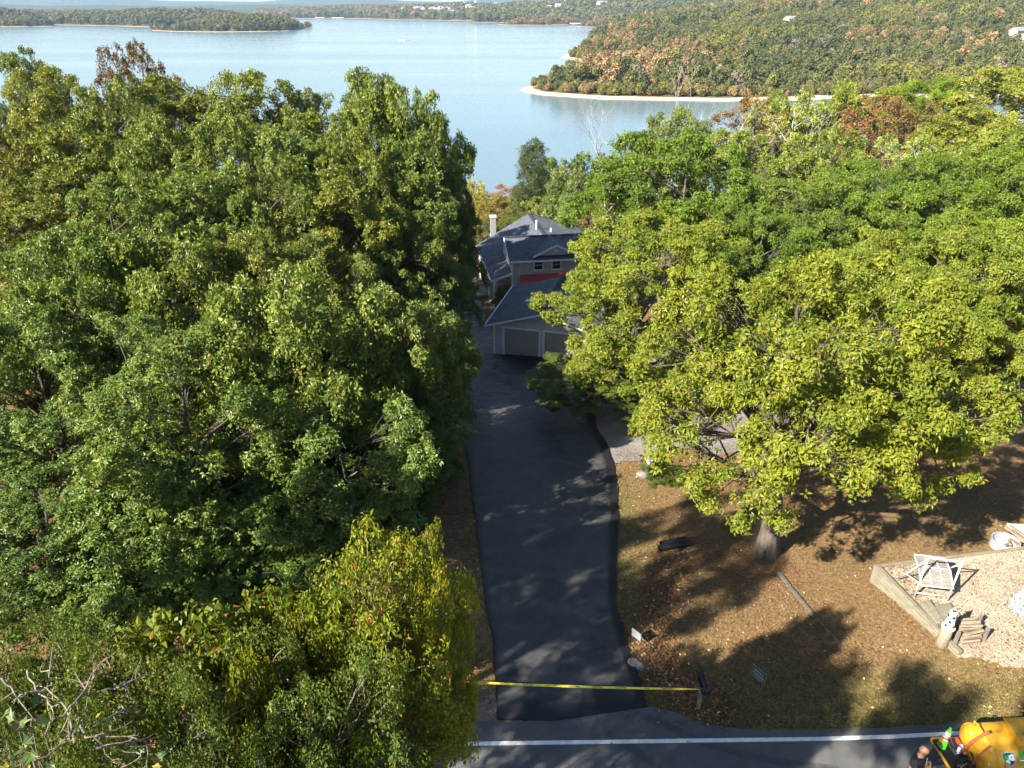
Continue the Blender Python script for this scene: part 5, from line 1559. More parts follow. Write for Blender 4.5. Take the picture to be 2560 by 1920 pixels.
def tray(zn, zf, yn, yf, par):
    a = s1 * (1 - 0.02) + s2 * 0.02; b = s2 * 0.98 + s1 * 0.02
    bk = unit(np.array([-(s2[1] - s1[1]), s2[0] - s1[0], 0.0]))
    A0 = a + bk * yn; B0_ = b + bk * yn; A1 = a + bk * yf; B1 = b + bk * yf
    q = [rel(A0, zn), rel(B0_, zn), rel(B1, zf), rel(A1, zf)]
    t = MB().slab([(p[0], p[1], p[2]) for p in q], 0.02).build('tray', M['greyboard'], par)
    for i in range(4): tube_part('tray_frame', t, [q[i], q[(i + 1) % 4]], 0.022, M['scafwhite'])
    for f in (0.33, 0.66):
        c = [tuple(np.array(q[0]) * (1 - f) + np.array(q[1]) * f), tuple(np.array(q[3]) * (1 - f) + np.array(q[2]) * f)]
        tube_part('tray_slat', t, [(c[0][0], c[0][1], c[0][2] + 0.02), (c[1][0], c[1][1], c[1][2] + 0.02)], 0.014, M['scafwhite'])
tray(0.62, 0.95, -0.12, 0.42, scf)
tray(0.92, 0.98, 0.46, 0.95, scf)
tag(scf, 'white tubular scaffold frame with slanted grey trays on the gravel pad', 'scaffold')

# wooden pallet deck
def ground_quad(pxs, z): return [W(a, b, z) for a, b in pxs]
pq = ground_quad([(2336, 1512), (2374, 1506), (2404, 1541), (2356, 1556)], PAD_Z + 0.14)
pal = empty('pallet', (pq[0][0], pq[0][1], PAD_Z))
pb = np.array([pq[0][0], pq[0][1], PAD_Z])
for q in range(9):
    t0, t1 = q / 9, (q + 0.86) / 9
    pts = [pq[0] + (pq[3] - pq[0]) * t0, pq[1] + (pq[2] - pq[1]) * t0, pq[1] + (pq[2] - pq[1]) * t1, pq[0] + (pq[3] - pq[0]) * t1]
    MB().slab([tuple(p - pb) for p in pts], 0.03).build('plank', M['timber'], pal)
for f in (0.04, 0.5, 0.96):
    a = pq[0] + (pq[1] - pq[0]) * f - pb; b = pq[3] + (pq[2] - pq[3]) * f - pb
    MB().beam(a - np.array([0, 0, 0.085]), b - np.array([0, 0, 0.085]), 0.06, 0.10).build('runner', M['timber'], pal)
tag(pal, 'weathered plank pallet lying flat behind the lighthouse post', 'pallet')
# two timbers leaning beside it
for k, (a, b, lab) in enumerate([((2306, 1508), (2346, 1562), 'long grey beam beside the retaining wall, nearest the wall'), ((2318, 1504), (2352, 1556), 'long grey beam between the pallet and its twin by the wall')]):
    A_ = W(*a, PAD_Z + 0.10); B_ = W(*b, PAD_Z + 0.10)
    o = MB().beam(np.zeros(3), B_ - A_, 0.15, 0.17).build('beam', M['timber'], None, bevel=0.012, loc=A_); tag(o, lab, 'beam')

# lighthouse ornament on a post
lp0 = G(2352, 1612); post = empty('lighthouse_post', lp0)
tp = YD(2362, 1566, lp0[1] + 0.06); ph = float(tp[2] - lp0[2])
rngl = np.random.default_rng(4)
m = MB(); prof = []
m.tube([(0, 0, -0.2), (0.01, 0.0, ph * 0.5), (0.03, 0.03, ph)], [0.20, 0.165, 0.16], 14)
pst = m.build('post', M['log'], post, smooth=True)
tag(post, 'rough wooden post at the wall corner, carrying the small lighthouse', 'post')
lh = empty('lighthouse_ornament', (lp0[0] + 0.03, lp0[1] + 0.03, lp0[2] + ph))
th = 0.82
MB().lathe([(0.19, 0.0), (0.19, 0.03), (0.155, 0.035), (0.085, th * 0.72), (0.105, th * 0.74), (0.105, th * 0.77), (0.06, th * 0.78)], 16).build('tower', M['white'], lh, smooth=False)
MB().lathe([(0.055, th * 0.78), (0.055, th * 0.9)], 10).build('lantern', M['glass'], lh)
MB().lathe([(0.08, th * 0.9), (0.07, th * 0.92), (0.012, th * 1.05), (0.008, th * 1.2)], 12).build('cap', M['greyboard'], lh)
for q in range(3):
    for s in range(4):
        a = s * math.pi / 2 + q * 0.5 - 1.2; zz = 0.13 + q * 0.17; rr = 0.155 - (zz - 0.035) / (th * 0.72) * 0.07
        o = MB().box((0, 0, 0), (0.014, 0.07, 0.09)).build('window', M['black'], lh)
        o.location = (math.cos(a) * rr, math.sin(a) * rr, zz); o.rotation_euler = (0, 0, a)
tag(lh, 'small white lighthouse ornament with black windows standing on the post', 'ornament')

# firewood rack and logs
rk = W(2395, 1598, PAD_Z); rack = empty('firewood_rack', rk)
ra0 = W(2385, 1612, PAD_Z) - rk; ra1 = W(2457, 1602, PAD_Z) - rk
rb0 = W(2372, 1578, PAD_Z) - rk; rb1 = W(2440, 1568, PAD_Z) - rk
for a, b in ((ra0, ra1), (rb0, rb1)):
    MB().beam(a + np.array([0, 0, 0.08]), b + np.array([0, 0, 0.08]), 0.04, 0.05).build('rail', M['rusty'], rack)
for p in (ra0, ra1, rb0, rb1):
    MB().box((p[0], p[1], 0.27), (0.08, 0.08, 0.54)).build('stake', M['greyboard'], rack)
MB().beam(ra0 + np.array([0, 0, 0.45]), ra0 + (ra1 - ra0) * 0.5 + np.array([0, 0, 0.10]), 0.03, 0.03).build('cross_brace', M['rusty'], rack)
MB().beam(ra1 + np.array([0, 0, 0.45]), ra0 + (ra1 - ra0) * 0.5 + np.array([0, 0, 0.10]), 0.03, 0.03).build('cross_brace', M['rusty'], rack)
tag(rack, 'low firewood rack with rusty braces and four stakes on the pad', 'rack')
rngw = random.Random(12)
def log_mesh(seed):
    r = random.Random(seed); n = 7
    Ln = 0.62; prof = [(math.cos(2 * math.pi * k / n) * r.uniform(0.7, 1.1), math.sin(2 * math.pi * k / n) * r.uniform(0.6, 1.0)) for k in range(n)]
    m = MB(); vs = [(x * Ln / 2, p[0] * 0.062, p[1] * 0.055) for x in (-1, 1) for p in prof]
    m.add(vs, [tuple(range(n))[::-1], tuple(range(n, 2 * n))] + [(i, (i + 1) % n, n + (i + 1) % n, n + i) for i in range(n)])
    me = bpy.data.meshes.new('log'); me.from_pydata(m.v, [], m.f); me.materials.append(M['log']); return me
lmesh = [log_mesh(q) for q in range(4)]
base_c = (ra0 + ra1 + rb0 + rb1) / 4
ax = ra1 - ra0; ang_w = math.atan2(ax[1], ax[0])
pr_ = (rb0 - ra0)
for layer in range(4):
    for q in range(6 - layer % 2):
        f = (q + 0.5 + 0.5 * (layer % 2)) / 6 * 1.5 - 0.28
        c = rk + (ra0 + ra1) / 2 + pr_ * f
        o = link('firewood_log', lmesh[rngw.randrange(4)], None, (c[0] + rngw.uniform(-0.05, 0.05), c[1], PAD_Z + 0.15 + layer * 0.10))
        o.rotation_euler = (rngw.uniform(0, 6.28), rngw.uniform(-0.08, 0.08), ang_w + rngw.uniform(-0.15, 0.15))
        tag(o, 'split log piled on the firewood rack beside the lighthouse post', 'log', 'split logs on the rack')

# iron fire ring with sticks, slab and boards behind the pad
fr0 = W(2506, 1362, float(gz(16.5, 21)) + 0.1)
fr0 = G(2508, 1368)
ring = empty('fire_ring', fr0)
m = MB(); n = 22; Rr_ = 0.48
for rr2, z in ((Rr_, 0.0), (Rr_, 0.36), (Rr_ - 0.03, 0.36), (Rr_ - 0.03, 0.02)):
    for k in range(n): m.v.append((rr2 * math.cos(2 * math.pi * k / n), rr2 * math.sin(2 * math.pi * k / n), z))
for i in range(3):
    for k in range(n): m.f.append((i * n + k, i * n + (k + 1) % n, (i + 1) * n + (k + 1) % n, (i + 1) * n + k))
m.f.append(tuple(3 * n + k for k in range(n)))
m.build('ring', M['galv'], ring)
tag(ring, 'round pale steel fire ring behind the gravel pad at the right edge', 'fire ring')
for q in range(4):
    o = link('kindling_log', lmesh[q % 4], None, (fr0[0] + 0.12 + 0.12 * q, fr0[1] + 0.1 * (q % 2), fr0[2] + 0.12 + 0.07 * q)); o.rotation_euler = (0.3 * q, 0.25, 0.6 + 0.4 * q)
    tag(o, 'pale split log lying inside the steel fire ring', 'log', 'logs in the fire ring')
for q in range(2):
    o = MB().box((0, 0, 0), (0.95, 0.14, 0.06)).build('board', M['log'], None, bevel=0.008, loc=(fr0[0] + 0.55 + 0.2 * q, fr0[1] + 0.25 + 0.05 * q, fr0[2] + 0.38 + 0.02 * q)); o.rotation_euler = (0, 0.35, -0.75)
    tag(o, ['pale board leaning on the right rim of the fire ring, left one', 'pale board leaning on the right rim of the fire ring, right one'][q], 'board')
sl = G(2552, 1345)
o = MB().box((0, 0, 0.05), (1.9, 1.1, 0.18)).build('stone_slab', M['concrete'], None, bevel=0.02, loc=(sl[0] + 0.75, sl[1] + 0.1, sl[2])); o.rotation_euler = (0, 0, -0.1)
tag(o, 'grey concrete slab at the right edge beside the fire ring', 'slab')

# frosted little conifer at the right edge of the pad
def conifer(seed, H, R, mat):
    rng = np.random.default_rng(seed); C = []; A = []
    for i in range(260):
        f = rng.random() ** 0.7; z = H * (1 - f); r = R * f * rng.uniform(0.35, 1.0); a = rng.uniform(0, 6.28)
        C.append((r * math.cos(a), r * math.sin(a), z + 0.05)); A.append((math.cos(a), math.sin(a), 0.5))
    V, F, rnd = sprays(np.array(C), np.array(A), 9, 0.12, 0.035, rng, 0.1, 0.9)
    return mesh_np('frost_crown', V, F, mat, False, [('rnd', 'FACE', rnd)])
cp_ = W(2562, 1530, PAD_Z)
cf = empty('flocked_tree', cp_)
c_ = link('crown', conifer(3, 1.25, 0.55, M['frost']), cf); c_['kind'] = 'stuff'
MB().tube([(0, 0, -0.1), (0, 0, 1.15)], [0.04, 0.01], 7).build('trunk', M['twig'], cf)
tag(cf, 'small white frosted conifer on the gravel pad at the right picture edge', 'tree')

# corrugated black drain pipes
def corr_pipe(name, a, b, r, label):
    a = np.array(a, float); b = np.array(b, float); Ln = np.linalg.norm(b - a); n = int(Ln / 0.035)
    prof = []
    for i in range(n + 1): prof.append((r * (1.0 if i % 2 else 0.90), i * Ln / n))
    prof = prof + [(r * 0.80, Ln), (r * 0.80, 0.02)]
    m = MB().lathe(prof[:-2], 16); m.f = m.f[:-2]
    m2 = MB().lathe([(r * 0.82, 0.0), (r * 0.82, Ln)], 16); m2.f = m2.f[:-2]
    nb = len(m.v); m.v += m2.v; m.f += [tuple(i + nb for i in f) for f in m2.f]
    o = m.build(name, M['black'], None, loc=a)
    o.rotation_euler = Vector(b - a).to_track_quat('Z', 'Y').to_euler()
    tag(o, label, 'pipe', 'corrugated drain pipes')
g1 = G(1647, 1379); g2 = G(1716, 1366)
up = np.array([0, 0, 0.15])
corr_pipe('drain_pipe', g1 + up, g2 + up, 0.13, 'black corrugated drain pipe in the lawn ditch, nearer of the two')
corr_pipe('drain_pipe', g1 + up + np.array([0.12, 0.27, 0.0]), g2 + up + np.array([-0.03, 0.27, -0.02]), 0.12, 'black corrugated drain pipe in the lawn ditch, lying behind its twin')

# boulder and flat stone at the lawn edge
def rock(name, loc, s, seed, mat, label, flat=1.0):
    rng = np.random.default_rng(seed)
    bm = bmesh.new(); bmesh.ops.create_icosphere(bm, subdivisions=3, radius=1.0)
    off = rng.uniform(-5, 5, 3)
    for v in bm.verts:
        p = np.array(v.co); k = 1 + 0.22 * math.sin(p[0] * 2.3 + off[0]) * math.sin(p[1] * 2.1 + off[1]) + 0.12 * math.sin(p[2] * 4 + off[2] + p[0] * 3)
        v.co = Vector(p * k * np.array(s)); v.co.z = max(v.co.z * flat, -0.3 * s[2])
    me = bpy.data.meshes.new(name); bm.to_mesh(me); bm.free(); me.materials.append(mat)
    o = link(name, me, None, loc); tag(o, label, 'rock'); return o
M['rock'] = plain('grey_limestone', (0.17, 0.155, 0.145), 0.9, var=0.35, scale=4, bstr=0.5)
M['flatstone'] = plain('pale_blue_flagstone', (0.34, 0.40, 0.43), 0.8, var=0.25, scale=5)
g = G(1611, 1188); o = rock('boulder', g + np.array([0, 0, 0.12]), (0.45, 0.28, 0.30), 3, M['rock'], 'rounded grey boulder at the gravel edge right of the driveway'); o.rotation_euler = (0, 0, 0.6)
g = G(1637, 1163); o = rock('flagstone', g + np.array([0, 0, 0.10]), (0.36, 0.26, 0.05), 7, M['flatstone'], 'flat pale blue stone lying behind the grey boulder'); o.rotation_euler = (0.1, 0.05, -0.3)
g = G(1590, 1662); o = rock('edge_stone', g + np.array([0, 0, 0.02]), (0.26, 0.18, 0.10), 11, M['rock'], 'small grey stone by the lower right edge of the driveway')

# rotten landscape timbers lying in the lawn
tl = [G(*p) for p in [(1945, 1432), (1975, 1470), (2010, 1512), (2050, 1560), (2100, 1612)]]
for i in range(4):
    a, b = tl[i], tl[i + 1]
    o = MB().beam(np.zeros(3), (b - a) * 0.94, 0.13 - 0.015 * i, 0.10).build('landscape_timber', M['rotten'], None, bevel=0.01, loc=a + np.array([0, 0, 0.03]))
    tag(o, '%s grey landscape timber in the lawn line, counted from the hickory trunk' % ords[i], 'timber')

# mailbox on a post
mb0 = G(1751, 1785)
mbx = empty('mailbox', mb0)
ma = YD(1751, 1640, mb0[1] + 0.55); mbb = YD(1765, 1688, mb0[1] - 0.02)
zt = 1.12
pa = W(1752, 1684, zt + mb0[2]); pbm = W(1767, 1728, zt + mb0[2])
da = (pbm - pa); Lb = float(np.linalg.norm(da)); da = da / Lb
m = MB(); n = 10; wv = 0.11
sec = [(-wv, -0.13), (wv, -0.13)] + [(wv * math.cos(t), wv * math.sin(t)) for t in np.linspace(0, math.pi, n)]
side = np.array([-da[1], da[0], 0])
for e in (0.0, Lb):
    for (s, z) in sec:
        p = pa - mb0 + da * e + side * s; m.v.append((p[0], p[1], zt + z))
k = len(sec)
m.f += [tuple(range(k))[::-1], tuple(range(k, 2 * k))] + [(i, (i + 1) % k, k + (i + 1) % k, k + i) for i in range(k)]
M['gloss_black'] = plain('gloss_black_steel', (0.010, 0.010, 0.012), 0.22, 0.0, 0.2, spec=0.6)
m.build('box', M['gloss_black'], mbx)
m2 = MB()
for (s, z) in sec:
    p = pa - mb0 + da * (Lb + 0.004) + side * s * 0.96; m2.v.append((p[0], p[1], zt + z * 0.96))
m2.f.append(tuple(range(k)))
for (s, z) in sec:
    p = pa - mb0 + da * (Lb + 0.02) + side * s * 0.9; m2.v.append((p[0], p[1], zt + z * 0.9))
m2.f += [tuple(range(k, 2 * k))] + [(i, (i + 1) % k, k + (i + 1) % k, k + i) for i in range(k)]
m2.build('door', M['gloss_black'], mbx)
MB().box(tuple(pa - mb0 + da * (Lb + 0.03) + np.array([0, 0, zt + 0.07 - (pa - mb0)[2]])), (0.05, 0.03, 0.02)).build('latch', M['steel'], mbx)
cc = pa - mb0 + da * Lb * 0.4
MB().box((cc[0], cc[1], (zt - 0.14 - 0.2) / 2), (0.09, 0.09, zt - 0.12 + 0.2)).build('post', M['timber'], mbx)
MB().box((cc[0], cc[1], zt - 0.155), (0.16, 0.16, 0.04)).build('bracket', M['timber'], mbx)
fl = pa - mb0 + da * Lb * 0.2 + side * (-0.125)
MB().box((fl[0], fl[1], zt + 0.02), (0.02, 0.02, 0.16)).build('flag', M['steel'], mbx)
for q in (0.25, 0.5, 0.75):
    p = pa - mb0 + da * Lb * q
    mm = MB()
    for e in (-0.008, 0.008):
        for t in np.linspace(0, math.pi, 9):
            r = p + da * e + side * (wv + 0.005) * math.cos(t); mm.v.append((r[0], r[1], zt + (wv + 0.005) * math.sin(t)))
    mm.f += [(i, i + 1, 10 + i, 9 + i) for i in range(8)]
    mm.build('rib', M['gloss_black'], mbx)
tag(mbx, 'black dome-topped mailbox on a wooden post by the road', 'mailbox')

# caution tape across the driveway mouth
def tapemat():
    m_, nt, b = new_mat('yellow_caution_tape'); b.inputs['Base Color'].default_value = (0.62, 0.52, 0.04, 1); b.inputs['Roughness'].default_value = 0.35
    return m_
M['tape'] = tapemat()
ty = mb0 + np.array([0.0, 0, 0])
t_r = W(1748, 1729, 0.0); 
tR = np.array([cc[0] + mb0[0] - 0.07, cc[1] + mb0[1], mb0[2] + 0.78])
# left end is tied low at a stake hidden under the cherry
tL = YD(1118, 1702, tR[1] + 0.35)
tape = empty('caution_tape', (tL[0], tL[1], tL[2]))
ns = 60; V = []; F = []; tw_ = 0.054
for i in range(ns + 1):
    t = i / ns; p = tL + (tR - tL) * t; p = p + np.array([0, 0, -0.16 * 4 * t * (1 - t) * 0.35])
    tilt = 0.95 + 0.25 * math.sin(t * 9) if t > 0.12 else 1.5
    wv_ = tw_ * (0.25 + 0.75 * float(sstep(0.0, 0.12, t)) * float(sstep(1.0, 0.93, t)) + 0.1)
    up_ = np.array([0, math.cos(tilt) , math.sin(tilt)]) * wv_ / 2
    V += [p + up_ - tL, p - up_ - tL]
    if i: a = 2 * (i - 1); F.append((a, a + 2, a + 3, a + 1))
V = np.array(V)
link('strip', mesh_np('strip', V, np.array(F), M['tape']), tape)
M['print'] = plain('black_print', (0.01, 0.01, 0.01), 0.6, var=0.1, bstr=0)
def text_mesh(body, size, mat, bold=0.0, name='lettering'):
    cu = bpy.data.curves.new(name, 'FONT'); cu.body = body; cu.size = size; cu.align_x = 'CENTER'; cu.align_y = 'CENTER'; cu.offset = bold; cu.resolution_u = 2
    ob = bpy.data.objects.new(name, cu); COL.objects.link(ob)
    dg = bpy.context.evaluated_depsgraph_get(); me = bpy.data.meshes.new_from_object(ob.evaluated_get(dg)); 
    bpy.data.objects.remove(ob); bpy.data.curves.remove(cu)
    me.materials.clear(); me.materials.append(mat); return me
cm = text_mesh('CAUTION', 0.05, M['print'], 0.0012)
cw = np.array([v.co[:] for v in cm.vertices])
Vt = np.array(V).reshape(-1, 2, 3)
for q in range(9):
    t0 = 0.14 + q * 0.092
    me = cm.copy()
    Lt = float(np.linalg.norm(tR - tL))
    for v, c in zip(me.vertices, cw):
        t = t0 + c[0] * 1.25 / Lt; f = t * ns; i = min(int(f), ns - 1); fr_ = f - i
        top = Vt[i, 0] * (1 - fr_) + Vt[i + 1, 0] * fr_; bot = Vt[i, 1] * (1 - fr_) + Vt[i + 1, 1] * fr_
        p = (top + bot) / 2 + (top - bot) * (c[1] / tw_)
        nrm = np.array([0, -0.8, 0.6]); v.co = Vector(p + nrm * 0.004)
    link('lettering', me, tape)
tag(tape, 'yellow CAUTION tape stretched across the driveway mouth to the mailbox', 'tape')
# stake that holds the left end
gS = np.array([tL[0] - 0.05, tL[1] + 0.05, float(gz(tL[0], tL[1]))])
o = MB().tube([(0, 0, -0.2), (0.02, 0, max(float(tL[2]) - gS[2], 0.3) + 0.12)], 0.02, 7).build('tape_stake', M['greyboard'], None, loc=gS); tag(o, 'thin grey stake holding the left end of the caution tape', 'stake')

# yard signs
M['signgreen'] = plain('dark_green_sign', (0.03, 0.06, 0.035), 0.5, var=0.15)
M['signgrey'] = plain('grey_sign_back', (0.16, 0.18, 0.20), 0.5, var=0.12)
def yard_sign(px, py, w, h, rz, label, mat, deco=True):
    g = G(px, py); s = empty('yard_sign', g, rz)
    MB().box((0, 0, 0.28 + h / 2), (w, 0.012, h)).build('panel', mat, s)
    if deco:
        for zz, hh, ww in ((0.28 + h * 0.74, h * 0.20, 0.75), (0.28 + h * 0.42, h * 0.22, 0.86), (0.28 + h * 0.14, h * 0.10, 0.8)):
            MB().box((0, -0.0085, zz), (w * ww, 0.004, hh)).build('print_block', M['signgrey'], s)
        fr = MB()
        for sg in (-1, 1): fr.box((sg * w / 2, 0, 0.28 + h / 2), (0.02, 0.022, h + 0.02)); fr.box((0, 0, 0.28 + h / 2 + sg * h / 2), (w, 0.022, 0.02))
        fr.build('frame', M['steel'], s)
    for sg in (-1, 1): MB().tube([(sg * w * 0.38, 0.01, -0.1), (sg * w * 0.38, 0.01, 0.3)], 0.006, 6).build('stake', M['steel'], s)
    tag(s, label, 'sign')
yard_sign(1890, 1716, 0.46, 0.40, R_(-58), 'small dark green framed yard sign on the brown lawn', M['signgreen'])
yard_sign(1588, 1612, 0.36, 0.30, R_(-50), 'small blank grey sign beside the lower right driveway edge', M['signgrey'], False)
# utility flags
M['flagred'] = plain('fluorescent_red_flag', (0.75, 0.04, 0.06), 0.5, var=0.1)
for (px, py), lab in (((1671, 1497), 'small red marker flag beside the leaf-filled ditch'), ((1746, 1672), 'small red marker flag just behind the mailbox')):
    g = G(px, py); s = empty('marker_flag', g)
    MB().tube([(0, 0, -0.1), (0.01, 0, 0.5)], 0.004, 6).build('wire', M['steel'], s)
    MB().add([(0.01, 0, 0.36), (0.05, 0.05, 0.37), (0.06, 0.03, 0.50), (0.01, 0, 0.50), (0.012, 0.002, 0.36), (0.052, 0.052, 0.37), (0.062, 0.032, 0.50), (0.012, 0.002, 0.50)], [(0, 1, 2, 3), (4, 7, 6, 5), (0, 4, 5, 1), (2, 6, 7, 3)]).build('flag', M['flagred'], s)
    tag(s, lab, 'flag')
# ------------------------------------------------------------------ far buildings, tower, docks, boats
M['farwall'] = plain('pale_far_wall', (0.66, 0.63, 0.58), 0.8, var=0.1, scale=0.3, bstr=0)
M['farroof'] = plain('grey_far_roof', (0.20, 0.20, 0.22), 0.8, var=0.2, scale=0.3, bstr=0)
def far_house(loc, w, d, h, rz, label, group, name='far_house'):
    r = empty(name, loc, rz)
    m = MB().box((0, 0, h * 0.35 - 2), (w, d, h * 0.7 + 4))
    m.add([(-w / 2, -d / 2, h * 0.7), (-w / 2, d / 2, h * 0.7), (-w / 2, 0, h), (w / 2, -d / 2, h * 0.7), (w / 2, d / 2, h * 0.7), (w / 2, 0, h)], [(0, 1, 2), (3, 5, 4)])
    m.build('wall', M['farwall'], r)
    rf = MB()
    for s in (-1, 1): rf.slab([(-w / 2 - 0.6, s * (d / 2 + 0.6), h * 0.66), (w / 2 + 0.6, s * (d / 2 + 0.6), h * 0.66), (w / 2 + 0.6, 0, h + 0.15 + s * 0.01), (-w / 2 - 0.6, 0, h + 0.15 + s * 0.01)], 0.25)
    rf.build('roof', M['farroof'], r)
    n = max(2, int(w / 4))
    for fl in range(max(1, int(h * 0.7 / 3))):
        for q in range(n):
            MB().box((-w / 2 + (q + 0.5) * w / n, -d / 2 - 0.02, 1.6 + fl * 3.0), (1.5, 0.12, 1.5)).build('window', M['glass'], r)
    tag(r, label, 'house', group)
    return r
town = {n: V for n, V, _ in FAR_LANDS}
def land_spot(land, px, py):
    V = town[land].reshape(-1, 3)
    dep = V[:, 1] * CP + (CAM_Z - V[:, 2]) * SP
    X = 1280 + V[:, 0] / dep * FPX
    up_ = (V[:, 2] - CAM_Z) * CP + V[:, 1] * SP
    Y = 960 - up_ / dep * FPX
    i = int(np.argmin((X - px) ** 2 + 4 * (Y - py) ** 2)); return V[i]
rngt = random.Random(4)
hs = [(10, 210), (70, 240), (120, 205), (180, 235), (300, 220), (370, 225), (430, 235), (500, 230), (550, 215), (590, 235), (650, 240), (700, 225), (740, 235), (790, 235), (820, 240), (930, 250), (900, 120), (1040, 100), (1110, 120), (1090, 195), (1180, 185), (1240, 215), (1400, 66), (1490, 80), (1620, 92), (1700, 97)]
for hi_, (X, Y) in enumerate(sorted(hs)):
    p = land_spot('town_shore', 1000 + X / 6.91, Y / 6.91 + 2)
    far_house((p[0], p[1], p[2] + 5), rngt.uniform(13, 24), rngt.uniform(10, 13), rngt.uniform(10, 15), rngt.uniform(-0.6, 0.6), 'pale house of the distant town across the lake, %s from the left' % ordn(hi_ + 1), 'houses of the distant town')
for hi_, (px, py) in enumerate(((1374, 27), (1394, 26), (1420, 9), (1490, 3), (1508, 20), (1660, 2), (1700, 2))):
    p = land_spot('town_hillside', px, py + 3)
    far_house((p[0], p[1], p[2] + 6), rngt.uniform(16, 30), 12, rngt.uniform(11, 15), rngt.uniform(-0.5, 0.5), 'pale house on the slope above the right-hand shore, %s from the left' % ordn(hi_ + 1), 'houses on the distant slope')
for p, lab in zip(PEN_HOUSES, ('white house with a grey roof between the trees high on the peninsula', 'small house glimpsed left of the white one on the peninsula', 'pale house in the woods at the upper right picture edge')):
    far_house((p[0], p[1], p[2] + 1.6), 10, 6.5, 6.0, 0.35, lab, None)
# water tower
p = land_spot('town_shore', 1190, 13)
wt = empty('water_tower', (p[0], p[1], p[2]))
k_ = p[1] / 2600.0
MB().lathe([(5.0 * k_, -2), (3.4 * k_, 6), (2.8 * k_, 44 * k_)], 14).build('column', M['white'], wt, smooth=True)
MB().lathe([(2.8 * k_, 43 * k_), (8 * k_, 48 * k_), (9.5 * k_, 53 * k_), (8 * k_, 58 * k_), (2 * k_, 61 * k_)], 16).build('tank', M['white'], wt, smooth=True)
tag(wt, 'tall white water tower above the distant town', 'water tower')
# boat docks along the far shores
for px, py, w, lab in ((800, 47.5, 26, 'white boat dock on the far shore left of the town, left one'), (845, 47.8, 34, 'white boat dock on the far shore left of the town, right one'), (1437, 63.5, 22, 'white boathouse in the notch between the two right-hand points'), (1503, 74, 16, 'white boat dock at the foot of the peninsula flank')):
    p = W(px, py, LAKE_Z)
    d_ = empty('boat_dock', (p[0], p[1], LAKE_Z))
    MB().box((0, 0, 0.3), (w, 9, 0.5)).build('pontoon', M['greyboard'], d_)
    MB().slab([(-w / 2, -4.5, 3.4), (w / 2, -4.5, 3.4), (w / 2, 0, 4.4), (-w / 2, 0, 4.4)], 0.15).build('roof', M['white'], d_)
    MB().slab([(-w / 2, 0, 4.4), (w / 2, 0, 4.4), (w / 2, 4.5, 3.4), (-w / 2, 4.5, 3.4)], 0.15).build('roof', M['white'], d_)
    for x in np.linspace(-w / 2 + 0.3, w / 2 - 0.3, 6):
        for y in (-4.2, 4.2): MB().box((x, y, 1.9), (0.25, 0.25, 3.0)).build('post', M['greyboard'], d_)
    tag(d_, lab, 'dock')
# motor boat with its wake
def boat(px, py, L, rz, label, wake=True):
    p = W(px, py, LAKE_Z); b = empty('motor_boat', (p[0], p[1], LAKE_Z), rz)
    hull = MB(); secs = [(-L / 2, 0.85), (-L / 6, 0.95), (L / 4, 0.75), (L / 2, 0.05)]
    for x, w in secs: hull.v += [(x, -w, 0.75), (x, -w * 0.75, 0.0), (x, 0, -0.25), (x, w * 0.75, 0.0), (x, w, 0.75)]
    for i in range(3):
        for q in range(4): hull.f.append((i * 5 + q, i * 5 + q + 1, i * 5 + q + 6, i * 5 + q + 5))
        hull.f.append((i * 5 + 4, i * 5, i * 5 + 5, i * 5 + 9))
    hull.f += [(0, 1, 2, 3, 4)[::-1], (15, 16, 17, 18, 19)]
    hull.build('hull', M['white'], b)
    MB().box((0.1 * L, 0, 1.1), (0.22 * L, 1.1, 0.7)).build('windscreen', M['glass'], b)
    MB().box((-0.1 * L, 0, 1.95), (0.35 * L, 1.7, 0.08)).build('canopy', M['steel'], b)
    for sx in (-0.24, 0.05):
        for s in (-1, 1): MB().tube([(sx * L, s * 0.75, 0.7), (sx * L, s * 0.75, 1.95)], 0.03, 6).build('post', M['steel'], b)
    MB().box((-L / 2 - 0.2, 0, 0.6), (0.4, 0.45, 1.0)).build('outboard', M['black'], b)
    tag(b, label, 'boat')
    if wake:
        m = MB(); n = 10; rg = random.Random(2)
        for i in range(n + 1):
            t = i / n; w = 0.8 + 1.6 * t; m.v += [(-L / 2 - t * 11, -w * rg.uniform(0.6, 1), 0.03), (-L / 2 - t * 11, w * rg.uniform(0.6, 1), 0.06 + 0.12 * (1 - t))]
            if i: a = 2 * (i - 1); m.f.append((a, a + 1, a + 3, a + 2))
        o = m.build('boat_wake', M['white'], None); o.location = b.location; o.rotation_euler = b.rotation_euler
        tag(o, 'white foam trailing behind the motor boat on the open lake', 'wake', None, 'stuff')
boat(1005, 101, 6.5, math.pi, 'small white motor boat under way in the middle of the lake')
boat(802, 59, 6.0, 0.2, 'tiny dark boat far off beyond the wooded point', False)

# ------------------------------------------------------------------ white SUV half hidden behind the hickories
gv = G(1800, 925); suv = empty('parked_suv', gv, R_(25))
M['carwhite'] = plain('white_car_paint', (0.80, 0.80, 0.80), 0.25, var=0.03, bstr=0, spec=0.6)
prof = [(-2.3, 0.35), (-2.35, 0.85), (-2.25, 1.05), (-2.05, 1.65), (-1.7, 1.75), (0.4, 1.75), (0.75, 1.65), (1.25, 1.12), (2.15, 0.98), (2.32, 0.75), (2.32, 0.35)]
m = MB(); n = len(prof)
for yy_, k in ((-0.92, 0), (-0.78, 1), (0.78, 1), (0.92, 0)):
    for (x, z) in prof: m.v.append((x, yy_ * (0.9 if z > 1.3 else 1.0), z))
for i in range(3):
    for q in range(n): m.f.append((i * n + q, i * n + (q + 1) % n, (i + 1) * n + (q + 1) % n, (i + 1) * n + q))
m.f += [tuple(range(n)), tuple(range(3 * n, 4 * n))[::-1]]
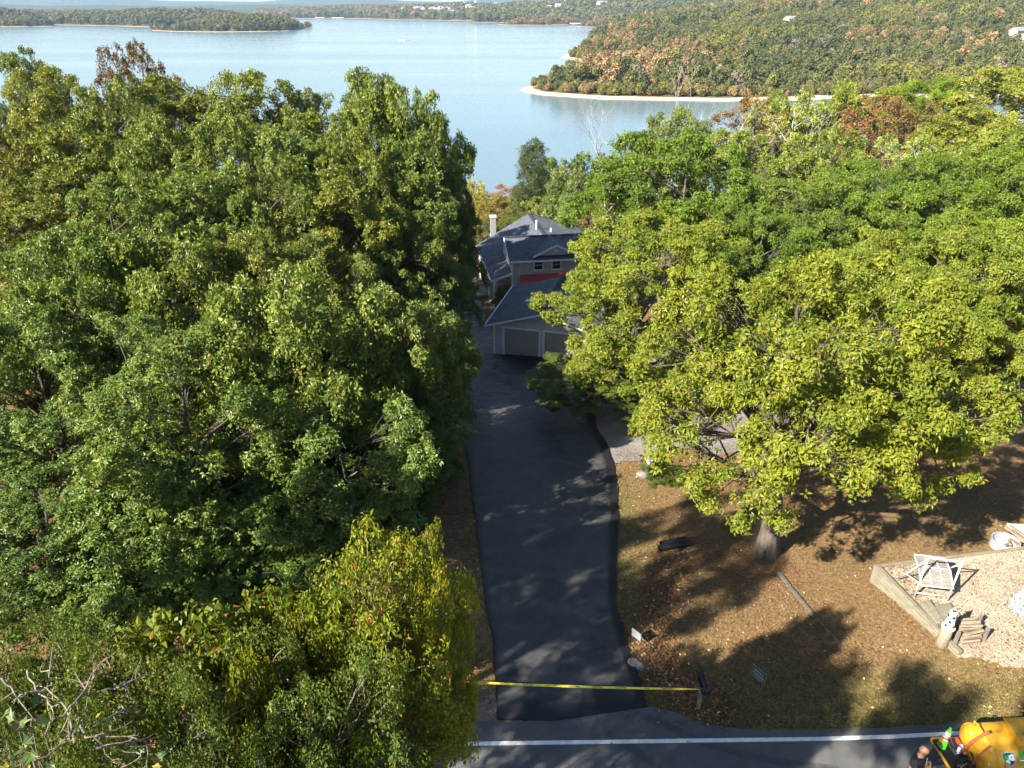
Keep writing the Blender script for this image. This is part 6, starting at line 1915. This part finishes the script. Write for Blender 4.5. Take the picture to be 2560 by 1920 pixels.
m.build('body', M['carwhite'], suv, bevel=0.02)
for s in (-1, 1):
    for x0, x1_ in ((-1.75, -0.85), (-0.78, 0.1), (0.16, 0.85)):
        MB().add([(x0, s * 0.90, 1.12), (x1_, s * 0.90, 1.12), (min(x1_, 0.62), s * 0.835, 1.62), (x0 + 0.05, s * 0.835, 1.62), (x0, s * 0.88, 1.12), (x1_, s * 0.88, 1.12), (min(x1_, 0.62), s * 0.815, 1.62), (x0 + 0.05, s * 0.815, 1.62)], [(0, 1, 2, 3), (4, 7, 6, 5), (0, 4, 5, 1), (2, 6, 7, 3)]).build('window', M['glass'], suv)
    for x in (-1.45, 1.45):
        w = MB().tube([(x, s * 0.80, 0.36), (x, s * 0.97, 0.36)], 0.36, 18).build('wheel', M['black'], suv)
        MB().tube([(x, s * 0.965, 0.36), (x, s * 0.985, 0.36)], 0.22, 14).build('rim', M['steel'], w)
    MB().box((2.28, s * 0.65, 0.82), (0.10, 0.3, 0.14)).build('headlight', M['galv'], suv)
    MB().box((-2.33, s * 0.72, 0.95), (0.06, 0.18, 0.3)).build('tail_light', M['flagred'], suv)
MB().add([(0.72, -0.72, 1.66), (0.72, 0.72, 1.66), (1.24, 0.8, 1.16), (1.24, -0.8, 1.16), (0.70, -0.72, 1.63), (0.70, 0.72, 1.63), (1.2, 0.8, 1.13), (1.2, -0.8, 1.13)], [(0, 1, 2, 3), (4, 7, 6, 5)]).build('windscreen', M['glass'], suv)
tag(suv, 'white parked vehicle mostly hidden behind the hickory leaves on the gravel', 'car')

# ------------------------------------------------------------------ yellow sealcoating tank trailer, bottom right
M['yellow'] = plain('yellow_tank_paint', (0.46, 0.245, 0.016), 0.52, var=0.25, scale=4.0, spec=0.4)
M['hosered'] = plain('red_hose_rubber', (0.28, 0.06, 0.035), 0.6, var=0.2)
M['redtank'] = plain('faded_red_drum', (0.50, 0.075, 0.05), 0.5, var=0.25)
M['logogreen'] = plain('logo_green', (0.02, 0.42, 0.05), 0.5, var=0.05, bstr=0)
M['logonavy'] = plain('logo_navy', (0.01, 0.035, 0.10), 0.5, var=0.05, bstr=0)
M['logosky'] = plain('logo_pale_teal', (0.25, 0.52, 0.42), 0.5, var=0.05, bstr=0)
M['logowhite'] = plain('logo_white', (0.75, 0.78, 0.82), 0.5, var=0.05, bstr=0)
trl = empty('tank_trailer', (10.74, 9.97, 0), R_(3))
AY, AZ, RY, RZ = 0.85, 1.20, 0.68, 0.60
def tank_pt(x, phi, dr=0.0):
    return (x, AY - (RY + dr) * math.sin(phi), AZ + (RZ + dr) * math.cos(phi))
m = MB(); n = 40
secs = [(0.30, 0.30), (0.33, 0.62), (0.38, 0.85), (0.45, 0.97), (0.48, 1.0), (4.6, 1.0), (4.7, 0.9), (4.78, 0.5)]
for x, k in secs:
    for q in range(n): 
        a = 2 * math.pi * q / n; m.v.append((x, AY - RY * k * math.sin(a), AZ + RZ * k * math.cos(a)))
for i in range(len(secs) - 1):
    for q in range(n): m.f.append((i * n + q, i * n + (q + 1) % n, (i + 1) * n + (q + 1) % n, (i + 1) * n + q))
m.f += [tuple(range(n)), tuple((len(secs) - 1) * n + q for q in range(n))[::-1]]
tank = m.build('tank', M['yellow'], trl, smooth=True)
for xb in (0.48, 2.2, 4.0):
    MB().tube([tank_pt(xb, 2 * math.pi * q / 36, 0.008) for q in range(37)], 0.012, 6, cap=False).build('weld_seam', M['yellow'], tank, smooth=True)
MB().tube([tank_pt(0.62 + 0.05 * math.sin(t * 3), t, 0.006) for t in np.linspace(0.55, 1.7, 14)], 0.009, 6).build('cable', M['rusty'], tank)
hb = MB().box((1.02 + 0.42, AY, 1.86), (0.74, 0.60, 0.24)).build('hatch_box', M['yellow'], trl, bevel=0.02)
MB().box((1.44, AY, 1.995), (0.80, 0.66, 0.03)).build('lid', M['yellow'], hb, bevel=0.01)
MB().box((1.28, AY - 0.12, 2.016), (0.16, 0.015, 0.012)).build('latch', M['black'], hb)
MB().box((1.66, AY + 0.12, 2.018), (0.10, 0.13, 0.012)).build('hinge', M['steel'], hb)
MB().tube([(0.46, AY + 0.05, 1.76), (0.40, AY + 0.08, 1.90), (0.40, AY + 0.36, 1.88), (0.46, AY + 0.40, 1.64)], 0.018, 8).build('lifting_loop', M['yellow'], trl)
for s, zz in ((0.18, 1.48), (-0.34, 1.36)):
    MB().box((0.345 + abs(s) * 0.05, AY + s, zz), (0.012, 0.22, 0.20)).build('sticker', M['logowhite'], trl)
MB().box((0.350, AY - 0.34, 1.36), (0.012, 0.11, 0.10)).build('sticker', M['logonavy'], trl)
# frame and deck
for yb in (0.12, 1.66): MB().beam((-0.02, yb, 0.56), (5.2, yb, 0.56), 0.10, 0.12).build('frame_rail', M['yellow'], trl)
for xb in (0.03, 0.5, 1.6, 3.0, 4.4): MB().beam((xb, 0.17, 0.56), (xb, 1.61, 0.56), 0.08, 0.11).build('cross_member', M['yellow'], trl)
MB().box((0.25, 0.90, 0.628), (0.52, 1.5, 0.012)).build('deck_plate', M['darkmetal'], trl)
for q in range(3): MB().box((0.20, 0.42, 0.645 + 0.003 * q), (0.05, 0.5, 0.012)).build('deck_slot', M['black'], trl) if q == 0 else None
MB().box((0.10, 0.42, 0.65), (0.05, 0.58, 0.02)).build('deck_edge', M['yellow'], trl); MB().box((0.31, 0.42, 0.65), (0.05, 0.58, 0.02)).build('deck_edge', M['yellow'], trl)
MB().box((0.2, 0.15, 0.65), (0.26, 0.05, 0.02)).build('deck_edge', M['yellow'], trl)
MB().box((-0.075, 0.55, 0.55), (0.03, 0.16, 0.08)).build('tail_light', M['flagred'], trl, bevel=0.01)
# engine
eng = MB().box((0.13, 1.05, 0.86), (0.26, 0.42, 0.42)).build('engine', M['darkmetal'], trl, bevel=0.03)
fan = MB().tube([(0.10, 0.80, 0.98), (0.10, 0.72, 0.98)], 0.17, 18).build('fan_cover', M['black'], eng)
for q in range(6): MB().tube([(0.10, 0.715, 0.98), (0.10 + 0.16 * math.cos(q * 1.05), 0.715, 0.98 + 0.16 * math.sin(q * 1.05))], 0.008, 5).build('fan_rib', M['steel'], fan)
for q in range(7): MB().box((0.13, 0.95 + q * 0.035, 1.09), (0.28, 0.012, 0.10)).build('cooling_fin', M['steel'], eng)
MB().tube([(0.05, 1.05, 1.12), (0.05, 1.25, 1.20)], 0.075, 12).build('air_filter', M['black'], eng)
MB().tube([(0.22, 0.90, 1.10), (0.24, 1.12, 1.15)], 0.05, 10).build('muffler', M['galv'], eng)
MB().box((0.12, 1.22, 1.14), (0.26, 0.16, 0.12)).build('fuel_tank', M['redtank'], eng, bevel=0.02)
MB().tube([(0.05, 0.95, 1.08), (0.12, 1.02, 1.2)], 0.035, 8).build('spark_cap', M['logowhite'], eng)
# pump and drum
MB().tube([(0.02, 0.62, 0.80), (0.30, 0.62, 0.80)], 0.12, 14).build('pump', M['steel'], trl, smooth=True)
dr_ = MB().tube([(0.10, 0.40, 1.02), (0.30, 0.16, 1.02)], 0.15, 18).build('hose_drum', M['redtank'], trl)
for a, b in (((0.065, 0.442, 1.02), (0.10, 0.40, 1.02)), ((0.30, 0.16, 1.02), (0.335, 0.118, 1.02))):
    MB().tube([a, b], 0.19, 18).build('flange', M['darkmetal'], dr_)
MB().beam((0.18, 0.30, 0.64), (0.18, 0.30, 0.88), 0.10, 0.06).build('drum_stand', M['darkmetal'], trl)
def arc(a, b, h, n=10): 
    a = np.array(a); b = np.array(b); return [tuple(a + (b - a) * t + np.array([-0.05, 0, h]) * 4 * t * (1 - t)) for t in np.linspace(0, 1, n)]
MB().tube(arc((0.15, 0.95, 1.05), (0.50, 0.85, 1.97), 0.12), 0.035, 8).build('hose', M['hosered'], trl, smooth=True)
MB().tube(arc((0.16, 0.62, 0.92), (0.42, 0.62, 1.80), 0.05), 0.022, 8).build('hose', M['hosered'], trl, smooth=True)
MB().tube(arc((0.10, 0.45, 0.90), (0.22, 0.75, 0.95), 0.28), 0.02, 8).build('hose', M['black'], trl, smooth=True)
MB().tube(arc((0.24, 0.50, 1.0), (0.26, 0.85, 1.25), 0.16), 0.02, 8).build('hose', M['black'], trl, smooth=True)
MB().tube([(-0.01, 1.42, 0.70), (-0.01, 1.42, 1.02), (0.12, 1.28, 1.05)], 0.025, 8).build('pipe', M['redtank'], trl)
for xw in (2.3, 3.15):
    for yw in (-0.02, 1.80):
        w = MB().tube([(xw, yw - 0.11, 0.36), (xw, yw + 0.11, 0.36)], 0.36, 20).build('wheel', M['black'], trl)
        MB().tube([(xw, yw - 0.12, 0.36), (xw, yw + 0.12, 0.36)], 0.20, 14).build('rim', M['steel'], w)
for yw in (-0.02, 1.80): MB().box((2.72, yw, 0.80), (1.9, 0.28, 0.04)).build('fender', M['yellow'], trl)
MB().beam((5.2, 0.12, 0.56), (6.3, 0.9, 0.52), 0.09, 0.10).build('tongue', M['yellow'], trl); MB().beam((5.2, 1.66, 0.56), (6.3, 0.92, 0.52), 0.09, 0.10).build('tongue', M['yellow'], trl)
MB().box((6.35, 0.91, 0.25), (0.09, 0.09, 0.6)).build('jack', M['steel'], trl)
# lettering and shield wrapped round the tank
def wrap(me, x0, phi0, scale=1.0, dr=0.004, slant=0.0):
    for v in me.vertices:
        x = x0 + v.co.x * scale + v.co.y * slant; ph = phi0 - v.co.y * scale / 0.69
        v.co = Vector(tank_pt(x, ph, dr))
    return me
def flat_poly(name, pts, mat, x0, phi0, dr):
    # fan from the centre in a few rings so that it follows the curve
    P = np.array(pts); V = [(0, 0, 0)]; F = []
    n = len(P)
    for k in (0.34, 0.67, 1.0): V += [(p[0] * k, p[1] * k, 0) for p in P]
    for q in range(n): F.append((0, 1 + q, 1 + (q + 1) % n))
    for r in range(2):
        for q in range(n): F.append((1 + r * n + q, 1 + (r + 1) * n + q, 1 + (r + 1) * n + (q + 1) % n, 1 + r * n + (q + 1) % n))
    me = bpy.data.meshes.new(name); me.from_pydata(V, [], F); me.materials.append(mat); wrap(me, x0, phi0, 1.0, dr)
    return link(name, me, tank)
sh = []
for t in np.linspace(0, 1, 9): sh.append((-0.5 + t, 0.42 + 0.10 * math.sin(t * math.pi)))
sh += [(0.52, 0.1), (0.42, -0.22), (0.22, -0.45), (0.0, -0.60), (-0.22, -0.45), (-0.42, -0.22), (-0.52, 0.1)]
LX, LP = 0.77, R_(43)
for k, mt, dr in ((0.30, 'logosky', 0.003), (0.265, 'logonavy', 0.005)):
    flat_poly('shield', [(a * k, b * k) for a, b in sh], M[mt], LX, LP, dr)
flat_poly('shield_stripe', [(-0.10, -0.055), (0.0, -0.125), (0.0, -0.10), (-0.10, -0.03)], M['logowhite'], LX, LP, 0.007)
for body, sz, mt, x0, ph, sl in (('N', 0.17, 'logogreen', LX - 0.055, LP - 0.03, 0.0), ('G', 0.17, 'logowhite', LX + 0.06, LP - 0.03, 0.0),
                                 ('NEX', 0.19, 'logogreen', LX + 0.44, R_(36), 0.10), ('316-30', 0.16, 'logowhite', LX + 0.26, R_(66), 0.12)):
    me = text_mesh(body, sz, M[mt], 0.013); link('lettering', wrap(me, x0, ph, 1.0, 0.0075, sl), tank)
flat_poly('underline_bar', [(-0.2, -0.022), (0.2, -0.022), (0.2, 0.022), (-0.2, 0.022)], M['logogreen'], LX + 0.44, R_(52), 0.004)
flat_poly('underline_bar', [(-0.2, -0.012), (0.2, -0.012), (0.2, 0.012), (-0.2, 0.012)], M['logowhite'], LX + 0.44, R_(46.5), 0.004)
tag(trl, 'yellow sealcoating tank trailer with engine, hoses and green lettering on the road', 'trailer')

# lime traffic cone on the trailer deck
cn = empty('traffic_cone', (10.78, 11.42, 0.634), 0.2)
M['conegreen'] = plain('lime_cone_plastic', (0.09, 0.62, 0.02), 0.4, var=0.08, bstr=0)
M['conewhite'] = plain('reflective_white_band', (0.80, 0.82, 0.84), 0.4, var=0.05, bstr=0)
MB().box((0, 0, 0.02), (0.36, 0.36, 0.04)).build('base', M['black'], cn, bevel=0.012)
def coner(z): return 0.135 - (0.135 - 0.028) * (z - 0.04) / 0.66
zs = [0.04, 0.30, 0.42, 0.45, 0.57, 0.70]; cm_ = ['conegreen', 'conewhite', 'conegreen', 'conewhite', 'conegreen']
for i in range(5): MB().lathe([(coner(zs[i]) + 0.002 * (i % 2), zs[i]), (coner(zs[i + 1]) + 0.002 * (i % 2), zs[i + 1])], 20).build('body' if i == 0 else 'band', M[cm_[i]], cn, smooth=False)
tag(cn, 'lime green traffic cone with two white bands on the trailer corner', 'cone')

# ------------------------------------------------------------------ man with folded arms
M['skin'] = plain('skin', (0.32, 0.165, 0.11), 0.5, var=0.08, scale=20, bstr=0)
M['shirt'] = plain('black_tshirt', (0.012, 0.012, 0.014), 0.85, var=0.3)
M['jeans'] = plain('dark_trousers', (0.018, 0.019, 0.024), 0.85, var=0.3)
M['beard'] = plain('reddish_beard', (0.20, 0.085, 0.04), 0.8, var=0.2, scale=40)
M['wrist'] = plain('yellow_wristband', (0.60, 0.55, 0.10), 0.5, var=0.1, bstr=0)
man = empty('person', (9.58, 10.62, 0.03), R_(-52))
def skin_obj(name, verts, edges, radii, mat, parent, root=0, sub=2):
    me = bpy.data.meshes.new(name); me.from_pydata(verts, edges, [])
    me.materials.append(mat)
    o = link(name, me, parent)
    md = o.modifiers.new('skin', 'SKIN'); md.use_smooth_shade = True
    if not me.skin_vertices: bpy.context.view_layer.objects.active = o
    for i, sv in enumerate(me.skin_vertices[0].data):
        r = radii[i]; sv.radius = (r, r) if not hasattr(r, '__len__') else r
        sv.use_root = (i == root)
    sd = o.modifiers.new('subdivision', 'SUBSURF'); sd.levels = sub; sd.render_levels = sub
    return o
# local frame: x forward, y left, z up
Vb = [(0, 0, 0.98), (0.01, 0, 1.15), (0.02, 0, 1.32), (0.015, 0, 1.44), (0.03, 0, 1.52), (0.045, 0, 1.58)]; Rb = [(0.16, 0.13), (0.155, 0.125), (0.17, 0.13), (0.11, 0.10), 0.062, 0.06]
Eb = [(0, 1), (1, 2), (2, 3), (3, 4), (4, 5)]
def chain(start, pts, rr):
    prev = start
    for p, r in zip(pts, rr):
        Vb.append(p); Rb.append(r); Eb.append((prev, len(Vb) - 1)); prev = len(Vb) - 1
    return prev
for s in (1, -1):
    chain(0, [(0.0, s * 0.10, 0.90), (0.02, s * 0.11, 0.52), (-0.01, s * 0.115, 0.12), (0.02, s * 0.12, 0.06), (0.16, s * 0.135, 0.04)], [0.10, 0.066, 0.044, 0.045, 0.038])
# folded arms: right forearm (y<0) over the left one
wr = {}
for s, zf, xf in ((1, 1.16, 0.22), (-1, 1.19, 0.27)):
    e = chain(2, [(0.0, s * 0.20, 1.41), (0.04, s * 0.255, 1.30), (0.09, s * 0.26, 1.12), (xf - 0.02, s * 0.08, zf), (xf - 0.01, -s * 0.05, zf + 0.015), (xf - 0.03, -s * 0.12, zf + 0.03)], [0.066, 0.056, 0.048, 0.038, 0.030, 0.034])
    wr[s] = e
    w = np.array(Vb[e])
    for k in range(4):
        b = w + np.array([-0.015 - 0.002 * k, -s * 0.045, 0.032 - 0.020 * k]); Ln = (0.034, 0.038, 0.036, 0.028)[k]
        chain(e, [tuple(b), tuple(b + np.array([-0.02, -s * Ln * 0.6, 0.0])), tuple(b + np.array([-0.05, -s * Ln, 0.0]))], [0.0095, 0.009, 0.008])
    b = w + np.array([0.0, -s * 0.01, 0.045]); chain(e, [tuple(b), tuple(b + np.array([-0.02, -s * 0.03, 0.012]))], [0.011, 0.0095])
body = skin_obj('body', Vb, Eb, Rb, M['skin'], man)
tv = [(0, 0, 0.93), (0.01, 0, 1.15), (0.02, 0, 1.32), (0.015, 0, 1.43), (0.022, 0, 1.485)]; tr2 = [(0.185, 0.155), (0.185, 0.15), (0.195, 0.15), (0.13, 0.115), 0.085]
te = [(0, 1), (1, 2), (2, 3), (3, 4)]
for s in (1, -1):
    a = len(tv); tv += [(0.0, s * 0.205, 1.41), (0.045, s * 0.26, 1.29), (0.075, s * 0.265, 1.20)]; tr2 += [0.088, 0.080, 0.078]; te += [(2, a), (a, a + 1), (a + 1, a + 2)]
shirt = skin_obj('tshirt', tv, te, tr2, M['shirt'], man)
jv = [(0, 0, 0.97), (0, 0, 0.90)]; jr_ = [(0.172, 0.142), (0.165, 0.14)]; je = [(0, 1)]
for s in (1, -1):
    a = len(jv); jv += [(0.0, s * 0.10, 0.82), (0.02, s * 0.11, 0.52), (-0.01, s * 0.115, 0.08)]; jr_ += [0.108, 0.082, 0.072]; je += [(1, a), (a, a + 1), (a + 1, a + 2)]
skin_obj('trousers', jv, je, jr_, M['jeans'], man)
for s in (1, -1):
    bm = bmesh.new(); bmesh.ops.create_uvsphere(bm, u_segments=12, v_segments=8, radius=1.0)
    for v in bm.verts: v.co = Vector((0.07 + v.co.x * 0.15, s * 0.13 + v.co.y * 0.055, max(0.045 + v.co.z * 0.055, 0.0)))
    me = bpy.data.meshes.new('shoe'); bm.to_mesh(me); bm.free(); me.materials.append(M['black']); link('shoe', me, man)
# head, nodding down a little towards the pump
head = empty('head_pivot', (0.045, 0, 1.60))
hd_M = Matrix.Translation((0.04, 0, 1.645)) @ Matrix.Rotation(R_(20), 4, 'Y')
bpy.data.objects.remove(head)
bm = bmesh.new(); bmesh.ops.create_uvsphere(bm, u_segments=24, v_segments=16, radius=1.0)
for v in bm.verts:
    x, y, z = v.co
    X = x * (0.098 + 0.012 * (z > 0.2)); Y = y * 0.078 * (1 - 0.16 * max(0, -z)); Z = z * 0.118
    if x > 0 and z < -0.3: X *= 1.02
    if x > 0.6 and abs(y) < 0.28 and -0.35 < z < 0.15: X += 0.020 * (1 - abs(y) / 0.28) * (1 - abs(z + 0.15) / 0.3 if abs(z + 0.15) < 0.3 else 0)
    if x > 0.75 and abs(z + 0.08) < 0.16 and 0.25 < abs(y) < 0.6: X -= 0.007
    v.co = Vector((X, Y, Z))
me = bpy.data.meshes.new('head'); bm.to_mesh(me); bm.free(); me.materials.append(M['skin']); me.polygons.foreach_set('use_smooth', [True] * len(me.polygons))
hd = link('head', me, man); hd.matrix_local = hd_M
for s in (1, -1):
    bm = bmesh.new(); bmesh.ops.create_uvsphere(bm, u_segments=10, v_segments=6, radius=1.0)
    for v in bm.verts: v.co = Vector((v.co.x * 0.020 - 0.005, s * 0.078 + v.co.y * 0.010, v.co.z * 0.032 - 0.005))
    me = bpy.data.meshes.new('ear'); bm.to_mesh(me); bm.free(); me.materials.append(M['skin']); link('ear', me, hd)
    MB().box((0.092, s * 0.036, 0.012), (0.012, 0.050, 0.034)).build('sunglass_lens', M['gloss_black'], hd, bevel=0.004)
    MB().beam((0.088, s * 0.064, 0.018), (-0.002, s * 0.083, 0.020), 0.005, 0.008).build('temple_arm', M['gloss_black'], hd)
MB().box((0.100, 0, 0.016), (0.010, 0.022, 0.008)).build('nose_bridge', M['gloss_black'], hd)
bm = bmesh.new(); bmesh.ops.create_uvsphere(bm, u_segments=14, v_segments=10, radius=1.0)
for v in bm.verts: v.co = Vector((0.052 + v.co.x * 0.048, v.co.y * 0.052, -0.082 + v.co.z * 0.038))
me = bpy.data.meshes.new('beard'); bm.to_mesh(me); bm.free(); me.materials.append(M['beard']); link('beard', me, hd)
MB().box((0.102, 0, -0.052), (0.010, 0.045, 0.008)).build('mouth', M['redtank'], hd)
# chest print and wristband
for z0, mt, w in ((1.375, 'logogreen', 0.07), (1.335, 'logowhite', 0.085)):
    o = MB().box((0, 0, 0), (0.006, w, 0.035)).build('chest_print', M[mt], man); o.location = (0.152, 0.085, z0); o.rotation_euler = (0, R_(-14), R_(20))
wp = np.array(Vb[wr[-1]]); o = MB().tube([(wp[0] + 0.015, wp[1] - 0.05, wp[2] - 0.02), (wp[0] + 0.018, wp[1] - 0.085, wp[2] - 0.025)], 0.037, 12).build('wristband', M['wrist'], man)
tag(man, 'man in a black T-shirt with folded arms and dark glasses on the road', 'person')
# ------------------------------------------------------------------ grass blades and fallen leaves
def on_ground_mask(x, y):
    lx, rx = drive_x(y)
    fyr = np.interp(x, fx, fy)
    ok = (y > fyr + 0.03) & ~((x > lx - 0.05) & (x < rx + 0.02) & (y < 50))
    ok &= ~in_poly(x, y, padpoly)
    return ok
rng = np.random.default_rng(66)
def blades(name, n, x0, x1, y0, y1, hmin, hmax, mat, wd, densf):
    x = rng.uniform(x0, x1, n); y = y0 + (y1 - y0) * rng.random(n) ** 1.5
    k = on_ground_mask(x, y) & (rng.random(n) < densf(x, y)); x, y = x[k], y[k]
    z = gz(x, y); m = len(x)
    h = rng.uniform(hmin, hmax, m); a = rng.uniform(0, 6.28, m); ln = rng.uniform(0.2, 0.9, m) * h; b = rng.uniform(0, 6.28, m)
    p0 = np.stack([x - np.cos(a) * wd, y - np.sin(a) * wd, z - 0.005], 1); p1 = np.stack([x + np.cos(a) * wd, y + np.sin(a) * wd, z - 0.005], 1)
    p2 = np.stack([x + np.cos(b) * ln, y + np.sin(b) * ln, z + h], 1)
    V = np.stack([p0, p1, p2], 1).reshape(-1, 3)
    me = mesh_np(name, V, np.arange(3 * m).reshape(-1, 3), mat, False, [('rnd', 'FACE', rng.random(m))])
    return link(name, me)
M['straw'] = leaf_mat('dry_grass_blades', (0.12, 0.085, 0.034), (0.34, 0.245, 0.12), (0.10, 0.11, 0.03), 0.92, 0.2, 0.8)
M['greengrass'] = leaf_mat('green_grass_blades', (0.045, 0.065, 0.015), (0.14, 0.16, 0.04), (0.30, 0.24, 0.10), 0.8, 0.2, 0.7)
o = blades('dry_grass', 170000, 3.2, 22, 12.8, 32, 0.02, 0.055, M['straw'], 0.011, lambda x, y: 0.35 + 0.5 * (smooth_noise(x, y, 0.8, 3) > -0.1)); tag(o, 'short dry tan grass of the lawn right of the driveway', 'grass', None, 'stuff')
def gd(x, y):
    lx, rx = drive_x(y); fyr = np.interp(x, fx, fy)
    return np.clip(np.maximum(np.exp(-np.maximum(x - rx, 0) / 0.5) * (x > rx), np.exp(-np.maximum(y - fyr, 0) / 0.5)), 0, 1) * 0.95 + 0.04 * (smooth_noise(x, y, 0.7, 8) > 0.15)
o = blades('green_grass', 150000, 1.5, 20, 12.4, 27, 0.02, 0.07, M['greengrass'], 0.012, gd); tag(o, 'greener grass along the driveway and road edges', 'grass', None, 'stuff')
o = blades('verge_grass', 60000, -8.5, -0.5, 13.2, 45, 0.03, 0.09, M['straw'], 0.014, lambda x, y: np.full(x.shape, 0.5)); tag(o, 'dry grass on the narrow verge left of the driveway', 'grass', None, 'stuff')

M['dead'] = leaf_mat('fallen_brown_leaves', (0.075, 0.036, 0.014), (0.25, 0.14, 0.06), (0.46, 0.37, 0.22), 0.965, 0.1, 0.8)
def litter(n, spots, smin, smax):
    x, y = spots
    z = gz(x, y)
    inpad = in_poly(x, y, padpoly); z = np.where(inpad, PAD_Z, z)
    m = len(x); a = rng.uniform(0, 6.28, m); s = rng.uniform(smin, smax, m)
    D = np.stack([np.cos(a), np.sin(a), rng.normal(0, 0.25, m)], 1); Nn = np.stack([rng.normal(0, 0.35, m), rng.normal(0, 0.35, m), np.ones(m)], 1)
    return leaf_arrays(np.stack([x, y, z + rng.uniform(0.015, 0.05, m)], 1), D, Nn, s, s * 0.62, rng, 0.2)
parts = []
sw = np.array([p[:2] for p in SWALE])
t = rng.uniform(0, len(sw) - 1.001, 5200); i = t.astype(int); f = (t - i)[:, None]
q = sw[i] * (1 - f) + sw[i + 1] * f + rng.normal(0, 0.33, (len(t), 2))
parts.append((q[:, 0], q[:, 1], 0.06, 0.12))
x = rng.uniform(3, 21, 15000); y = 12.5 + 18 * rng.random(15000) ** 1.3; dn = 0.25 + 0.75 * (smooth_noise(x, y, 0.5, 21) > 0.0); k = rng.random(15000) < dn
parts.append((x[k], y[k], 0.05, 0.11))
x = rng.uniform(-9, -0.6, 7000); y = rng.uniform(13, 46, 7000); parts.append((x, y, 0.06, 0.12))
x = PA[0] + rng.uniform(0, 2.2, 420); y = PA[1] - rng.random(420) ** 1.6 * 2.4; parts.append((x, y, 0.05, 0.10))
x = PA[0] + rng.uniform(0, 9, 260); y = rng.uniform(15, 20, 260); parts.append((x, y, 0.05, 0.10))
x = rng.uniform(-2, 12, 40); y = np.interp(x, fx, fy) - rng.random(40) ** 2 * 1.4 ; parts.append((x, y, 0.05, 0.09))
Vs = []; Fs = []; Rs = []; base = 0
for x, y, a, b in parts:
    lx, rx = drive_x(y); k = ~((x > lx) & (x < rx) & (y < 50) & (y > np.interp(x, fx, fy)))
    V, F, r = litter(0, (x[k], y[k]), a, b)
    Vs.append(V); Fs.append(F + base); Rs.append(r); base += len(V)
V = np.concatenate(Vs)
o = link('fallen_leaves', mesh_np('fallen_leaves', V, np.concatenate(Fs), M['dead'], False, [('rnd', 'FACE', np.concatenate(Rs))]))
tag(o, 'brown and tan fallen leaves strewn over lawn, ditch and verge', 'leaves', None, 'stuff')
# a few larger single leaves on the lawn by the sign
# ------------------------------------------------------------------ haze over lake and hills
hx = 7800.0
m = MB().box((0, 3900, 0), (2 * hx, 8600, 1.0))
hv = [(-hx, -400, LAKE_Z - 12), (hx, -400, LAKE_Z - 12), (hx, 8800, LAKE_Z - 12), (-hx, 8800, LAKE_Z - 12), (-hx, -400, 215), (hx, -400, 215), (hx, 8800, 215), (-hx, 8800, 215)]
me = bpy.data.meshes.new('haze'); me.from_pydata(hv, [], [(0, 3, 2, 1), (4, 5, 6, 7), (0, 1, 5, 4), (1, 2, 6, 5), (2, 3, 7, 6), (3, 0, 4, 7)])
hm = bpy.data.materials.new('pale_haze'); hm.use_nodes = True; nt = hm.node_tree; nt.nodes.clear()
out = nt.nodes.new('ShaderNodeOutputMaterial'); pv = nt.nodes.new('ShaderNodeVolumePrincipled')
pv.inputs['Color'].default_value = (0.44, 0.66, 1.0, 1); pv.inputs['Density'].default_value = 0.00007; pv.inputs['Anisotropy'].default_value = 0.0
nt.links.new(pv.outputs[0], out.inputs['Volume'])
me.materials.append(hm)
o = link('haze', me); tag(o, 'pale blue haze over the lake and hills', 'haze', None, 'stuff')
